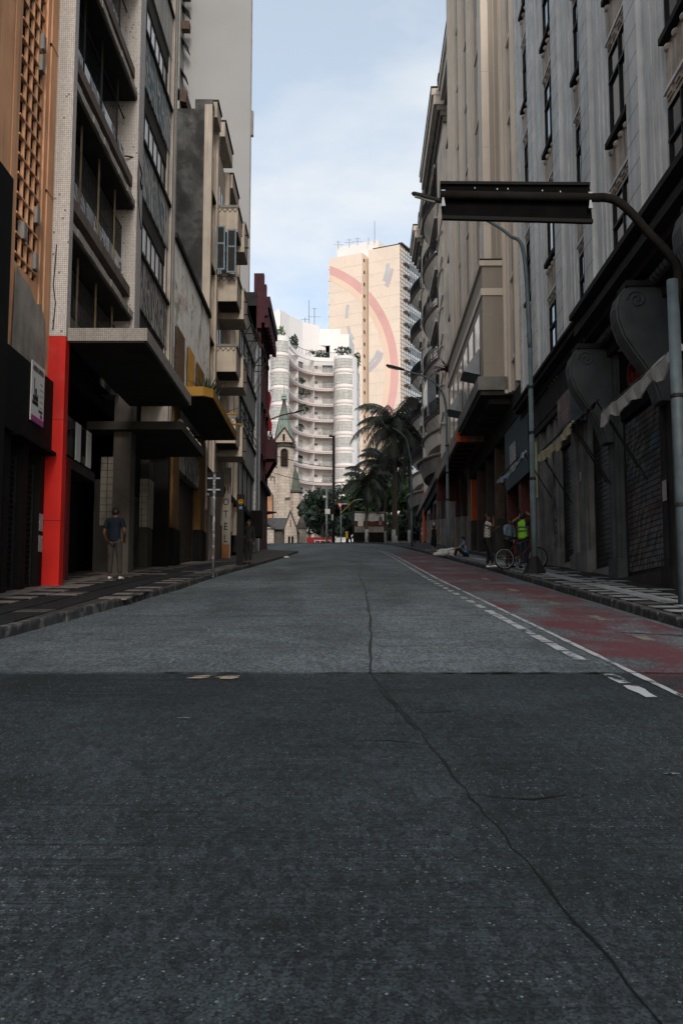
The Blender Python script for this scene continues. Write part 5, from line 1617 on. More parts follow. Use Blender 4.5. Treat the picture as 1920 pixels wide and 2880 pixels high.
for q in (at(1246, 556, Y0 - 0.12), at(1660, 562, Y0 - 0.12)):
    cl = MB().prism([q + Vector((-0.035, 0, 0.14)), q + Vector((-0.012, 0, 0.05)), q + Vector((-0.02, 0, -0.02)), q + Vector((-0.035, 0, -0.14)), q + Vector((0.035, 0, -0.14)), q + Vector((0.012, 0, -0.02)), q + Vector((0.02, 0, 0.05)), q + Vector((0.035, 0, 0.14))], (0, 0.03, 0)).build('clamp_plate', steel, ob_)
P = curve_pts([q2 + Vector((0.1, 0, -0.02))] + lp(Y0, [(1700, 556), (1735, 566), (1775, 600), (1820, 652), (1880, 716), (1905, 770)]) + [(xp, Y0, 6.3)])
MB().tube(P, 0.075, 10).build('arm', bk, ob_, True)
MB().tube([(xp, Y0, walk_z(1, xp, Y0) - 0.1), (xp, Y0, 7.1)], 0.10, 12).build('pole', blue_steel, ob_, True)
for z in (3.3, 5.1):
    MB().lathe((xp, Y0, z), [(0.1, 0), (0.12, 0.01), (0.12, 0.06), (0.1, 0.07)], 12).build('band', iron, ob_)
for k in range(6):
    q = at(1245 + 60 * k + 40 * R_(), 528 + 12 * R_(), Y0 - 0.003)
    MB().bx(FW, q.y - 0.002, q.y + 0.002, q.x - 0.006, q.x + 0.006, q.z - 0.012, q.z + 0.012).build('paint_chip', white_pnt, ob_)
# signpost on the left pavement, backs of two plates
sp = thing('sign_post', 'sticker-spotted steel post carrying the dark back of a sign plate', 'sign', (-3.52, 28.4, walk_z(-1, -3.62, 28.4)))
x0 = at(601, 1500, 28.4).x
zb = walk_z(-1, x0, 28.4)
MB().tube([(x0, 28.4, zb - 0.05), (x0, 28.4, at(601, 1332, 28.4).z)], 0.038, 10).build('post', M('stickered_post', (0.10, 0.11, 0.12), 0.6, 0.3, 5, blotch=0.8, blotch_col=(0.34, 0.35, 0.36), blotch_scale=9), sp, True)
a, b_ = at(581, 1327, 28.33), at(629, 1395, 28.33)
pl = MB().bx(FW, 28.44, 28.46, a.x, b_.x, b_.z, a.z).build('plate', black_pnt, sp)
for py in (1345, 1377):
    q = at(601, py, 28.4)
    MB().bx(FW, 28.40, 28.44, q.x - 0.17, q.x + 0.18, q.z - 0.02, q.z + 0.02).build('clamp_bar', steel, pl)
q = at(584.5, 1390, 28.4)
MB().tube([q + Vector((0.028 * math.cos(t_), 0.03, 0.028 * math.sin(t_))) for t_ in [k * 0.7 for k in range(10)]], 0.007, 4).build('emblem_ring', letter_w, pl)
# bus stop totem
tt = thing('bus_stop_totem', 'black bus stop totem with yellow bus symbol and blue wheelchair symbol', 'bus stop', (-3.8, 38.4, walk_z(-1, -3.8, 38.4)))
xa, xb = at(665, 1500, 38.4).x, at(685, 1500, 38.4).x
zb = walk_z(-1, xa, 38.4)
zt = at(675, 1390, 38.4).z
MB().bx(FW, 38.4, 38.52, xa, xb, zb - 0.05, zt).build('slab', black_pnt, tt)
yel = M('yellow_symbol', (0.42, 0.22, 0.02), 0.6, 0.1)
blu = M('blue_symbol', (0.05, 0.17, 0.30), 0.6, 0.1)
q = at(677.5, 1411, 38.39)
MB().tube([q + Vector((0.092 * math.cos(k * math.pi / 10), 0, 0.092 * math.sin(k * math.pi / 10))) for k in range(21)], 0.010, 5, False).build('symbol_ring', yel, tt)
bus = MB().bx(FW, 38.385, 38.395, q.x - 0.05, q.x + 0.05, q.z - 0.035, q.z + 0.05)
for dx in (-0.04, 0.02):
    bus.bx(FW, 38.385, 38.395, q.x + dx, q.x + dx + 0.02, q.z - 0.055, q.z - 0.035)
bus.build('bus_symbol', yel, tt)
MB().bx(FW, 38.38, 38.384, q.x - 0.04, q.x + 0.04, q.z + 0.0, q.z + 0.035).build('bus_window', black_pnt, tt)
q = at(677, 1428, 38.39)
MB().bx(FW, 38.385, 38.395, q.x - 0.055, q.x + 0.055, q.z - 0.055, q.z + 0.055).build('wheelchair_panel', blu, tt)
wc = MB().tube([q + Vector((0.028 * math.cos(a), -0.012, -0.015 + 0.028 * math.sin(a))) for a in [2.2 + k * 0.4 for k in range(11)]], 0.006, 4)
wc.tube([q + Vector((-0.012, -0.012, 0.03)), q + Vector((-0.008, -0.012, -0.005)), q + Vector((0.02, -0.012, -0.005)), q + Vector((0.03, -0.012, -0.035))], 0.006, 4)
wc.build('wheelchair_symbol', letter_w, tt)
MB().bx(FW, 38.42, 38.5, xa - 0.1, xa, zt - 0.65, zt - 0.5).build('side_tab', M('brown_tab', (0.10, 0.035, 0.02), 0.7, 0.2), tt)
# ================================================================== PEOPLE
skinA = M('brown_skin', (0.075, 0.038, 0.025), 0.6, 0.08, 6, bump=0)
skinB = M('light_skin', (0.22, 0.12, 0.085), 0.6, 0.08, 6, bump=0)
hairK = M('black_hair', (0.010, 0.009, 0.008), 0.5, 0.2, 12, bump=0.2)
hairG = M('grey_hair', (0.30, 0.25, 0.24), 0.6, 0.2, 12, bump=0.2)
cl_navy = M('navy_cotton', (0.005, 0.009, 0.015), 0.9, 0.25, 4, bump=0.3)
cl_pale = M('pale_grey_cotton', (0.032, 0.029, 0.026), 0.9, 0.25, 4, bump=0.3)
cl_black = M('black_cotton', (0.010, 0.010, 0.011), 0.9, 0.25, 4, bump=0.3)
cl_hood = M('grey_blue_fleece', (0.085, 0.125, 0.16), 0.95, 0.25, 5, bump=0.4)
cl_jean = M('dark_denim', (0.012, 0.026, 0.038), 0.9, 0.3, 5, bump=0.3)
cl_lime = M('lime_vest_cloth', (0.16, 0.40, 0.02), 0.7, 0.15, 5, bump=0.3)
cl_refl = M('grey_reflective_tape', (0.07, 0.10, 0.10), 0.4, 0.1)
cl_blue = M('bright_blue_cotton', (0.03, 0.12, 0.22), 0.9, 0.3, 5)
shoe_w = M('white_shoe', (0.42, 0.42, 0.42), 0.7, 0.15)
def make_zebra():
    m, t, b = mat_new('zebra_cotton')
    w = t.new('ShaderNodeTexWave', wave_type='BANDS', bands_direction='Z')
    t.l.new(t.pos((1, 1, 1.2)), w.inputs['Vector'])
    w.inputs['Scale'].default_value = 5.5
    w.inputs['Distortion'].default_value = 4
    w.inputs['Detail'].default_value = 2
    w.inputs['Detail Scale'].default_value = 2.5
    t.put(b.inputs['Base Color'], t.mix(t.ramp(w.outputs['Fac'], 0.55, 0.65), (0.012, 0.011, 0.011), (0.40, 0.38, 0.36)))
    b.inputs['Roughness'].default_value = 0.9
    return m
cl_zebra = make_zebra()
def skin_mesh(name, verts, edges, mat, parent, W, root=0, sub=2):
    me = bpy.data.meshes.new(name)
    me.from_pydata([v[0] for v in verts], edges, [])
    o = bpy.data.objects.new(name, me)
    link(o, parent, mat, W)
    md = o.modifiers.new('skin', 'SKIN')
    md.use_smooth_shade = True
    md.branch_smoothing = 0.3
    for i, v in enumerate(verts):
        sv = me.skin_vertices[0].data[i]
        r = v[1] if isinstance(v[1], tuple) else (v[1], v[1])
        sv.radius = r
        sv.use_root = (i == root)
    s = o.modifiers.new('subsurf', 'SUBSURF')
    s.levels = s.render_levels = sub
    return o
def J(h, **kw):
    """default standing joints for a body of height h facing +y (x to its right)"""
    k = h / 1.72
    d = dict(pelvis=(0, 0, 0.94), belly=(0, 0, 1.08), chest=(0, 0.0, 1.28), neck=(0, 0.0, 1.46), head=(0, 0.02, 1.58), crown=(0, 0.02, 1.65))
    for s, n in ((1, 'R'), (-1, 'L')):
        d.update({'sh' + n: (0.175 * s, 0, 1.40), 'el' + n: (0.225 * s, -0.02, 1.11), 'wr' + n: (0.235 * s, 0.06, 0.87), 'hip' + n: (0.09 * s, 0, 0.90), 'kn' + n: (0.10 * s, 0.02, 0.49), 'an' + n: (0.105 * s, -0.02, 0.09), 'toe' + n: (0.12 * s, 0.15, 0.03)})
    d.update(kw)
    return {a: Vector(v) * k for a, v in d.items()}
def person(label, loc, rz, j, h, skin, hair, shirt, trousers, shoes, sleeve='short', hairlen=0.0, dress=False, stripe=None, vest=None, group='people on the pavements'):
    k = h / 1.72
    W = Matrix.Translation(loc) @ Matrix.Rotation(rz, 4, 'Z')
    T = thing('person', label, 'person', loc, group)
    V, E = [], []
    idx = {}
    def add(n, p, r, par=None):
        idx[n] = len(V)
        V.append((tuple(p), r if not isinstance(r, tuple) else (r[0] * k, r[1] * k)) if isinstance(r, tuple) else (tuple(p), r * k))
        if par:
            E.append((idx[par], idx[n]))
    add('pelvis', j['pelvis'], (0.125, 0.095))
    add('belly', j['belly'], (0.125, 0.095), 'pelvis')
    add('chest', j['chest'], (0.145, 0.10), 'belly')
    add('neck', j['neck'], 0.052, 'chest')
    add('head', j['head'], (0.072, 0.088), 'neck')
    add('crown', j['crown'], (0.06, 0.072), 'head')
    fw = (j['crown'] - j['neck']).normalized()
    fy = Vector((0, 1, 0)) - fw * fw.y
    fy.normalize()
    add('nose', j['head'] + fy * 0.105 * k - fw * 0.02 * k, 0.012, 'head')
    fx = fy.cross(fw)
    for s in (1, -1):
        add('ear%d' % s, j['head'] + fx * 0.085 * s * k - fw * 0.01 * k, 0.016, 'head')
    for n, s in (('R', 1), ('L', -1)):
        add('sh' + n, j['sh' + n], 0.058, 'chest')
        add('el' + n, j['el' + n], 0.040, 'sh' + n)
        add('wr' + n, j['wr' + n], 0.026, 'el' + n)
        d = (j['wr' + n] - j['el' + n]).normalized()
        side = d.cross(Vector((0, 1, 0.2)))
        if side.length < 0.1:
            side = Vector((1, 0, 0))
        side.normalize()
        palm = j['wr' + n] + d * 0.065 * k
        add('palm' + n, palm, (0.032, 0.018), 'wr' + n)
        for f in range(4):
            L_ = (0.065, 0.08, 0.075, 0.055)[f] * k
            b0 = palm + side * (0.027 - 0.018 * f) * k + d * 0.03 * k
            nn = d.cross(side)
            add('f%s%d' % (n, f), b0, 0.009, 'palm' + n)
            add('g%s%d' % (n, f), b0 + d * L_ * 0.55 + nn * 0.008 * k, 0.008, 'f%s%d' % (n, f))
            add('h%s%d' % (n, f), b0 + d * L_ * 0.85 + nn * 0.03 * k, 0.006, 'g%s%d' % (n, f))
        add('t' + n, j['wr' + n] + d * 0.045 * k + side * 0.045 * k, 0.011, 'palm' + n)
        add('u' + n, j['wr' + n] + d * 0.085 * k + side * 0.06 * k, 0.008, 't' + n)
        add('hip' + n, j['hip' + n], 0.085, 'pelvis')
        add('kn' + n, j['kn' + n], 0.056, 'hip' + n)
        add('an' + n, j['an' + n], 0.038, 'kn' + n)
        add('toe' + n, j['toe' + n], 0.028, 'an' + n)
    body = skin_mesh('body', V, E, skin, T, W)
    # shirt
    V, E, idx2 = [], [], {}
    def a2(n, p, r, par=None):
        idx2[n] = len(V)
        V.append((tuple(p), (r[0] * k, r[1] * k) if isinstance(r, tuple) else r * k))
        if par:
            E.append((idx2[par], idx2[n]))
    low = j['pelvis'] + Vector((0, 0, -0.06)) * k
    a2('hem', low, (0.165, 0.125) if not dress else (0.17, 0.13))
    a2('waist', j['belly'], (0.150, 0.118), 'hem')
    a2('chest', j['chest'], (0.165, 0.118), 'waist')
    a2('upper', j['chest'].lerp(j['neck'], 0.55), (0.15, 0.105), 'chest')
    a2('collar', j['neck'] + Vector((0, 0, 0.015)) * k, (0.080, 0.074), 'upper')
    if dress:
        m_ = (j['knR'] + j['knL']) / 2
        a2('skirt', m_ + Vector((0, 0, 0.05)) * k, (0.20, 0.15), 'hem')
        a2('skirt_hem', m_ + Vector((0, 0, -0.22)) * k, (0.21, 0.16), 'skirt')
    for n in ('R', 'L'):
        a2('sh' + n, j['sh' + n], 0.078, 'upper')
        if sleeve == 'none':
            continue
        e = j['sh' + n].lerp(j['el' + n], 0.75)
        a2('se' + n, e, 0.062, 'sh' + n)
        if sleeve == 'long':
            a2('el' + n, j['el' + n], 0.056, 'se' + n)
            a2('wr' + n, j['el' + n].lerp(j['wr' + n], 0.92), 0.045, 'el' + n)
    skin_mesh('shirt' if not dress else 'dress', V, E, shirt, T, W, root=1)
    if vest is not None:
        V, E, idx2 = [], [], {}
        a2('hem', low + Vector((0, 0, 0.02)), (0.178, 0.138))
        a2('w', j['belly'], (0.170, 0.136), 'hem')
        a2('c', j['chest'] + Vector((0, 0, 0.03)), (0.178, 0.135), 'w')
        a2('u', j['chest'].lerp(j['neck'], 0.6), (0.17, 0.125), 'c')
        for n in ('R', 'L'):
            a2('s' + n, j['sh' + n].lerp(j['neck'], 0.35) + Vector((0, 0, 0.035)), 0.085, 'u')
        vo = skin_mesh('vest', V, E, vest, T, W, root=1)
        for dz in (0.0, 0.12):
            m = MB()
            c_ = j['belly'].lerp(j['chest'], 0.15) + Vector((0, 0, dz + 0.02))
            m.lathe(tuple(c_), [(0.183, 0), (0.186, 0.02), (0.183, 0.05)], 20, sy=0.80)
            m.build('reflective_band', cl_refl, vo, True, world=W)
    if not dress:
        V, E, idx2 = [], [], {}
        a2('top', j['pelvis'] + Vector((0, 0, 0.03)) * k, (0.142, 0.112))
        for n in ('R', 'L'):
            a2('h' + n, j['hip' + n] + Vector((0, 0, -0.03)) * k, 0.102, 'top')
            a2('k' + n, j['kn' + n], 0.072, 'h' + n)
            a2('a' + n, j['kn' + n].lerp(j['an' + n], 0.92), 0.060, 'k' + n)
        tr = skin_mesh('trousers', V, E, trousers, T, W)
        if stripe is not None:
            m = MB()
            m.tube([j['hipL'] + Vector((-0.09, 0, -0.05)), j['knL'] + Vector((-0.066, 0, 0)), j['anL'] + Vector((-0.056, 0, 0.06))], 0.02, 6)
            m.build('side_stripe', stripe, tr, True, world=W)
    for n in ('R', 'L'):
        V, E, idx2 = [], [], {}
        d = (j['toe' + n] - j['an' + n])
        a2('heel', j['an' + n] + Vector((0, -0.03, -0.045)) * k, 0.042)
        a2('mid', j['an' + n].lerp(j['toe' + n], 0.5) + Vector((0, 0, -0.01)) * k, (0.045, 0.04), 'heel')
        a2('toe', j['toe' + n] + Vector((0, 0.02, 0.0)) * k, (0.042, 0.028), 'mid')
        skin_mesh('shoe', V, E, shoes, T, W)
    # hair
    m = MB()
    c_ = j['head'] + fw * 0.045 * k - fy * 0.028 * k
    m.lathe((0, -0.012, -0.012), [(0.004, 0.108), (0.05, 0.095), (0.085, 0.055), (0.098, 0.0), (0.092, -0.05), (0.06, -0.095), (0.01, -0.11)], 16, sx=0.88)
    R3_ = Matrix.Translation(c_) @ Matrix((tuple(fx) + (0,), tuple(fy) + (0,), tuple(fw) + (0,), (0, 0, 0, 1))).transposed()
    ho = m.build('hair', hair, T, True, world=W @ R3_ @ Matrix.Scale(k, 4))
    if hairlen:
        V, E, idx2 = [], [], {}
        a2('a', j['head'] - fy * 0.06 * k + fw * 0.02 * k, (0.085, 0.05))
        a2('b', j['neck'] - fy * 0.09 * k, (0.10, 0.045), 'a')
        a2('c', j['neck'] - fy * 0.11 * k - Vector((0, 0, hairlen)) * k, (0.07, 0.03), 'b')
        skin_mesh('long_hair', V, E, hair, T, W)
    for s in (1, -1):
        e = j['head'] + fy * 0.078 * k + fx * 0.032 * s * k + fw * 0.012 * k
        MB().lathe(tuple(e), [(0.002, -0.011), (0.011, 0), (0.002, 0.011)], 8).build('eye', hairK, T, True, world=W)
    mo = j['head'] + fy * 0.080 * k - fw * 0.055 * k
    MB().bx(FW, mo.y, mo.y + 0.008, mo.x - 0.022, mo.x + 0.022, mo.z - 0.005, mo.z + 0.005).build('mouth', hairK, T, world=W)
    return T
zL = lambda x, y: walk_z(-1, x, y) + 0.012
zR = lambda x, y: walk_z(1, x, y) + 0.012
person('man in dark blue shirt and pale baggy trousers seen from behind, left pavement', (-5.42, 24.6, zL(-5.4, 24.6)), math.radians(-8),
       J(1.74, elR=(0.27, -0.08, 1.12), wrR=(0.20, 0.10, 0.98), elL=(-0.26, -0.04, 1.11), wrL=(-0.22, 0.12, 0.90), knR=(0.11, 0.05, 0.49), anR=(0.12, 0.06, 0.09), toeR=(0.14, 0.22, 0.03), head=(0, 0.06, 1.57), crown=(0, 0.08, 1.64)), 1.74, skinA, hairK, cl_navy, cl_pale, shoe_w)
person('person in zebra-striped shirt and dark trousers with white shoes, hand raised to face', (4.62, 32.6, zR(4.62, 32.6)), math.radians(-100),
       J(1.72, elR=(0.24, 0.20, 1.28), wrR=(0.10, 0.20, 1.52), elL=(-0.23, 0.12, 1.16), wrL=(-0.08, 0.30, 1.26), hipL=(-0.09, 0, 0.9), knL=(-0.10, 0.06, 0.48), anL=(-0.10, -0.03, 0.09), toeL=(-0.11, 0.15, 0.03), knR=(0.10, 0.10, 0.50), anR=(0.10, 0.16, 0.09), toeR=(0.11, 0.34, 0.03)), 1.72, skinA, hairK, cl_zebra, cl_black, shoe_w, stripe=M('pale_blue_stripe', (0.20, 0.26, 0.30), 0.8, 0.1))
person('woman in grey-blue sweatshirt with long dark hair behind the bicycle', (5.28, 32.5, zR(5.28, 32.5)), math.radians(-140),
       J(1.60, elR=(0.26, 0.06, 1.12), wrR=(0.06, 0.20, 1.02), elL=(-0.25, 0.06, 1.12), wrL=(-0.04, 0.20, 0.98), head=(0, 0.06, 1.57), crown=(0, 0.07, 1.64)), 1.60, skinA, hairK, cl_hood, cl_black, cl_black, 'long', 0.2)
person('person in lime safety vest and jeans, both hands lifted to the head', (5.62, 31.9, zR(5.62, 31.9)), math.radians(-35),
       J(1.72, elR=(0.40, 0.12, 1.50), wrR=(0.20, 0.12, 1.66), elL=(-0.38, 0.10, 1.48), wrL=(-0.18, 0.10, 1.60), head=(0, 0.05, 1.57), crown=(0, 0.05, 1.64)), 1.72, skinB, hairK, cl_black, cl_jean, cl_black, vest=cl_lime)
person('woman with grey hair in long black dress walking away near the far shops', (5.05, 56.2, zR(5.05, 56.2)), math.radians(8),
       J(1.60, elL=(-0.30, -0.02, 1.14), wrL=(-0.42, 0.02, 0.90), elR=(0.26, 0.05, 1.12), wrR=(0.22, 0.18, 1.0), knR=(0.09, 0.06, 0.49), anR=(0.09, 0.14, 0.09), toeR=(0.1, 0.3, 0.03)), 1.60, skinB, hairG, cl_black, cl_black, cl_black, 'none', dress=True)
person('person in dark clothes and bright blue top sitting on pavement against a pier', (5.5, 45.4, zR(5.5, 45.4) - 0.14), math.radians(75),
       J(1.70, pelvis=(0, 0, 0.28), belly=(0, 0.02, 0.42), chest=(0, 0.06, 0.62), neck=(0, 0.10, 0.80), head=(0, 0.16, 0.91), crown=(0, 0.18, 0.98),
         shR=(0.175, 0.08, 0.74), elR=(0.24, 0.25, 0.56), wrR=(0.20, 0.50, 0.52), shL=(-0.175, 0.08, 0.74), elL=(-0.24, 0.28, 0.55), wrL=(-0.22, 0.52, 0.48),
         hipR=(0.09, 0.04, 0.26), knR=(0.12, 0.42, 0.52), anR=(0.11, 0.56, 0.14), toeR=(0.12, 0.74, 0.17), hipL=(-0.09, 0.04, 0.26), knL=(-0.13, 0.40, 0.55), anL=(-0.10, 0.52, 0.14), toeL=(-0.11, 0.70, 0.17)), 1.70, skinB, hairK, cl_blue, cl_black, cl_black)
person('person in black standing in shadow just behind the bus stop totem', (-3.62, 40.2, zL(-3.7, 40.2)), math.radians(160),
       J(1.76, knL=(-0.10, 0.06, 0.49), anL=(-0.1, 0.08, 0.09), toeL=(-0.11, 0.25, 0.03), elR=(0.25, 0.05, 1.12), wrR=(0.10, 0.22, 1.06)), 1.76, skinA, hairK, cl_black, cl_black, cl_black, 'long')
# ================================================================== BICYCLE, BAG
by = thing('bicycle', 'black mountain bicycle standing between the people on right pavement', 'bicycle', (5.4, 31.3, zR(5.4, 31.3)))
za, zb_ = zR(4.93, 31.2), zR(5.98, 31.45)
wa, wb = Vector((4.93, 31.2, za + 0.33)), Vector((5.98, 31.45, zb_ + 0.33))
ax = (wb - wa).normalized()
nrm_ = Vector((-ax.y, ax.x, 0)).normalized()
upb = nrm_.cross(ax) * -1
if upb.z < 0:
    upb = -upb
redf = M('red_black_frame', (0.07, 0.016, 0.018), 0.3, 0.4, 6, bump=0)
for c_ in (wa, wb):
    ring = lambda r, n=28: [c_ + ax * r * math.cos(2 * math.pi * i / n) + upb * r * math.sin(2 * math.pi * i / n) for i in range(n + 1)]
    wh = MB().tube(ring(0.315), 0.026, 8, False).build('wheel', cl_black, by, True)
    MB().tube(ring(0.285), 0.013, 6, False).build('rim', steel, wh, True)
    m = MB()
    for i in range(14):
        a = 2 * math.pi * i / 14
        m.tube([c_ + nrm_ * 0.02 * (-1) ** i, c_ + (ax * math.cos(a) + upb * math.sin(a)) * 0.28], 0.003, 3)
    m.tube([c_ - nrm_ * 0.05, c_ + nrm_ * 0.05], 0.022, 8)
    m.build('spokes', steel, wh)
bb = wa + ax * 0.44 + upb * -0.04
seat_t = wa + ax * 0.33 + upb * 0.46
head_t, head_b = wa + ax * 0.86 + upb * 0.56, wa + ax * 0.90 + upb * 0.42
f = MB()
for p0, p1, r in ((bb, seat_t, 0.018), (bb, head_b, 0.022), (seat_t - upb * 0.05, head_t, 0.018), (bb, wa, 0.012), (seat_t - upb * 0.06, wa, 0.011), (head_t, head_b, 0.024)):
    f.tube([p0, p1], r, 8)
f.build('frame', redf, by, True)
f = MB()
for s in (-1, 1):
    f.tube([head_b, head_b + nrm_ * 0.05 * s - upb * 0.03, wb + nrm_ * 0.05 * s], 0.014, 6)
f.build('fork', cl_black, by, True)
f = MB().tube([head_t, head_t + upb * 0.1 - ax * 0.02], 0.016, 6)
f.tube([head_t + upb * 0.1 - nrm_ * 0.3, head_t + upb * 0.1 + ax * 0.03, head_t + upb * 0.1 + nrm_ * 0.3], 0.013, 6)
f.build('handlebar', iron, by, True)
MB().tube([seat_t, seat_t + upb * 0.14], 0.014, 6).build('seat_post', steel, by)
sd_ = seat_t + upb * 0.16
MB().tube([sd_ - ax * 0.13, sd_ - ax * 0.05, sd_ + ax * 0.14], [0.07, 0.06, 0.022], 8).build('saddle', cl_black, by, True)
m = MB().tube([bb + (ax * math.cos(a) + upb * math.sin(a)) * 0.085 for a in [i * math.pi / 8 for i in range(17)]], 0.008, 5, False)
m.tube([bb - nrm_ * 0.09, bb - nrm_ * 0.09 - upb * 0.16], 0.012, 5)
m.tube([bb + nrm_ * 0.09, bb + nrm_ * 0.09 + upb * 0.16], 0.012, 5)
m.tube([bb - nrm_ * 0.1, bb + nrm_ * 0.1], 0.012, 5)
m.build('crankset', steel, by)
for c_ in (bb - nrm_ * 0.13 - upb * 0.16, bb + nrm_ * 0.13 + upb * 0.16):
    MB().bx(FW, c_.y - 0.04, c_.y + 0.04, c_.x - 0.05, c_.x + 0.05, c_.z - 0.012, c_.z + 0.012).build('pedal', iron, by)
bag_m = M('crumpled_plastic', (0.36, 0.37, 0.37), 0.35, 0.25, 8, bump=0.3, spec=0.5)
def crumple(c0, rx, ry, rz, n=3, amp=0.22, seed=0):
    bm = bmesh.new()
    bmesh.ops.create_icosphere(bm, subdivisions=n, radius=1)
    rnd = random.Random(seed)
    ph = [(rnd.uniform(2, 7), rnd.uniform(2, 7), rnd.uniform(2, 7), rnd.random() * 6) for _ in range(7)]
    for v in bm.verts:
        q = v.co.copy()
        d = sum(abs(math.sin(a * q.x + b_ * q.y + c_ * q.z + e)) for a, b_, c_, e in ph) / 7
        r = 1 - amp * 2 * d + amp
        v.co = Vector((q.x * rx * r, q.y * ry * r, max(q.z * rz * r, -0.55 * rz))) + Vector(c0)
    return bm
bg = thing('trash_bag', 'crumpled pale plastic bags lying on the kerb edge', 'trash bag', (4.9, 47.8, zR(4.9, 47.8)))
for i, (dx, dy, rx, ry, rz) in enumerate(((0.18, 0.25, 0.42, 0.32, 0.26), (-0.22, 0.0, 0.34, 0.26, 0.22), (-0.52, -0.2, 0.22, 0.12, 0.10))):
    bm = crumple((4.95 + dx, 47.8 + dy, zR(4.95, 47.8) + rz * 0.5), rx, ry, rz, 4, 0.24, i + 3)
    me = bpy.data.meshes.new('bag')
    bm.to_mesh(me)
    bm.free()
    link(bpy.data.objects.new('bag', me), bg, bag_m)
for i, (px, py, s_) in enumerate(((712, 1560, 0.16), (598, 1618, 0.12), (640, 1590, 0.1), (167, 1745, 0.10), (805, 1556, 0.16))):
    y = (1.36) / (0.095 * ray(px, py)[1] - ray(px, py)[2])
    u = ray(px, py)
    lx, ly = u[0] * y, u[1] * y
    bm = crumple((lx, ly, gz(lx, ly) + s_ * 0.4), s_, s_ * 0.6, s_ * 0.5, 3, 0.3, i)
    me = bpy.data.meshes.new('paper_litter')
    bm.to_mesh(me)
    bm.free()
    o = link(bpy.data.objects.new('paper_litter', me), None, bag_m)
    tag(o, ('small crumpled white litter in left gutter, halfway up the kerb', 'small crumpled white litter in left gutter by the sign post', 'scrap of white litter in left gutter beside the totem', 'white litter scrap in the nearest left gutter', 'crumpled white litter at the far tip of left kerb')[i], 'litter', 'litter along the left gutter')
tuft('gutter_weed', (-4.28, 12.9, gz(-4.28, 12.9) + 0.03), 0.16, 26, 0.9, leaf_d, 'small green weed sprouting between near left kerb stones', w=0.02)
# ================================================================== CHURCH
CY = 135.0
ch = thing('stone_church', 'pale stone church with green copper spire and round-arched windows', 'church', (at(800, 1500, CY).x, CY, gz(0, CY)))
zc0 = gz(0, CY) - 0.5
def cx(px):
    return at(px, 1440, CY).x
def cz(py):
    return at(960, py, CY).z
# bell turret
tc_ = Vector((cx(795), CY + 1.6, 0))
hw = (cx(822) - cx(768)) / 2
def octo(r, z, rot=math.pi / 8 + 0.25):
    return [(tc_.x + r * math.cos(rot + k * math.pi / 4), tc_.y + r * math.sin(rot + k * math.pi / 4), z) for k in range(8)]
MB().prism(octo(hw * 1.08, zc0), (0, 0, cz(1252) - zc0)).build('turret', church_st, ch)
MB().prism(octo(hw * 1.30, cz(1254)), (0, 0, cz(1244) - cz(1254))).build('eave_ring', church_tr, ch)
sp_ = MB()
prof_ = [(hw * 1.28, cz(1244)), (hw * 0.98, cz(1222)), (hw * 0.66, cz(1185)), (hw * 0.36, cz(1150)), (hw * 0.17, cz(1125)), (hw * 0.12, cz(1116))]
rings = [octo(r, z) for r, z in prof_]
for a, b_ in zip(rings, rings[1:]):
    for k in range(8):
        sp_.add([a[k], a[(k + 1) % 8], b_[(k + 1) % 8], b_[k]], [(0, 1, 2, 3)])
spo = sp_.build('spire', copper, ch)
rb = MB()
for k in range(8):
    for f in (0.0, 0.33, 0.66):
        rb.tube([Vector(r[k]).lerp(Vector(r[(k + 1) % 8]), f) for r in rings], 0.035, 4)
rb.build('copper_seam', church_tr, spo)
MB().lathe((tc_.x, tc_.y, cz(1118)), [(0.3, 0), (0.42, 0.12), (0.22, 0.35), (0.36, 0.5), (0.2, 0.75), (0.07, 0.95), (0.04, 2.2), (0.01, 3.4)], 10).build('finial', copper, spo)
def gablet(pxa, pxb, apx, apy, by_, yy, rot):
    m = MB()
    a, b_, c_ = Vector((cx(pxa), yy, cz(by_))), Vector((cx(pxb), yy + rot, cz(by_))), Vector((cx(apx), yy + rot / 2, cz(apy)))
    m.prism([a, b_, c_], (0, 1.2, 0))
    g = m.build('gablet', church_st, ch)
    MB().tube([a + Vector((-0.2, -0.08, -0.1)), c_ + Vector((0, -0.08, 0.1)), b_ + Vector((0.2, -0.08, -0.1))], 0.16, 5).build('gablet_trim', church_tr, g)
    q = (a + b_ + c_) / 3
    MB().bx(FW, q.y - 0.3, q.y - 0.02, q.x - 0.13, q.x + 0.13, q.z - 0.4, q.z + 0.4).build('slit_window', black_wall, g)
gablet(769, 824, 799, 1205, 1244, CY - 0.25, 0.0)
gablet(752, 764, 756, 1207, 1244, CY + 1.2, 0.6)
def arch_win(px0, px1, pyt, pyb, yy, mat, name='arched_window', trim=True, parent=None):
    x0, x1, z1, z0 = cx(px0), cx(px1), cz(pyt), cz(pyb)
    r = (x1 - x0) / 2
    xm = (x0 + x1) / 2
    pts = [(x0, yy, z0), (x1, yy, z0)] + [(xm + r * math.cos(a), yy, z1 - r + r * math.sin(a)) for a in [k * math.pi / 10 for k in range(11)]]
    w = MB().prism(pts, (0, 0.25, 0)).build(name, mat, parent or ch)
    if trim:
        MB().tube([Vector(p) + Vector((0, -0.06, 0)) for p in pts[1:] + [pts[0]]], 0.09, 5).build('moulding', church_tr, w)
    return w
lou = arch_win(789, 808, 1262, 1310, CY + 0.02, black_wall)
for k in range(9):
    z = cz(1308) + k * 0.21
    MB().bx(FW, CY - 0.08, CY + 0.1, cx(790.5), cx(806.5), z, z + 0.06).build('louvre', rust, lou)
MB().bx(FW, CY - 0.1, CY + 0.1, cx(798), cx(799.5), cz(1310), cz(1266)).build('mullion', rust, lou)
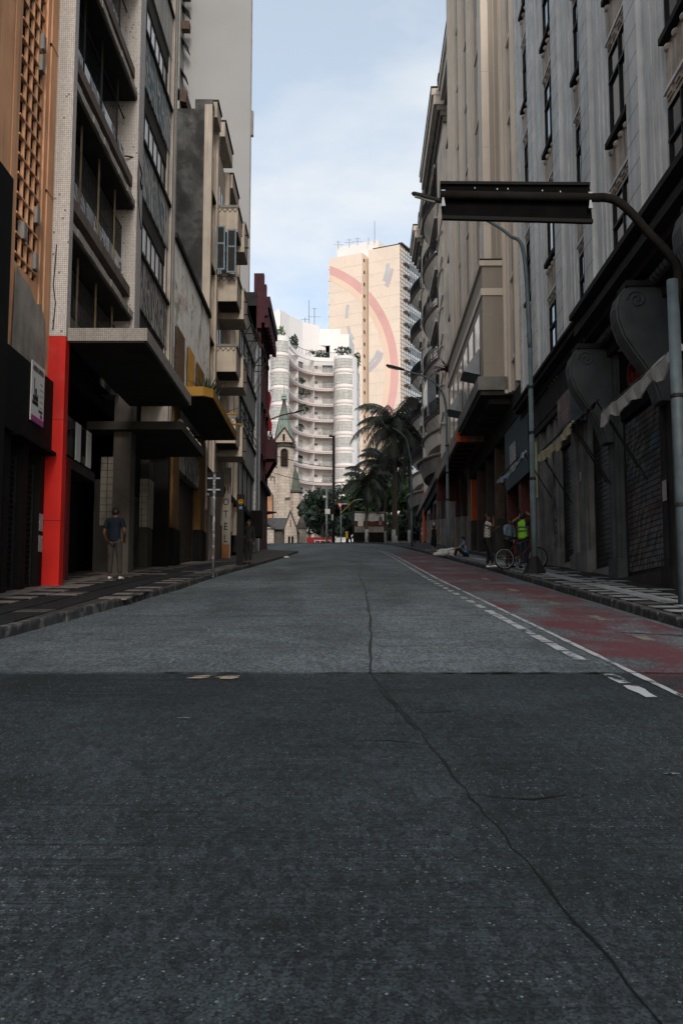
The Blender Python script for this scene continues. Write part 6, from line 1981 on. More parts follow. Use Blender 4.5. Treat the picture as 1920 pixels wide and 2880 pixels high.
# nave gable
m = MB()
ng = [(cx(715), zc0), (cx(813), zc0), (cx(813), cz(1352)), (cx(768), cz(1303)), (cx(715), cz(1250))]
m.prism([(x, CY + 0.9, z) for x, z in ng], (0, 14, 0))
m.build('nave_wall', church_st, ch)
MB().tube([(cx(760), CY + 0.75, cz(1294)), (cx(808), CY + 0.75, cz(1346))], 0.16, 5).build('rake_moulding', church_tr, ch)
for px, py in ((754, 1328), (765, 1342), (776, 1354), (788, 1368)):
    m = MB()
    pts = [Vector((cx(px) + 0.22 * math.cos(a), CY + 0.85, cz(py) + 0.22 * math.sin(a))) for a in [k * math.pi / 6 for k in range(7)]]
    m.tube([Vector((pts[0].x, pts[0].y, pts[0].z - 0.55))] + pts + [Vector((pts[-1].x, pts[-1].y, pts[-1].z - 0.35))], 0.07, 5)
    m.build('corbel_arch', church_tr, ch)
MB().tube([(cx(794), CY + 0.8, cz(1350)), (cx(794), CY + 0.8, cz(1457))], 0.07, 6).build('drain_pipe', iron, ch)
arch_win(741, 766, 1383, 1456, CY + 0.82, M('amber_glass', (0.48, 0.25, 0.15), 0.4, 0.35, 0.8), 'great_window')  # amber base colour for the glass
arch_win(790, 812, 1320, 1338, CY + 0.7, church_st, 'blind_arch')
# corner stair turret
st = Vector((cx(829), CY + 1.5, 0))
MB().lathe((st.x, st.y, zc0), [(0.75, 0), (0.75, cz(1378) - zc0)], 10).build('stair_turret', church_st, ch)
MB().lathe((st.x, st.y, cz(1380)), [(0.98, 0), (1.0, 0.15), (0.72, 0.45), (0.62, 1.0), (0.38, 2.2), (0.05, 3.4)], 12).build('turret_roof', M('dull_copper', (0.11, 0.125, 0.10), 0.7, 0.3, 1.5), ch)
MB().lathe((st.x, st.y, cz(1384)), [(0.8, 0), (1.02, 0.1), (1.02, 0.3)], 12).build('turret_eave', church_tr, ch)
for px0, px1, pyt, yy in ((802, 814, 1392, CY + 0.2), (834, 850, 1416, CY + 0.9)):
    x0, x1 = cx(px0), cx(px1)
    MB().hexa([(x0, yy, zc0), (x1, yy, zc0), (x1, yy + 1.5, zc0), (x0, yy + 1.5, zc0)], [(x0, yy, cz(pyt + 12)), (x1, yy, cz(pyt + 12)), (x1, yy + 1.5, cz(pyt - 8)), (x0, yy + 1.5, cz(pyt - 8))]).build('buttress', church_st, ch)
    MB().hexa([(x0 - 0.06, yy - 0.1, cz(pyt + 13)), (x1 + 0.06, yy - 0.1, cz(pyt + 13)), (x1 + 0.06, yy + 1.5, cz(pyt - 7)), (x0 - 0.06, yy + 1.5, cz(pyt - 7))], [(x0 - 0.06, yy - 0.1, cz(pyt + 10)), (x1 + 0.06, yy - 0.1, cz(pyt + 10)), (x1 + 0.06, yy + 1.5, cz(pyt - 11)), (x0 - 0.06, yy + 1.5, cz(pyt - 11))]).build('buttress_cap', church_tr, ch)
# low porch with gable
gp_ = [(cx(803), zc0), (cx(837), zc0), (cx(837), cz(1497)), (cx(819), cz(1448)), (cx(803), cz(1490))]
MB().prism([(x, CY - 2.2, z) for x, z in gp_], (0, 3, 0)).build('porch', church_st, ch)
MB().prism([(cx(800), CY - 2.35, cz(1496)), (cx(819), CY - 2.35, cz(1446)), (cx(819), CY - 2.35, cz(1438)), (cx(797), CY - 2.35, cz(1494))], (0, 3.2, 0)).build('porch_roof', slate, ch)
MB().prism([(cx(840), CY - 2.35, cz(1503)), (cx(819), CY - 2.35, cz(1446)), (cx(819), CY - 2.35, cz(1438)), (cx(842), CY - 2.35, cz(1500))], (0, 3.2, 0)).build('porch_roof', slate, ch)
for px in (813, 822):
    arch_win(px, px + 6, 1512, 1540, CY - 2.25, black_wall, 'porch_window', False)
MB().bx(FW, CY - 2.26, CY - 2.1, cx(818.5), cx(820.5), cz(1487), cz(1468)).build('slit_window', black_wall, ch)
MB().hexa([(cx(738), CY - 1.8, cz(1492)), (cx(802), CY - 1.8, cz(1492)), (cx(802), CY + 1, cz(1492)), (cx(738), CY + 1, cz(1492))], [(cx(738), CY - 0.6, cz(1458)), (cx(808), CY - 0.6, cz(1458)), (cx(808), CY + 1, cz(1457)), (cx(738), CY + 1, cz(1457))]).build('aisle_roof', slate, ch)
MB().bx(FW, CY - 1.7, CY + 1, cx(738), cx(773), zc0, cz(1486)).build('aisle_wall', church_st, ch)
MB().bx(FW, CY - 1.2, CY + 1, cx(773), cx(804), zc0, cz(1492)).build('aisle_recess', church_tr, ch)
MB().prism([(cx(740), CY - 2.0, cz(1462)), (cx(743), CY - 2.0, cz(1456)), (cx(776), CY - 2.0, cz(1488)), (cx(772), CY - 2.0, cz(1492))], (0, 1, 0)).build('aisle_coping', church_tr, ch)
MB().lathe((cx(848), CY + 0.5, zc0), [(0.62, 0), (0.62, cz(1486) - zc0)], 10).build('apse_turret', church_st, ch)
MB().lathe((cx(848), CY + 0.5, cz(1487)), [(0.8, 0), (0.72, 0.3), (0.45, 1.0), (0.28, 1.5)], 10).build('apse_roof', church_tr, ch)
# ================================================================== WHITE CURVED APARTMENTS
wp = thing('curved_apartment_building', 'white curved apartment building with stacked rounded balconies', 'building', (-4, 195, gz(0, 195)))
def arc(cx_, cy_, r, a0, a1, n, ry=None):
    ry = ry or r
    return [(cx_ + r * math.cos(math.radians(a0 + (a1 - a0) * i / n)), cy_ + ry * math.sin(math.radians(a0 + (a1 - a0) * i / n))) for i in range(n + 1)]
bayL = arc(-10.95, 180.6, 1.75, 185, 345, 10, 2.0)
conc_path = curve_pts([(-9.3, 180.6, 0), (-9.0, 183.2, 0), (-8.2, 186.4, 0), (-6.9, 189.0, 0), (-5.0, 190.8, 0), (-2.9, 191.4, 0), (-1.35, 191.4, 0)], 5)
conc_path = [(p.x, p.y) for p in conc_path]
bayR = arc(0.55, 191.3, 1.95, 188, 330, 10, 1.9)
sideR = [(2.9, 191.6), (3.75, 207)]
full = conc_path + bayR
z_ref = at(880, 1051, 191.4).z
zgA = gz(0, 190) - 1
NF = 12
slabs = [z_ref - 3.0 * k for k in range(NF)]
par_top = at(900, 1006, 191.4).z
def inset(path, d):
    P = [Vector((p[0], p[1], 0)) for p in path]
    out = []
    for i, p in enumerate(P):
        t_ = (P[min(i + 1, len(P) - 1)] - P[max(i - 1, 0)]).normalized()
        out.append((p.x - t_.y * d, p.y + t_.x * d))
    return out
back = inset(conc_path, 2.3)
MB().ribbon(back, zgA, par_top, 0.4).build('recessed_wall', apt_w, wp)
MB().ribbon(bayR + sideR, zgA, par_top, 0.4).build('right_bay_wall', apt_w, wp)
MB().ribbon(inset(bayL, 0.12), zgA, at(785, 944, 179).z, 0.4).build('left_bay_wall', apt_w, wp)
MB().bx(FW, 181, 192, -15, -10.6, zgA, at(785, 935, 181).z).build('left_wing', apt_w, wp)
MB().ribbon(conc_path, z_ref + 2.35, par_top, 0.3).build('top_parapet', apt_w, wp)
for s_, e in ((0, None),):
    pass
# penthouse blocks
def pent(pts, z1, z0):
    return MB().ribbon(pts, z0, z1, 0.5)
pent([(-11.5, 186), (-9.8, 190), (-7.5, 194), (-4.4, 196.6)], at(830, 905, 194).z, par_top - 1).build('penthouse_wall', apt_w, wp)
pent([(-4.4, 196.5), (-1, 197.8), (1.5, 198), (2.6, 206)], at(920, 936, 197).z, par_top - 1).build('penthouse_wall', apt_w, wp)
MB().bx(FW, 184, 192, -14, -11.2, par_top - 1, at(765, 880, 185).z).build('stair_block', apt_w, wp)
MB().bx(FW, 197, 205, -4.2, -0.2, par_top, at(890, 925, 197).z).build('tank_room', apt_w, wp)
MB().bx(FW, 196.5, 197.0, -7.8, -2.2, at(880, 968, 196.5).z - 0.25, at(880, 968, 196.5).z).build('terrace_canopy', apt_w, wp)
MB().bx(FW, 197.0, 197.3, -8.0, -2.3, par_top - 0.5, at(880, 970, 196.8).z).build('terrace_glazing', glass_d, wp)
rail = MB()
top_r = inset(conc_path, 0.15)
rail.tube([(p[0], p[1], par_top + 1.0) for p in top_r], 0.05, 5)
for p in top_r[::2]:
    rail.tube([(p[0], p[1], par_top), (p[0], p[1], par_top + 1.0)], 0.035, 4)
rail.tube([(p[0], p[1] + 0.1, par_top + 0.8) for p in bayR], 0.05, 5)
rail.build('terrace_railing', steel, wp)
win_fr = M('pale_window_frame', (0.55, 0.55, 0.54), 0.7, 0.08)
def bay_window(path, z0, z1, d):
    pp = inset(path, d)
    w = MB().ribbon(pp[1:-1], z0, z1, 0.08).build('bay_window', curtain, wp)
    f_ = MB()
    q = inset(path, d - 0.05)[1:-1]
    for p in q:
        f_.tube([(p[0], p[1], z0), (p[0], p[1], z1)], 0.035, 4)
    for z in (z0, z0 + (z1 - z0) * 0.33, z0 + (z1 - z0) * 0.66, z1):
        f_.tube([(p[0], p[1], z) for p in q], 0.03, 4)
    f_.build('mullions', win_fr, w)
ac_m = M('ac_white', (0.45, 0.44, 0.42), 0.6, 0.1)
glassA = M_glass('balcony_glass', (0.50, 0.50, 0.50), 0.2, 0.1, 0.5)
def see_through(m, k):
    t = NT(m)
    tr = t.new('ShaderNodeBsdfTransparent')
    mx = t.new('ShaderNodeMixShader')
    mx.inputs[0].default_value = k
    t.l.new(t.n['Principled BSDF'].outputs[0], mx.inputs[1])
    t.l.new(tr.outputs[0], mx.inputs[2])
    t.l.new(mx.outputs[0], t.n['Material Output'].inputs[0])
glassR = M_glass('clear_rail_glass', (0.45, 0.46, 0.47), 0.1, 0.1, 0.5)
see_through(glassR, 0.84)
for k, z in enumerate(slabs):
    sl = MB()
    P = inset(full, -0.1)
    Q = inset(conc_path, 2.4) + [(0.5, 192.5)] * 11
    for i in range(len(P) - 1):
        a, b_ = P[i], P[i + 1]
        c_, d = Q[min(i + 1, len(Q) - 1)], Q[min(i, len(Q) - 1)]
        sl.hexa([(a[0], a[1], z - 0.12), (b_[0], b_[1], z - 0.12), (c_[0], c_[1], z - 0.12), (d[0], d[1], z - 0.12)], [(a[0], a[1], z + 0.16), (b_[0], b_[1], z + 0.16), (c_[0], c_[1], z + 0.16), (d[0], d[1], z + 0.16)])
    so = sl.build('balcony_slab', apt_pink, wp)
    MB().ribbon(inset(full, 0.06), z - 0.32, z - 0.12, 0.3).build('slab_lip', apt_w, so)
    L2 = MB().ribbon(inset(bayL, -0.12), z - 0.12 + 0.2, z + 0.36, 0.9).build('left_bay_slab', apt_pink, wp)
    MB().ribbon(inset(bayL, 0.02), z - 0.15, z + 0.08, 0.5).build('slab_lip', apt_w, L2)
    bay_window(bayL, z + 0.95, z + 2.85, 0.05)
    bay_window(bayR, z + 0.75, z + 2.45, -0.05)
    gl = MB().ribbon(inset(conc_path, 0.05)[4:], z + 0.2, z + 1.05, 0.03).build('balcony_glass', glassR, wp)
    r_ = MB()
    for p in inset(conc_path, 0.03)[2::3]:
        r_.tube([(p[0], p[1], z + 0.16), (p[0], p[1], z + 1.1)], 0.03, 4)
    r_.tube([(p[0], p[1], z + 1.1) for p in inset(conc_path, 0.03)], 0.03, 4)
    r_.build('balcony_rail', win_fr, gl)
    def rec_box(f0, f1, z0, z1, mat, name, d=2.26):
        pp = inset(conc_path, d)
        i0, i1 = int(f0 * (len(pp) - 1)), max(int(f0 * (len(pp) - 1)) + 1, int(f1 * (len(pp) - 1)))
        A2, B2 = Vector(pp[i0]).lerp(Vector(pp[min(i0 + 1, len(pp) - 1)]), f0 * (len(pp) - 1) - i0), Vector(pp[i1 - 1]).lerp(Vector(pp[min(i1, len(pp) - 1)]), f1 * (len(pp) - 1) - (i1 - 1))
        return MB().ribbon([tuple(A2), tuple(B2)], z0, z1, 0.05).build(name, mat, wp)
    d1 = rec_box(0.80, 0.93, z + 0.16, z + 2.2, glass_d if k % 3 == 1 else glass_g, 'balcony_door')
    rec_box(0.46, 0.60, z + 0.16, z + 2.3, glass_d if (k + 1) % 2 else curtain, 'balcony_door')
    rec_box(0.71, 0.745, z + 1.45, z + 1.95, glass_d, 'small_window')
    rec_box(0.18, 0.32, z + 0.3, z + 2.2, glass_g, 'balcony_door')
    if k in (1, 3, 4, 6, 8):
        q = inset(conc_path, 1.5)[int(0.77 * (len(conc_path) - 1))]
        MB().bx(FW, q[1] - 0.35, q[1], q[0] - 0.35, q[0] + 0.35, z + (1.0 if k != 1 else 0.5), z + (1.5 if k != 1 else 1.15)).build('air_conditioner', ac_m, wp)
    for f_ in (0.40, 0.67):
        q0, q1 = inset(conc_path, 0.3), inset(conc_path, 2.2)
        i_ = int(f_ * (len(q0) - 1))
        MB().ribbon([q0[i_], q1[i_]], z + 0.16, z + 2.7, 0.07).build('partition', apt_w, wp)
    for yy in (195, 200.5):
        xw_ = 2.9 + (yy - 191.6) * 0.055
        MB().bx(FW, yy, yy + 1.5, xw_ - 0.2, xw_ + 0.12, z + 0.9, z + 2.2).build('side_window', glass_g, wp)
# plants on the terraces
def bush(name, c0, rx, ry, rz, n, mat, label=None, cat='plant', group=None, size=0.3, parent=None):
    m = MB()
    for _ in range(n):
        while True:
            p = Vector((R_() * 2 - 1, R_() * 2 - 1, R_() * 2 - 1))
            if 0.25 < p.length < 1:
                break
        q = Vector((c0[0] + p.x * rx, c0[1] + p.y * ry, c0[2] + p.z * rz))
        a = Vector((R_() - 0.5, R_() - 0.5, R_() - 0.5)).normalized()
        b_ = a.cross(Vector((R_() - 0.5, R_() - 0.5, R_() - 0.5))).normalized()
        s_ = size * (0.6 + 0.8 * R_())
        m.add([q - a * s_, q + b_ * s_ * 0.45, q + a * s_, q - b_ * s_ * 0.45], [(0, 1, 2, 3)])
    return m.build(name, mat, parent, label=label, cat=cat, group=group)
G_ = 'terrace plants of the curved apartment building'
zt_ = par_top + 0.4
bush('terrace_plant', (-11.0, 181, at(783, 930, 180).z), 1.0, 0.8, 1.0, 90, leaf_g, 'leafy shrub on top of the left rounded bay', group=G_)
bush('terrace_plant', (-8.8, 186, zt_ + 1.0), 0.9, 1.2, 1.6, 160, leaf_d, 'dark upright shrub at left end of roof terrace', group=G_)
tuft('potted_palm', (-5.4, 193, zt_ + 0.6), 2.3, 30, 0.9, leaf_d, 'potted palm in middle of roof terrace', w=0.12, droop=0.9, group=G_)
bush('terrace_plant', (-3.9, 194, zt_ + 0.7), 1.3, 0.8, 1.2, 160, leaf_d, 'dark bush right of the terrace palm', group=G_)
bush('terrace_plant', (0.3, 191.5, zt_ + 0.9), 1.7, 1.0, 0.9, 160, leaf_d, 'spreading plant over the right rounded bay', group=G_)
bush('terrace_plant', (3.0, 195, zt_ + 0.1), 0.8, 2.4, 1.5, 160, leaf_d, 'trailing plant down the right side wall corner', group=G_)
for k, (f_, nm) in enumerate(((0.45, 'balcony greenery on the second balcony floor'), (0.5, 'hanging balcony greenery on the third balcony floor'), (0.52, 'thick hanging greenery on the fourth balcony floor'), (0.45, 'window box greenery on the fifth balcony floor'))):
    q = inset(conc_path, 0.6)[int(f_ * (len(conc_path) - 1))]
    bush('balcony_plant', (q[0], q[1], slabs[k + 1] + (0.9 if k in (0, 3) else 1.7)), 1.3, 1.2, 0.6 if k in (0, 3) else 1.1, 90, leaf_d, nm, group='balcony plants of the curved apartment building', size=0.28)
def antenna(px, pyb, pyt, y, label, bars=((0.8, 0.6),)):
    T = thing('roof_antenna', label, 'antenna', tuple(at(px, pyb, y)), 'roof antennas')
    a, b_ = at(px, pyb + 4, y), at(px, pyt, y)
    MB().tube([a, b_], 0.06, 5).build('mast', conc_m, T)
    m = MB()
    for f_, w in bars:
        q = a.lerp(b_, f_)
        m.tube([q - Vector((w, 0, 0)), q + Vector((w, 0, 0))], 0.035, 4)
    m.build('crossbar', conc_m, T)
antenna(869, 925, 845, 197, 'tallest antenna mast on curved apartment roof', ((0.5, 0.1),))
antenna(884, 925, 866, 197, 'cross-shaped antenna on curved apartment roof', ((0.6, 1.3), (0.97, 0.5)))
antenna(858, 915, 893, 195, 'small antenna on curved apartment roof', ((0.8, 0.9),))
# ================================================================== MURAL TOWER
mt = thing('mural_tower', 'tall peach tower painted with a large pink arc mural', 'building', (6, 240, gz(6, 240)))
c_r = at(1123, 691, 235)
c_l = at(926, 729, 243.6)
ztop = c_r.z
P0, P1 = Vector((c_l.x, c_l.y, 0)), Vector((c_r.x, c_r.y, 0))
ua = (P1 - P0).normalized()
WT = (P1 - P0).length
un = Vector((-ua.y, ua.x, 0))                 # into the building
FT = Frame(lambda s, o, z: tuple(P0 + ua * s - un * o + Vector((0, 0, z))), 0)
zb0 = gz(0, 240) - 1
sA, sB = WT * 0.475, WT * 0.565
MB().bx(FT, 0, sA, -3, 0, zb0, ztop).build('left_wall', peach, mt)
MB().bx(FT, sB, WT, -3, 0, zb0, ztop + 0.3).build('right_wall', peach, mt)
MB().bx(FT, 0.1, WT - 0.05, -12, -3, zb0, ztop - 0.3).build('core', peach_d, mt)
MB().bx(FT, sA - 0.02, sB, -3.0, -1.9, zb0, ztop - 1).build('recess_wall', peach_d, mt)
MB().bx(FT, 0.3, WT * 0.62, -9, -3.5, ztop - 1, ztop + 3.9).build('roof_block', apt_w, mt)
MB().bx(FT, WT * 0.62, WT, -9, -0.3, ztop + 0.3, ztop + 0.7).build('tile_roof', rust, mt)
MB().bx(FT, WT - 0.5, WT + 0.5, -10, -0.3, ztop + 0.5, ztop + 0.9).build('eave', rust, mt)
fl_h = 2.95
nfl = 17
for k in range(1, nfl):
    z = ztop - k * fl_h
    MB().bx(FT, 0.0, sA, 0, 0.02, z, z + 0.06).bx(FT, sB, WT, 0, 0.02, z, z + 0.06).build('floor_joint', peach_d, mt)
    w = MB().bx(FT, sA - 0.01, sA + 0.03, -1.5, -0.75, z + 0.9, z + 1.7).build('shaft_window', glass_d, mt)
    MB().bx(FT, sB - 0.4, sB - 0.02, -1.95, -1.85, z + 0.5, z + 1.6).build('shaft_window', glass_d, mt)
    MB().bx(FT, -0.5, 0, -1.4, -0.3, z + 0.4, z + 1.8).build('edge_balcony', apt_w, mt)
# side face of pale cladding
FS = Frame(lambda s, o, z: tuple(P1 + un * s + ua * o + Vector((0, 0, z))), 0)
MB().bx(FS, 0.06, 14, -8, -0.02, zb0, ztop + 0.2).build('side_wall', twr_tile, mt)
ml = MB()
for i in range(10):
    s = 0.4 + i * 1.35
    ml.bx(FS, s, s + 0.12, -0.02, 0.12, zb0, ztop)
ml.build('side_mullion', steel, mt)
ml = MB()
for k in range(nfl * 3):
    z = ztop - k * fl_h / 3
    ml.bx(FS, 0, 14, -0.02, 0.06, z, z + 0.10)
ml.build('side_transom', conc_m, mt)
for k in range(nfl - 1):
    z = ztop - (k + 1) * fl_h - 1.0
    m = MB()
    for i in range(3):
        m.bx(FS, 2.2 + i * 1.1, 2.9 + i * 1.1, 0, 0.4, z + 0.3 * (i % 2), z + 0.55 + 0.25 * (i % 2))
    m.build('air_conditioner', rust, mt)
    MB().bx(FS, 5.6, 13.5, -0.01, 0.03, z + 0.2, z + 1.6).build('side_window', glass_g, mt)
# the painted arc and dashes, thin coats of paint on the wall
def on_face(px, py):
    d = Vector(ray(px, py))
    O = Vector((0, 0, EYE))
    t_ = (P0 - Vector((0, 0, 0)) - Vector((0, 0, 0))).dot(un) / d.dot(un)
    q = O + d * t_
    return (Vector((q.x, q.y, 0)) - P0).dot(ua), q.z
ac_z = on_face(1100, 1045)[1]
r_max = on_face(1120, 1045)[0]
s0_, z0_ = on_face(928, 748)
# centre (sc, ac_z) with radius Rm: (s0-sc)^2+(z0-zc)^2 = Rm^2, sc+Rm = r_max
dz = z0_ - ac_z
Rm = ((r_max - s0_) ** 2 + dz ** 2) / (2 * (r_max - s0_))
sc_ = r_max - Rm
def ring_paint(r0, r1, mat, name):
    for lo, hi in ((0.02, sA - 0.02), (sB + 0.02, WT - 0.02)):
        m = MB()
        n = 420
        for i in range(n):
            a0, a1 = math.radians(-40 + 140 * i / n), math.radians(-40 + 140 * (i + 1) / n)
            for h in range(8):
                ra, rb2 = r0 + (r1 - r0) * h / 8, r0 + (r1 - r0) * (h + 1) / 8
                q = [(sc_ + r * math.cos(a), ac_z + r * math.sin(a)) for r, a in ((ra, a0), (rb2, a0), (rb2, a1), (ra, a1))]
                if all(lo <= s <= hi and z < ztop - 0.2 for s, z in q):
                    m.add([FT(s, 0.03, z) for s, z in q], [(0, 1, 2, 3)])
        if m.v:
            m.build(name, mat, mt, kind='stuff' if lo > 1 and r1 < Rm - 1 else None)
ring_paint(Rm - 1.95, Rm, mur_red, 'mural_arc')
ring_paint(Rm - 3.4, Rm - 1.97, mur_or, 'mural_arc')
def dash(pxs, mat):
    m = MB()
    m.add([FT(*(lambda q: (q[0], 0.035, q[1]))(on_face(px, py))) for px, py in pxs], [tuple(range(len(pxs)))])
    m.build('mural_dash', mat, mt)
dash([(1086, 741), (1097, 741), (1092, 770), (1086, 794), (1076, 789), (1082, 766)], mur_gr)
dash([(1097, 754), (1107, 756), (1100, 786), (1092, 809), (1081, 803), (1090, 780)], mur_pu)
dash([(974, 856), (983, 858), (979, 875), (979, 894), (970, 896), (971, 874)], mur_gr)
dash([(974, 917), (983, 917), (987, 935), (997, 953), (988, 958), (980, 942)], mur_gr)
dash([(1060, 984), (1069, 989), (1062, 1004), (1048, 1020), (1036, 1032), (1036, 1022), (1050, 1005)], mur_gr)
dash([(1070, 989), (1078, 994), (1073, 1012), (1056, 1033), (1036, 1050), (1036, 1034), (1056, 1014)], mur_pu)
for i, (px, pyb, pyt, nm) in enumerate(((951, 698, 677, 'left roof antenna of the mural tower'), (982, 692, 671, 'double-barred roof antenna of the mural tower'), (1005, 688, 668, 'third roof antenna of the mural tower'), (1036, 684, 668, 'plain thin mast on mural tower roof'), (1053, 680, 622, 'tall lightning mast on mural tower roof'))):
    antenna(px, pyb, pyt, 241, nm, ((0.55, 1.2), (0.85, 0.7)) if i < 3 else ((0.9, 0.1),))
# ---- two plain blocks behind the trees
bb_ = thing('far_apartment_block', 'pale far apartment block glimpsed through the palm trunks', 'building', (10, 205, gz(10, 205)))
MB().bx(FW, 205, 218, at(1030, 1440, 205).x, at(1110, 1440, 205).x, zgA, at(1060, 1240, 205).z).build('wall', peach_d, bb_)
for k in range(6):
    for px in (1045, 1065, 1085):
        q = at(px, 1270 + 36 * k, 204.95)
        MB().bx(FW, 204.9, 205.05, q.x - 0.5, q.x + 0.5, q.z - 0.6, q.z + 0.6).build('window', glass_g, bb_)
# ================================================================== PLAZA FURNITURE AND TREES
def pz(x, y):
    return gz(x, y) + 0.15
def post(name, px, y, pyt, r, mat, label, cat='post'):
    x = at(px, 1480, y).x
    T = thing(name, label, cat, (x, y, pz(x, y)))
    MB().tube([(x, y, pz(x, y) - 0.6), (x, y, at(px, pyt, y).z)], r, 8).build('shaft', mat, T, True)
    return T, x
T, x = post('camera_post', 918.5, 112, 1374, 0.13, steel, 'pale grey post with camera box at crest of the road')
MB().bx(FW, 111.8, 112.1, at(914, 1440, 112).x, at(928, 1440, 112).x, at(918, 1446, 112).z, at(918, 1432, 112).z).build('control_box', white_pnt, T)
MB().tube([at(918, 1398, 112), at(908, 1398, 112)], [0.1, 0.16], 8).build('camera', white_pnt, T)
MB().tube([at(912, 1372, 112), at(925, 1371, 112)], 0.07, 6).build('cap', steel, T)
T, x = post('tall_lamp_post', 938, 114, 1226, 0.15, iron, 'tall thin dark lamp post in front of curved apartments', 'street lamp')
MB().tube([at(938, 1227, 114), at(925, 1226, 114)], [0.1, 0.14], 8).build('lamp_head', iron, T)
MB().bx(FW, 113.7, 113.95, at(932, 1440, 114).x, at(937, 1440, 114).x, at(935, 1464, 114).z, at(935, 1447, 114).z).build('notice_box', canvas_w, T)
T, x = post('yield_sign', 958.5, 110, 1425, 0.06, steel, 'red and white triangular yield sign on thin pole', 'road sign')
a, b_, c_ = at(946, 1414, 109.9), at(966, 1414, 109.9), at(956, 1431, 109.9)
so = MB().prism([a, b_, c_], (0, 0.04, 0)).build('sign_rim', M('sign_red', (0.35, 0.02, 0.025), 0.5, 0.1), T)
ce = (a + b_ + c_) / 3
MB().prism([ce + (q - ce) * 0.62 + Vector((0, -0.03, 0)) for q in (a, b_, c_)], (0, 0.025, 0)).build('sign_face', white_pnt, so)
MB().tube([at(956, 1418, 110), at(977, 1417, 110)], 0.05, 5).build('side_arm', white_pnt, T)
T, x = post('traffic_light_post', 994.5, 110, 1410, 0.08, iron, 'dark post with bent arm reaching left beside the kiosk', 'traffic light')
MB().tube(curve_pts([at(994, 1411, 110), at(1002, 1406, 110), at(1022, 1405, 110)]), 0.07, 6).build('arm', steel, T)
MB().tube([at(994, 1408, 109.8), at(957, 1445, 109.8)], 0.07, 6).build('brace', ochre, T)
MB().bx(FW, 109.7, 110, at(1020, 1440, 110).x, at(1027, 1440, 110).x, at(1024, 1422, 110).z, at(1024, 1404, 110).z).build('signal_head', black_pnt, T)
T, x = post('bus_marker', 974.5, 109, 1494, 0.05, iron, 'small post with yellow plate beside the kiosk', 'sign')
MB().bx(FW, 108.8, 108.9, at(971.5, 1440, 109).x, at(978, 1440, 109).x, at(975, 1514, 109).z, at(975, 1495, 109).z).build('plate', M('yellow_plate', (0.45, 0.27, 0.03), 0.6, 0.1), T)
T, x = post('parking_sign', 1190, 100, 1350, 0.09, white_pnt, 'white pole with round no-parking sign at corner of ornate building', 'road sign')
q = at(1189, 1487, 99.85)
MB().lathe((0, 0, 0), [(0.01, 0), (0.22, 0), (0.22, 0.03), (0.01, 0.03)], 20).build('sign_disc', white_pnt, T, world=Matrix.Translation(q) @ Matrix.Rotation(math.pi / 2, 4, 'X'))
MB().tube([q + Vector((0.2 * math.cos(k * 0.35), -0.04, 0.2 * math.sin(k * 0.35))) for k in range(19)], 0.03, 5).build('sign_ring', mag, T)
text('E', q + Vector((-0.09, -0.05, -0.12)), (1, 0, 0), up, 0.32, black_pnt, T, 0.005)
MB().bx(FW, 99.85, 99.9, q.x - 0.16, q.x + 0.16, q.z - 0.6, q.z - 0.3).build('sub_plate', white_pnt, T)
# red barrier
rb_ = thing('red_barrier', 'low red painted barrier wall with white railing at the crest', 'barrier', (at(898, 1520, 120).x, 120, gz(-2, 120)))
MB().bx(FW, 120, 120.4, at(862, 1440, 120).x, at(935, 1440, 120).x, gz(-2, 120) - 0.5, at(900, 1511, 120).z).build('wall', M('barrier_red', (0.30, 0.03, 0.03), 0.7, 0.15), rb_)
m = MB()
for py in (1520, 1527):
    m.tube([at(885, py, 119.6), at(930, py, 119.6)], 0.05, 5)
for px in (885, 900, 915, 930):
    m.tube([at(px, 1518, 119.6), at(px, 1545, 119.6)], 0.05, 5)
m.build('railing', white_pnt, rb_)
# police kiosk
KY = 113.0
kx0, kx1 = at(997, 1440, KY).x, at(1079, 1440, KY).x
kz0 = pz(kx0, KY) - 0.3
ks = thing('police_kiosk', 'small police kiosk, white above, red and grey bands, black base', 'kiosk', ((kx0 + kx1) / 2, KY, kz0))
for py0, py1, mat, nm in ((1600, 1497, black_wall, 'base_band'), (1497, 1481, conc_m, 'grey_band'), (1481, 1465, redbrown, 'red_band'), (1465, 1440, white_pnt, 'white_band')):
    z0, z1 = max(kz0, at(1040, py0, KY).z), at(1040, py1, KY).z
    MB().bx(FW, KY, KY + 3, kx0, kx1, z0, z1 - 0.004).build(nm, mat, ks)
MB().hexa([(kx0 - 0.15, KY - 0.2, at(1000, 1441, KY).z), (kx1 + 0.1, KY - 0.2, at(1078, 1443, KY).z), (kx1 + 0.1, KY + 3.2, at(1078, 1443, KY).z), (kx0 - 0.15, KY + 3.2, at(1000, 1441, KY).z)],
          [(kx0 - 0.15, KY - 0.2, at(1000, 1438, KY).z), (kx1 + 0.1, KY - 0.2, at(1078, 1440, KY).z), (kx1 + 0.1, KY + 3.2, at(1078, 1440, KY).z), (kx0 - 0.15, KY + 3.2, at(1000, 1438, KY).z)]).build('roof', conc_m, ks)
for px0, px1, py0, py1 in ((1006, 1021, 1480, 1460), (1041, 1049, 1467, 1453), (1065, 1075, 1467, 1453)):
    MB().bx(FW, KY - 0.03, KY + 0.05, at(px0, 1440, KY).x, at(px1, 1440, KY).x, at(1040, py0, KY).z, at(1040, py1, KY).z).build('window', glass_d, ks)
q = at(1069, 1472, KY - 0.05)
MB().tube([q + Vector((0.13 * math.cos(k * 0.5), 0, 0.13 * math.sin(k * 0.5))) for k in range(14)], 0.05, 5).build('crest', canvas_w, ks)
text('POLIC', at(1058, 1450, KY - 0.06), (1, 0, 0), up, 0.36, black_pnt, ks, 0.01, sx=0.6)
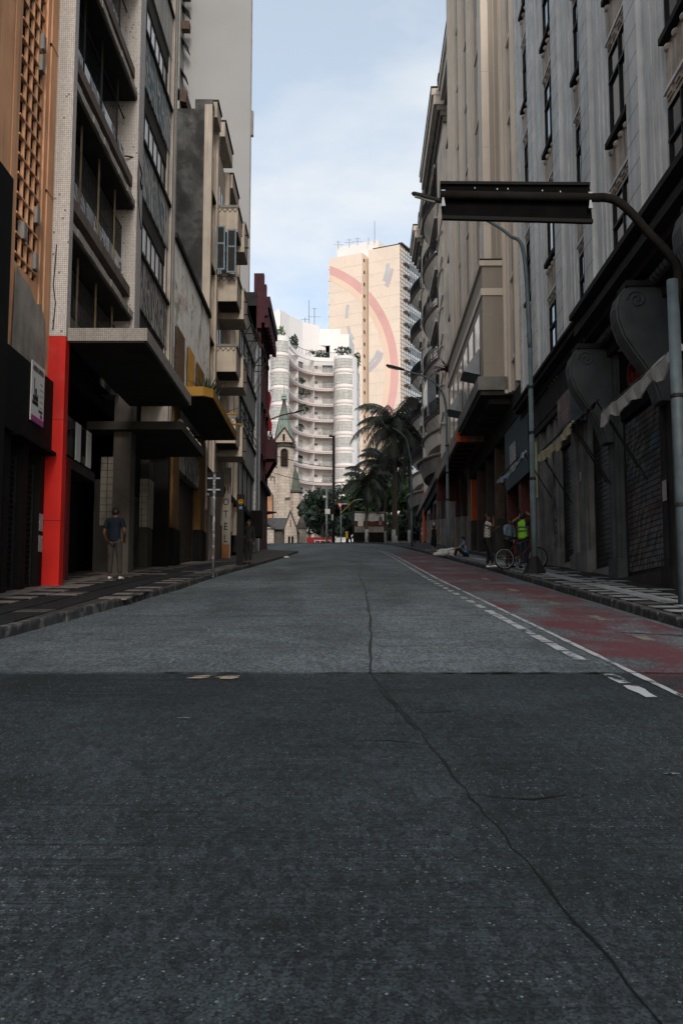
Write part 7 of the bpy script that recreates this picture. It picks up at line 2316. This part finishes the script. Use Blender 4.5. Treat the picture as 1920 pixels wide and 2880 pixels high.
# ---- trees
def palm(px, y, pyt, r0, n, L_, label, crown_drop=0.0, painted=True):
    x = at(px, 1480, y).x
    z0 = pz(x, y)
    zt = at(px, pyt, y).z
    T = thing('palm_tree', label, 'palm tree', (x, y, z0), 'palms on the plaza')
    pts = [Vector((x + 0.06 * math.sin(i * 1.3), y, z0 - 0.3 + (zt - z0 + 0.3) * i / 10)) for i in range(11)]
    tr = MB().tube(pts, [r0 * (1.25 - 0.5 * i / 10) for i in range(11)], 10).build('trunk', bark, T, True)
    if painted:
        MB().tube([(x, y, z0 - 0.2), (x, y, z0 + 1.5)], [r0 * 1.32, r0 * 1.22], 10).build('whitewash_band', M('whitewash', (0.30, 0.30, 0.29), 0.9, 0.25, 3) if 'whitewash' not in MATS else MATS['whitewash'], tr, True)
    top = pts[-1]
    for i in range(n):
        a = 2 * math.pi * (i * 0.381966 + 0.05 * R_())
        el = math.radians(82 - 112 * (i / n)) + 0.1 * (R_() - 0.5)
        LL = L_ * (0.85 + 0.3 * R_())
        m = MB()
        d = Vector((math.cos(a), math.sin(a), 0))
        sp_pts = []
        p = top + Vector((0, 0, -0.5 * i / n))
        ang = el
        for k in range(13):
            sp_pts.append(p.copy())
            p = p + (d * math.cos(ang) + Vector((0, 0, math.sin(ang)))) * LL / 12
            ang -= 0.135 + 0.03 * R_()
        m.tube(sp_pts, [0.05 * (1 - 0.85 * k / 12) for k in range(13)], 4, False)
        sd2 = d.cross(Vector((0, 0, 1)))
        for k in range(2, 13):
            t_ = (sp_pts[k] - sp_pts[k - 1]).normalized()
            for s_ in (-1, 1):
                for jj in range(6):
                    q = sp_pts[k - 1].lerp(sp_pts[k], jj / 6)
                    ll = (0.95 * math.sin(math.pi * min(1, (k + 1) / 13.5)) + 0.15) * L_ * 0.27 * (0.55 + 0.75 * R_())
                    dr = (sd2 * s_ * (0.75 + 0.3 * R_()) + t_ * 0.55 + Vector((0, 0, -0.75 - 0.7 * R_()))).normalized()
                    w = t_ * 0.028
                    e = q + dr * ll
                    md = q + dr * ll * 0.5 + Vector((0, 0, 0.05))
                    m.add([q - w, q + w, md + w * 1.4, md - w * 1.4, e], [(0, 1, 2, 3), (3, 2, 4)])
        m.build('frond', leaf_p, T)
    return T
palm(1110, 112, 1195, 0.30, 34, 5.6, 'tall palm with thick dark trunk and broad feathery crown')
palm(1031, 111, 1352, 0.17, 20, 3.4, 'slim palm rising in front of the police kiosk')
palm(1083, 116, 1300, 0.19, 22, 4.2, 'mid-height palm just left of the tallest palm')
palm(1152, 113, 1250, 0.22, 22, 4.2, 'palm beside the ornate building corner')
def tree(px, y, pyc, rx, rz, n, mat, label, trunk_r=0.25, seed=1, size=0.34):
    x = at(px, 1480, y).x
    z0 = gz(x, y)
    c0 = at(px, pyc, y)
    T = thing('leafy_tree', label, 'tree', (x, y, z0), 'trees on the plaza')
    rnd = random.Random(seed)
    tr = MB().tube([(x, y, z0 - 0.3), (x + 0.1, y, z0 + 0.5 * (c0.z - z0)), (x - 0.1, y, c0.z)], [trunk_r, trunk_r * 0.8, trunk_r * 0.4], 8)
    cl = []
    for k in range(14):
        a, e = rnd.uniform(0, 6.28), rnd.uniform(-0.5, 1.2)
        rr = rnd.uniform(0.45, 0.9)
        q = Vector((x + rx * rr * math.cos(a) * math.cos(e), y + rx * rr * math.sin(a) * math.cos(e), c0.z + rz * rr * math.sin(e)))
        cl.append((q, rnd.uniform(0.28, 0.5)))
        tr.tube([(x, y, c0.z - rz * 0.6), tuple(q)], [trunk_r * 0.35, 0.04], 5)
    tr.build('trunk', bark, T, True)
    m = MB()
    for _ in range(n):
        q, r = rnd.choice(cl)
        v = Vector((rnd.gauss(0, 1), rnd.gauss(0, 1), rnd.gauss(0, 1)))
        v = v.normalized() * rnd.uniform(0.4, 1.05) * r
        p = q + Vector((v.x * rx, v.y * rx, v.z * rz))
        nrm2 = (v.normalized() + Vector((rnd.gauss(0, 0.6), rnd.gauss(0, 0.6), rnd.gauss(0.4, 0.6)))).normalized()
        a = nrm2.cross(Vector((rnd.gauss(0, 1), rnd.gauss(0, 1), rnd.gauss(0, 1)))).normalized()
        b_ = nrm2.cross(a)
        s_ = size * rnd.uniform(0.6, 1.3)
        m.add([p - a * s_, p - b_ * s_ * 0.5 + a * s_ * 0.1, p + a * s_, p + b_ * s_ * 0.5 + a * s_ * 0.1], [(0, 1, 2, 3)])
    m.build('crown', mat, T)
    return T
tree(905, 128, 1440, 3.2, 2.6, 2600, leaf_d, 'dark tree left of the yield sign before the apartments', 0.22, 3)
tree(975, 128, 1420, 3.6, 3.4, 3000, leaf_d, 'dark tree behind the traffic light arm', 0.22, 4)
tree(1035, 126, 1415, 3.4, 3.0, 3000, leaf_g, 'bright green tree behind the kiosk roof', 0.22, 5)
tree(1095, 130, 1400, 4.0, 3.2, 3200, leaf_d, 'dark tree behind the tallest palm trunk', 0.25, 6)
tree(1150, 124, 1395, 3.4, 3.6, 3200, leaf_g, 'bright green tree beside the ornate building corner', 0.22, 7)
tree(1120, 121, 1478, 2.0, 1.5, 1500, leaf_g, 'low sunlit yellow-green shrub tree below the palms', 0.1, 8, 0.28)
tree(1200, 126, 1410, 4.0, 4.0, 2600, leaf_d, 'dark tree partly hidden behind the ornate building', 0.25, 9)
tree(870, 150, 1478, 2.4, 2.2, 1600, leaf_d, 'small dark tree between church porch and barrier', 0.15, 10)
tree(935, 140, 1480, 3.0, 2.0, 1800, leaf_d, 'low dark tree behind the red barrier', 0.15, 11)
tree(1010, 122, 1470, 2.4, 1.6, 1400, leaf_d, 'dark shrub tree directly behind the kiosk', 0.12, 12)
tree(1165, 119, 1490, 2.6, 1.3, 1600, leaf_d, 'low dark hedge-like tree right of the tallest palm', 0.12, 15)
tree(1090, 121, 1500, 2.4, 1.1, 1500, leaf_d, 'low dark shrub tree right of the kiosk', 0.12, 16)
tree(985, 124, 1500, 2.2, 1.2, 1300, leaf_d, 'low dark shrub tree behind the yield sign', 0.12, 17)
tree(1180, 118, 1475, 2.6, 1.8, 1600, leaf_d, 'low dark shrub tree by the no-parking pole', 0.12, 13)
hd = thing('plaza_hedge', 'dark clipped hedge and low stone wall behind the palms', 'hedge', (6, 120, gz(6, 120)))
bush('foliage', (at(1130, 1480, 120.5).x, 121.5, gz(6, 121) + 1.3), 4.6, 1.0, 1.5, 2600, leaf_d, parent=hd, cat=None, size=0.3)
MB().bx(FW, 119, 119.3, at(1060, 1480, 119).x, at(1240, 1480, 119).x, gz(6, 119) - 0.4, gz(6, 119) + 0.75).build('low_wall', conc_m, hd)
# wires over the crest
for i, (p0, p1, nm) in enumerate(((at(772, 1282, 82), at(1180, 1265, 84), 'sagging black cable spanning the street in front of the spire'), (at(752, 1325, 90), at(1000, 1352, 112), 'lower thin cable crossing the church gable'))):
    pts = [p0.lerp(p1, k / 14) - Vector((0, 0, (2.0 - i) * math.sin(k / 14 * math.pi) * 0.6)) for k in range(15)]
    MB().tube(pts, 0.028, 5).build('overhead_cable', iron, None, label=nm, cat='cable')
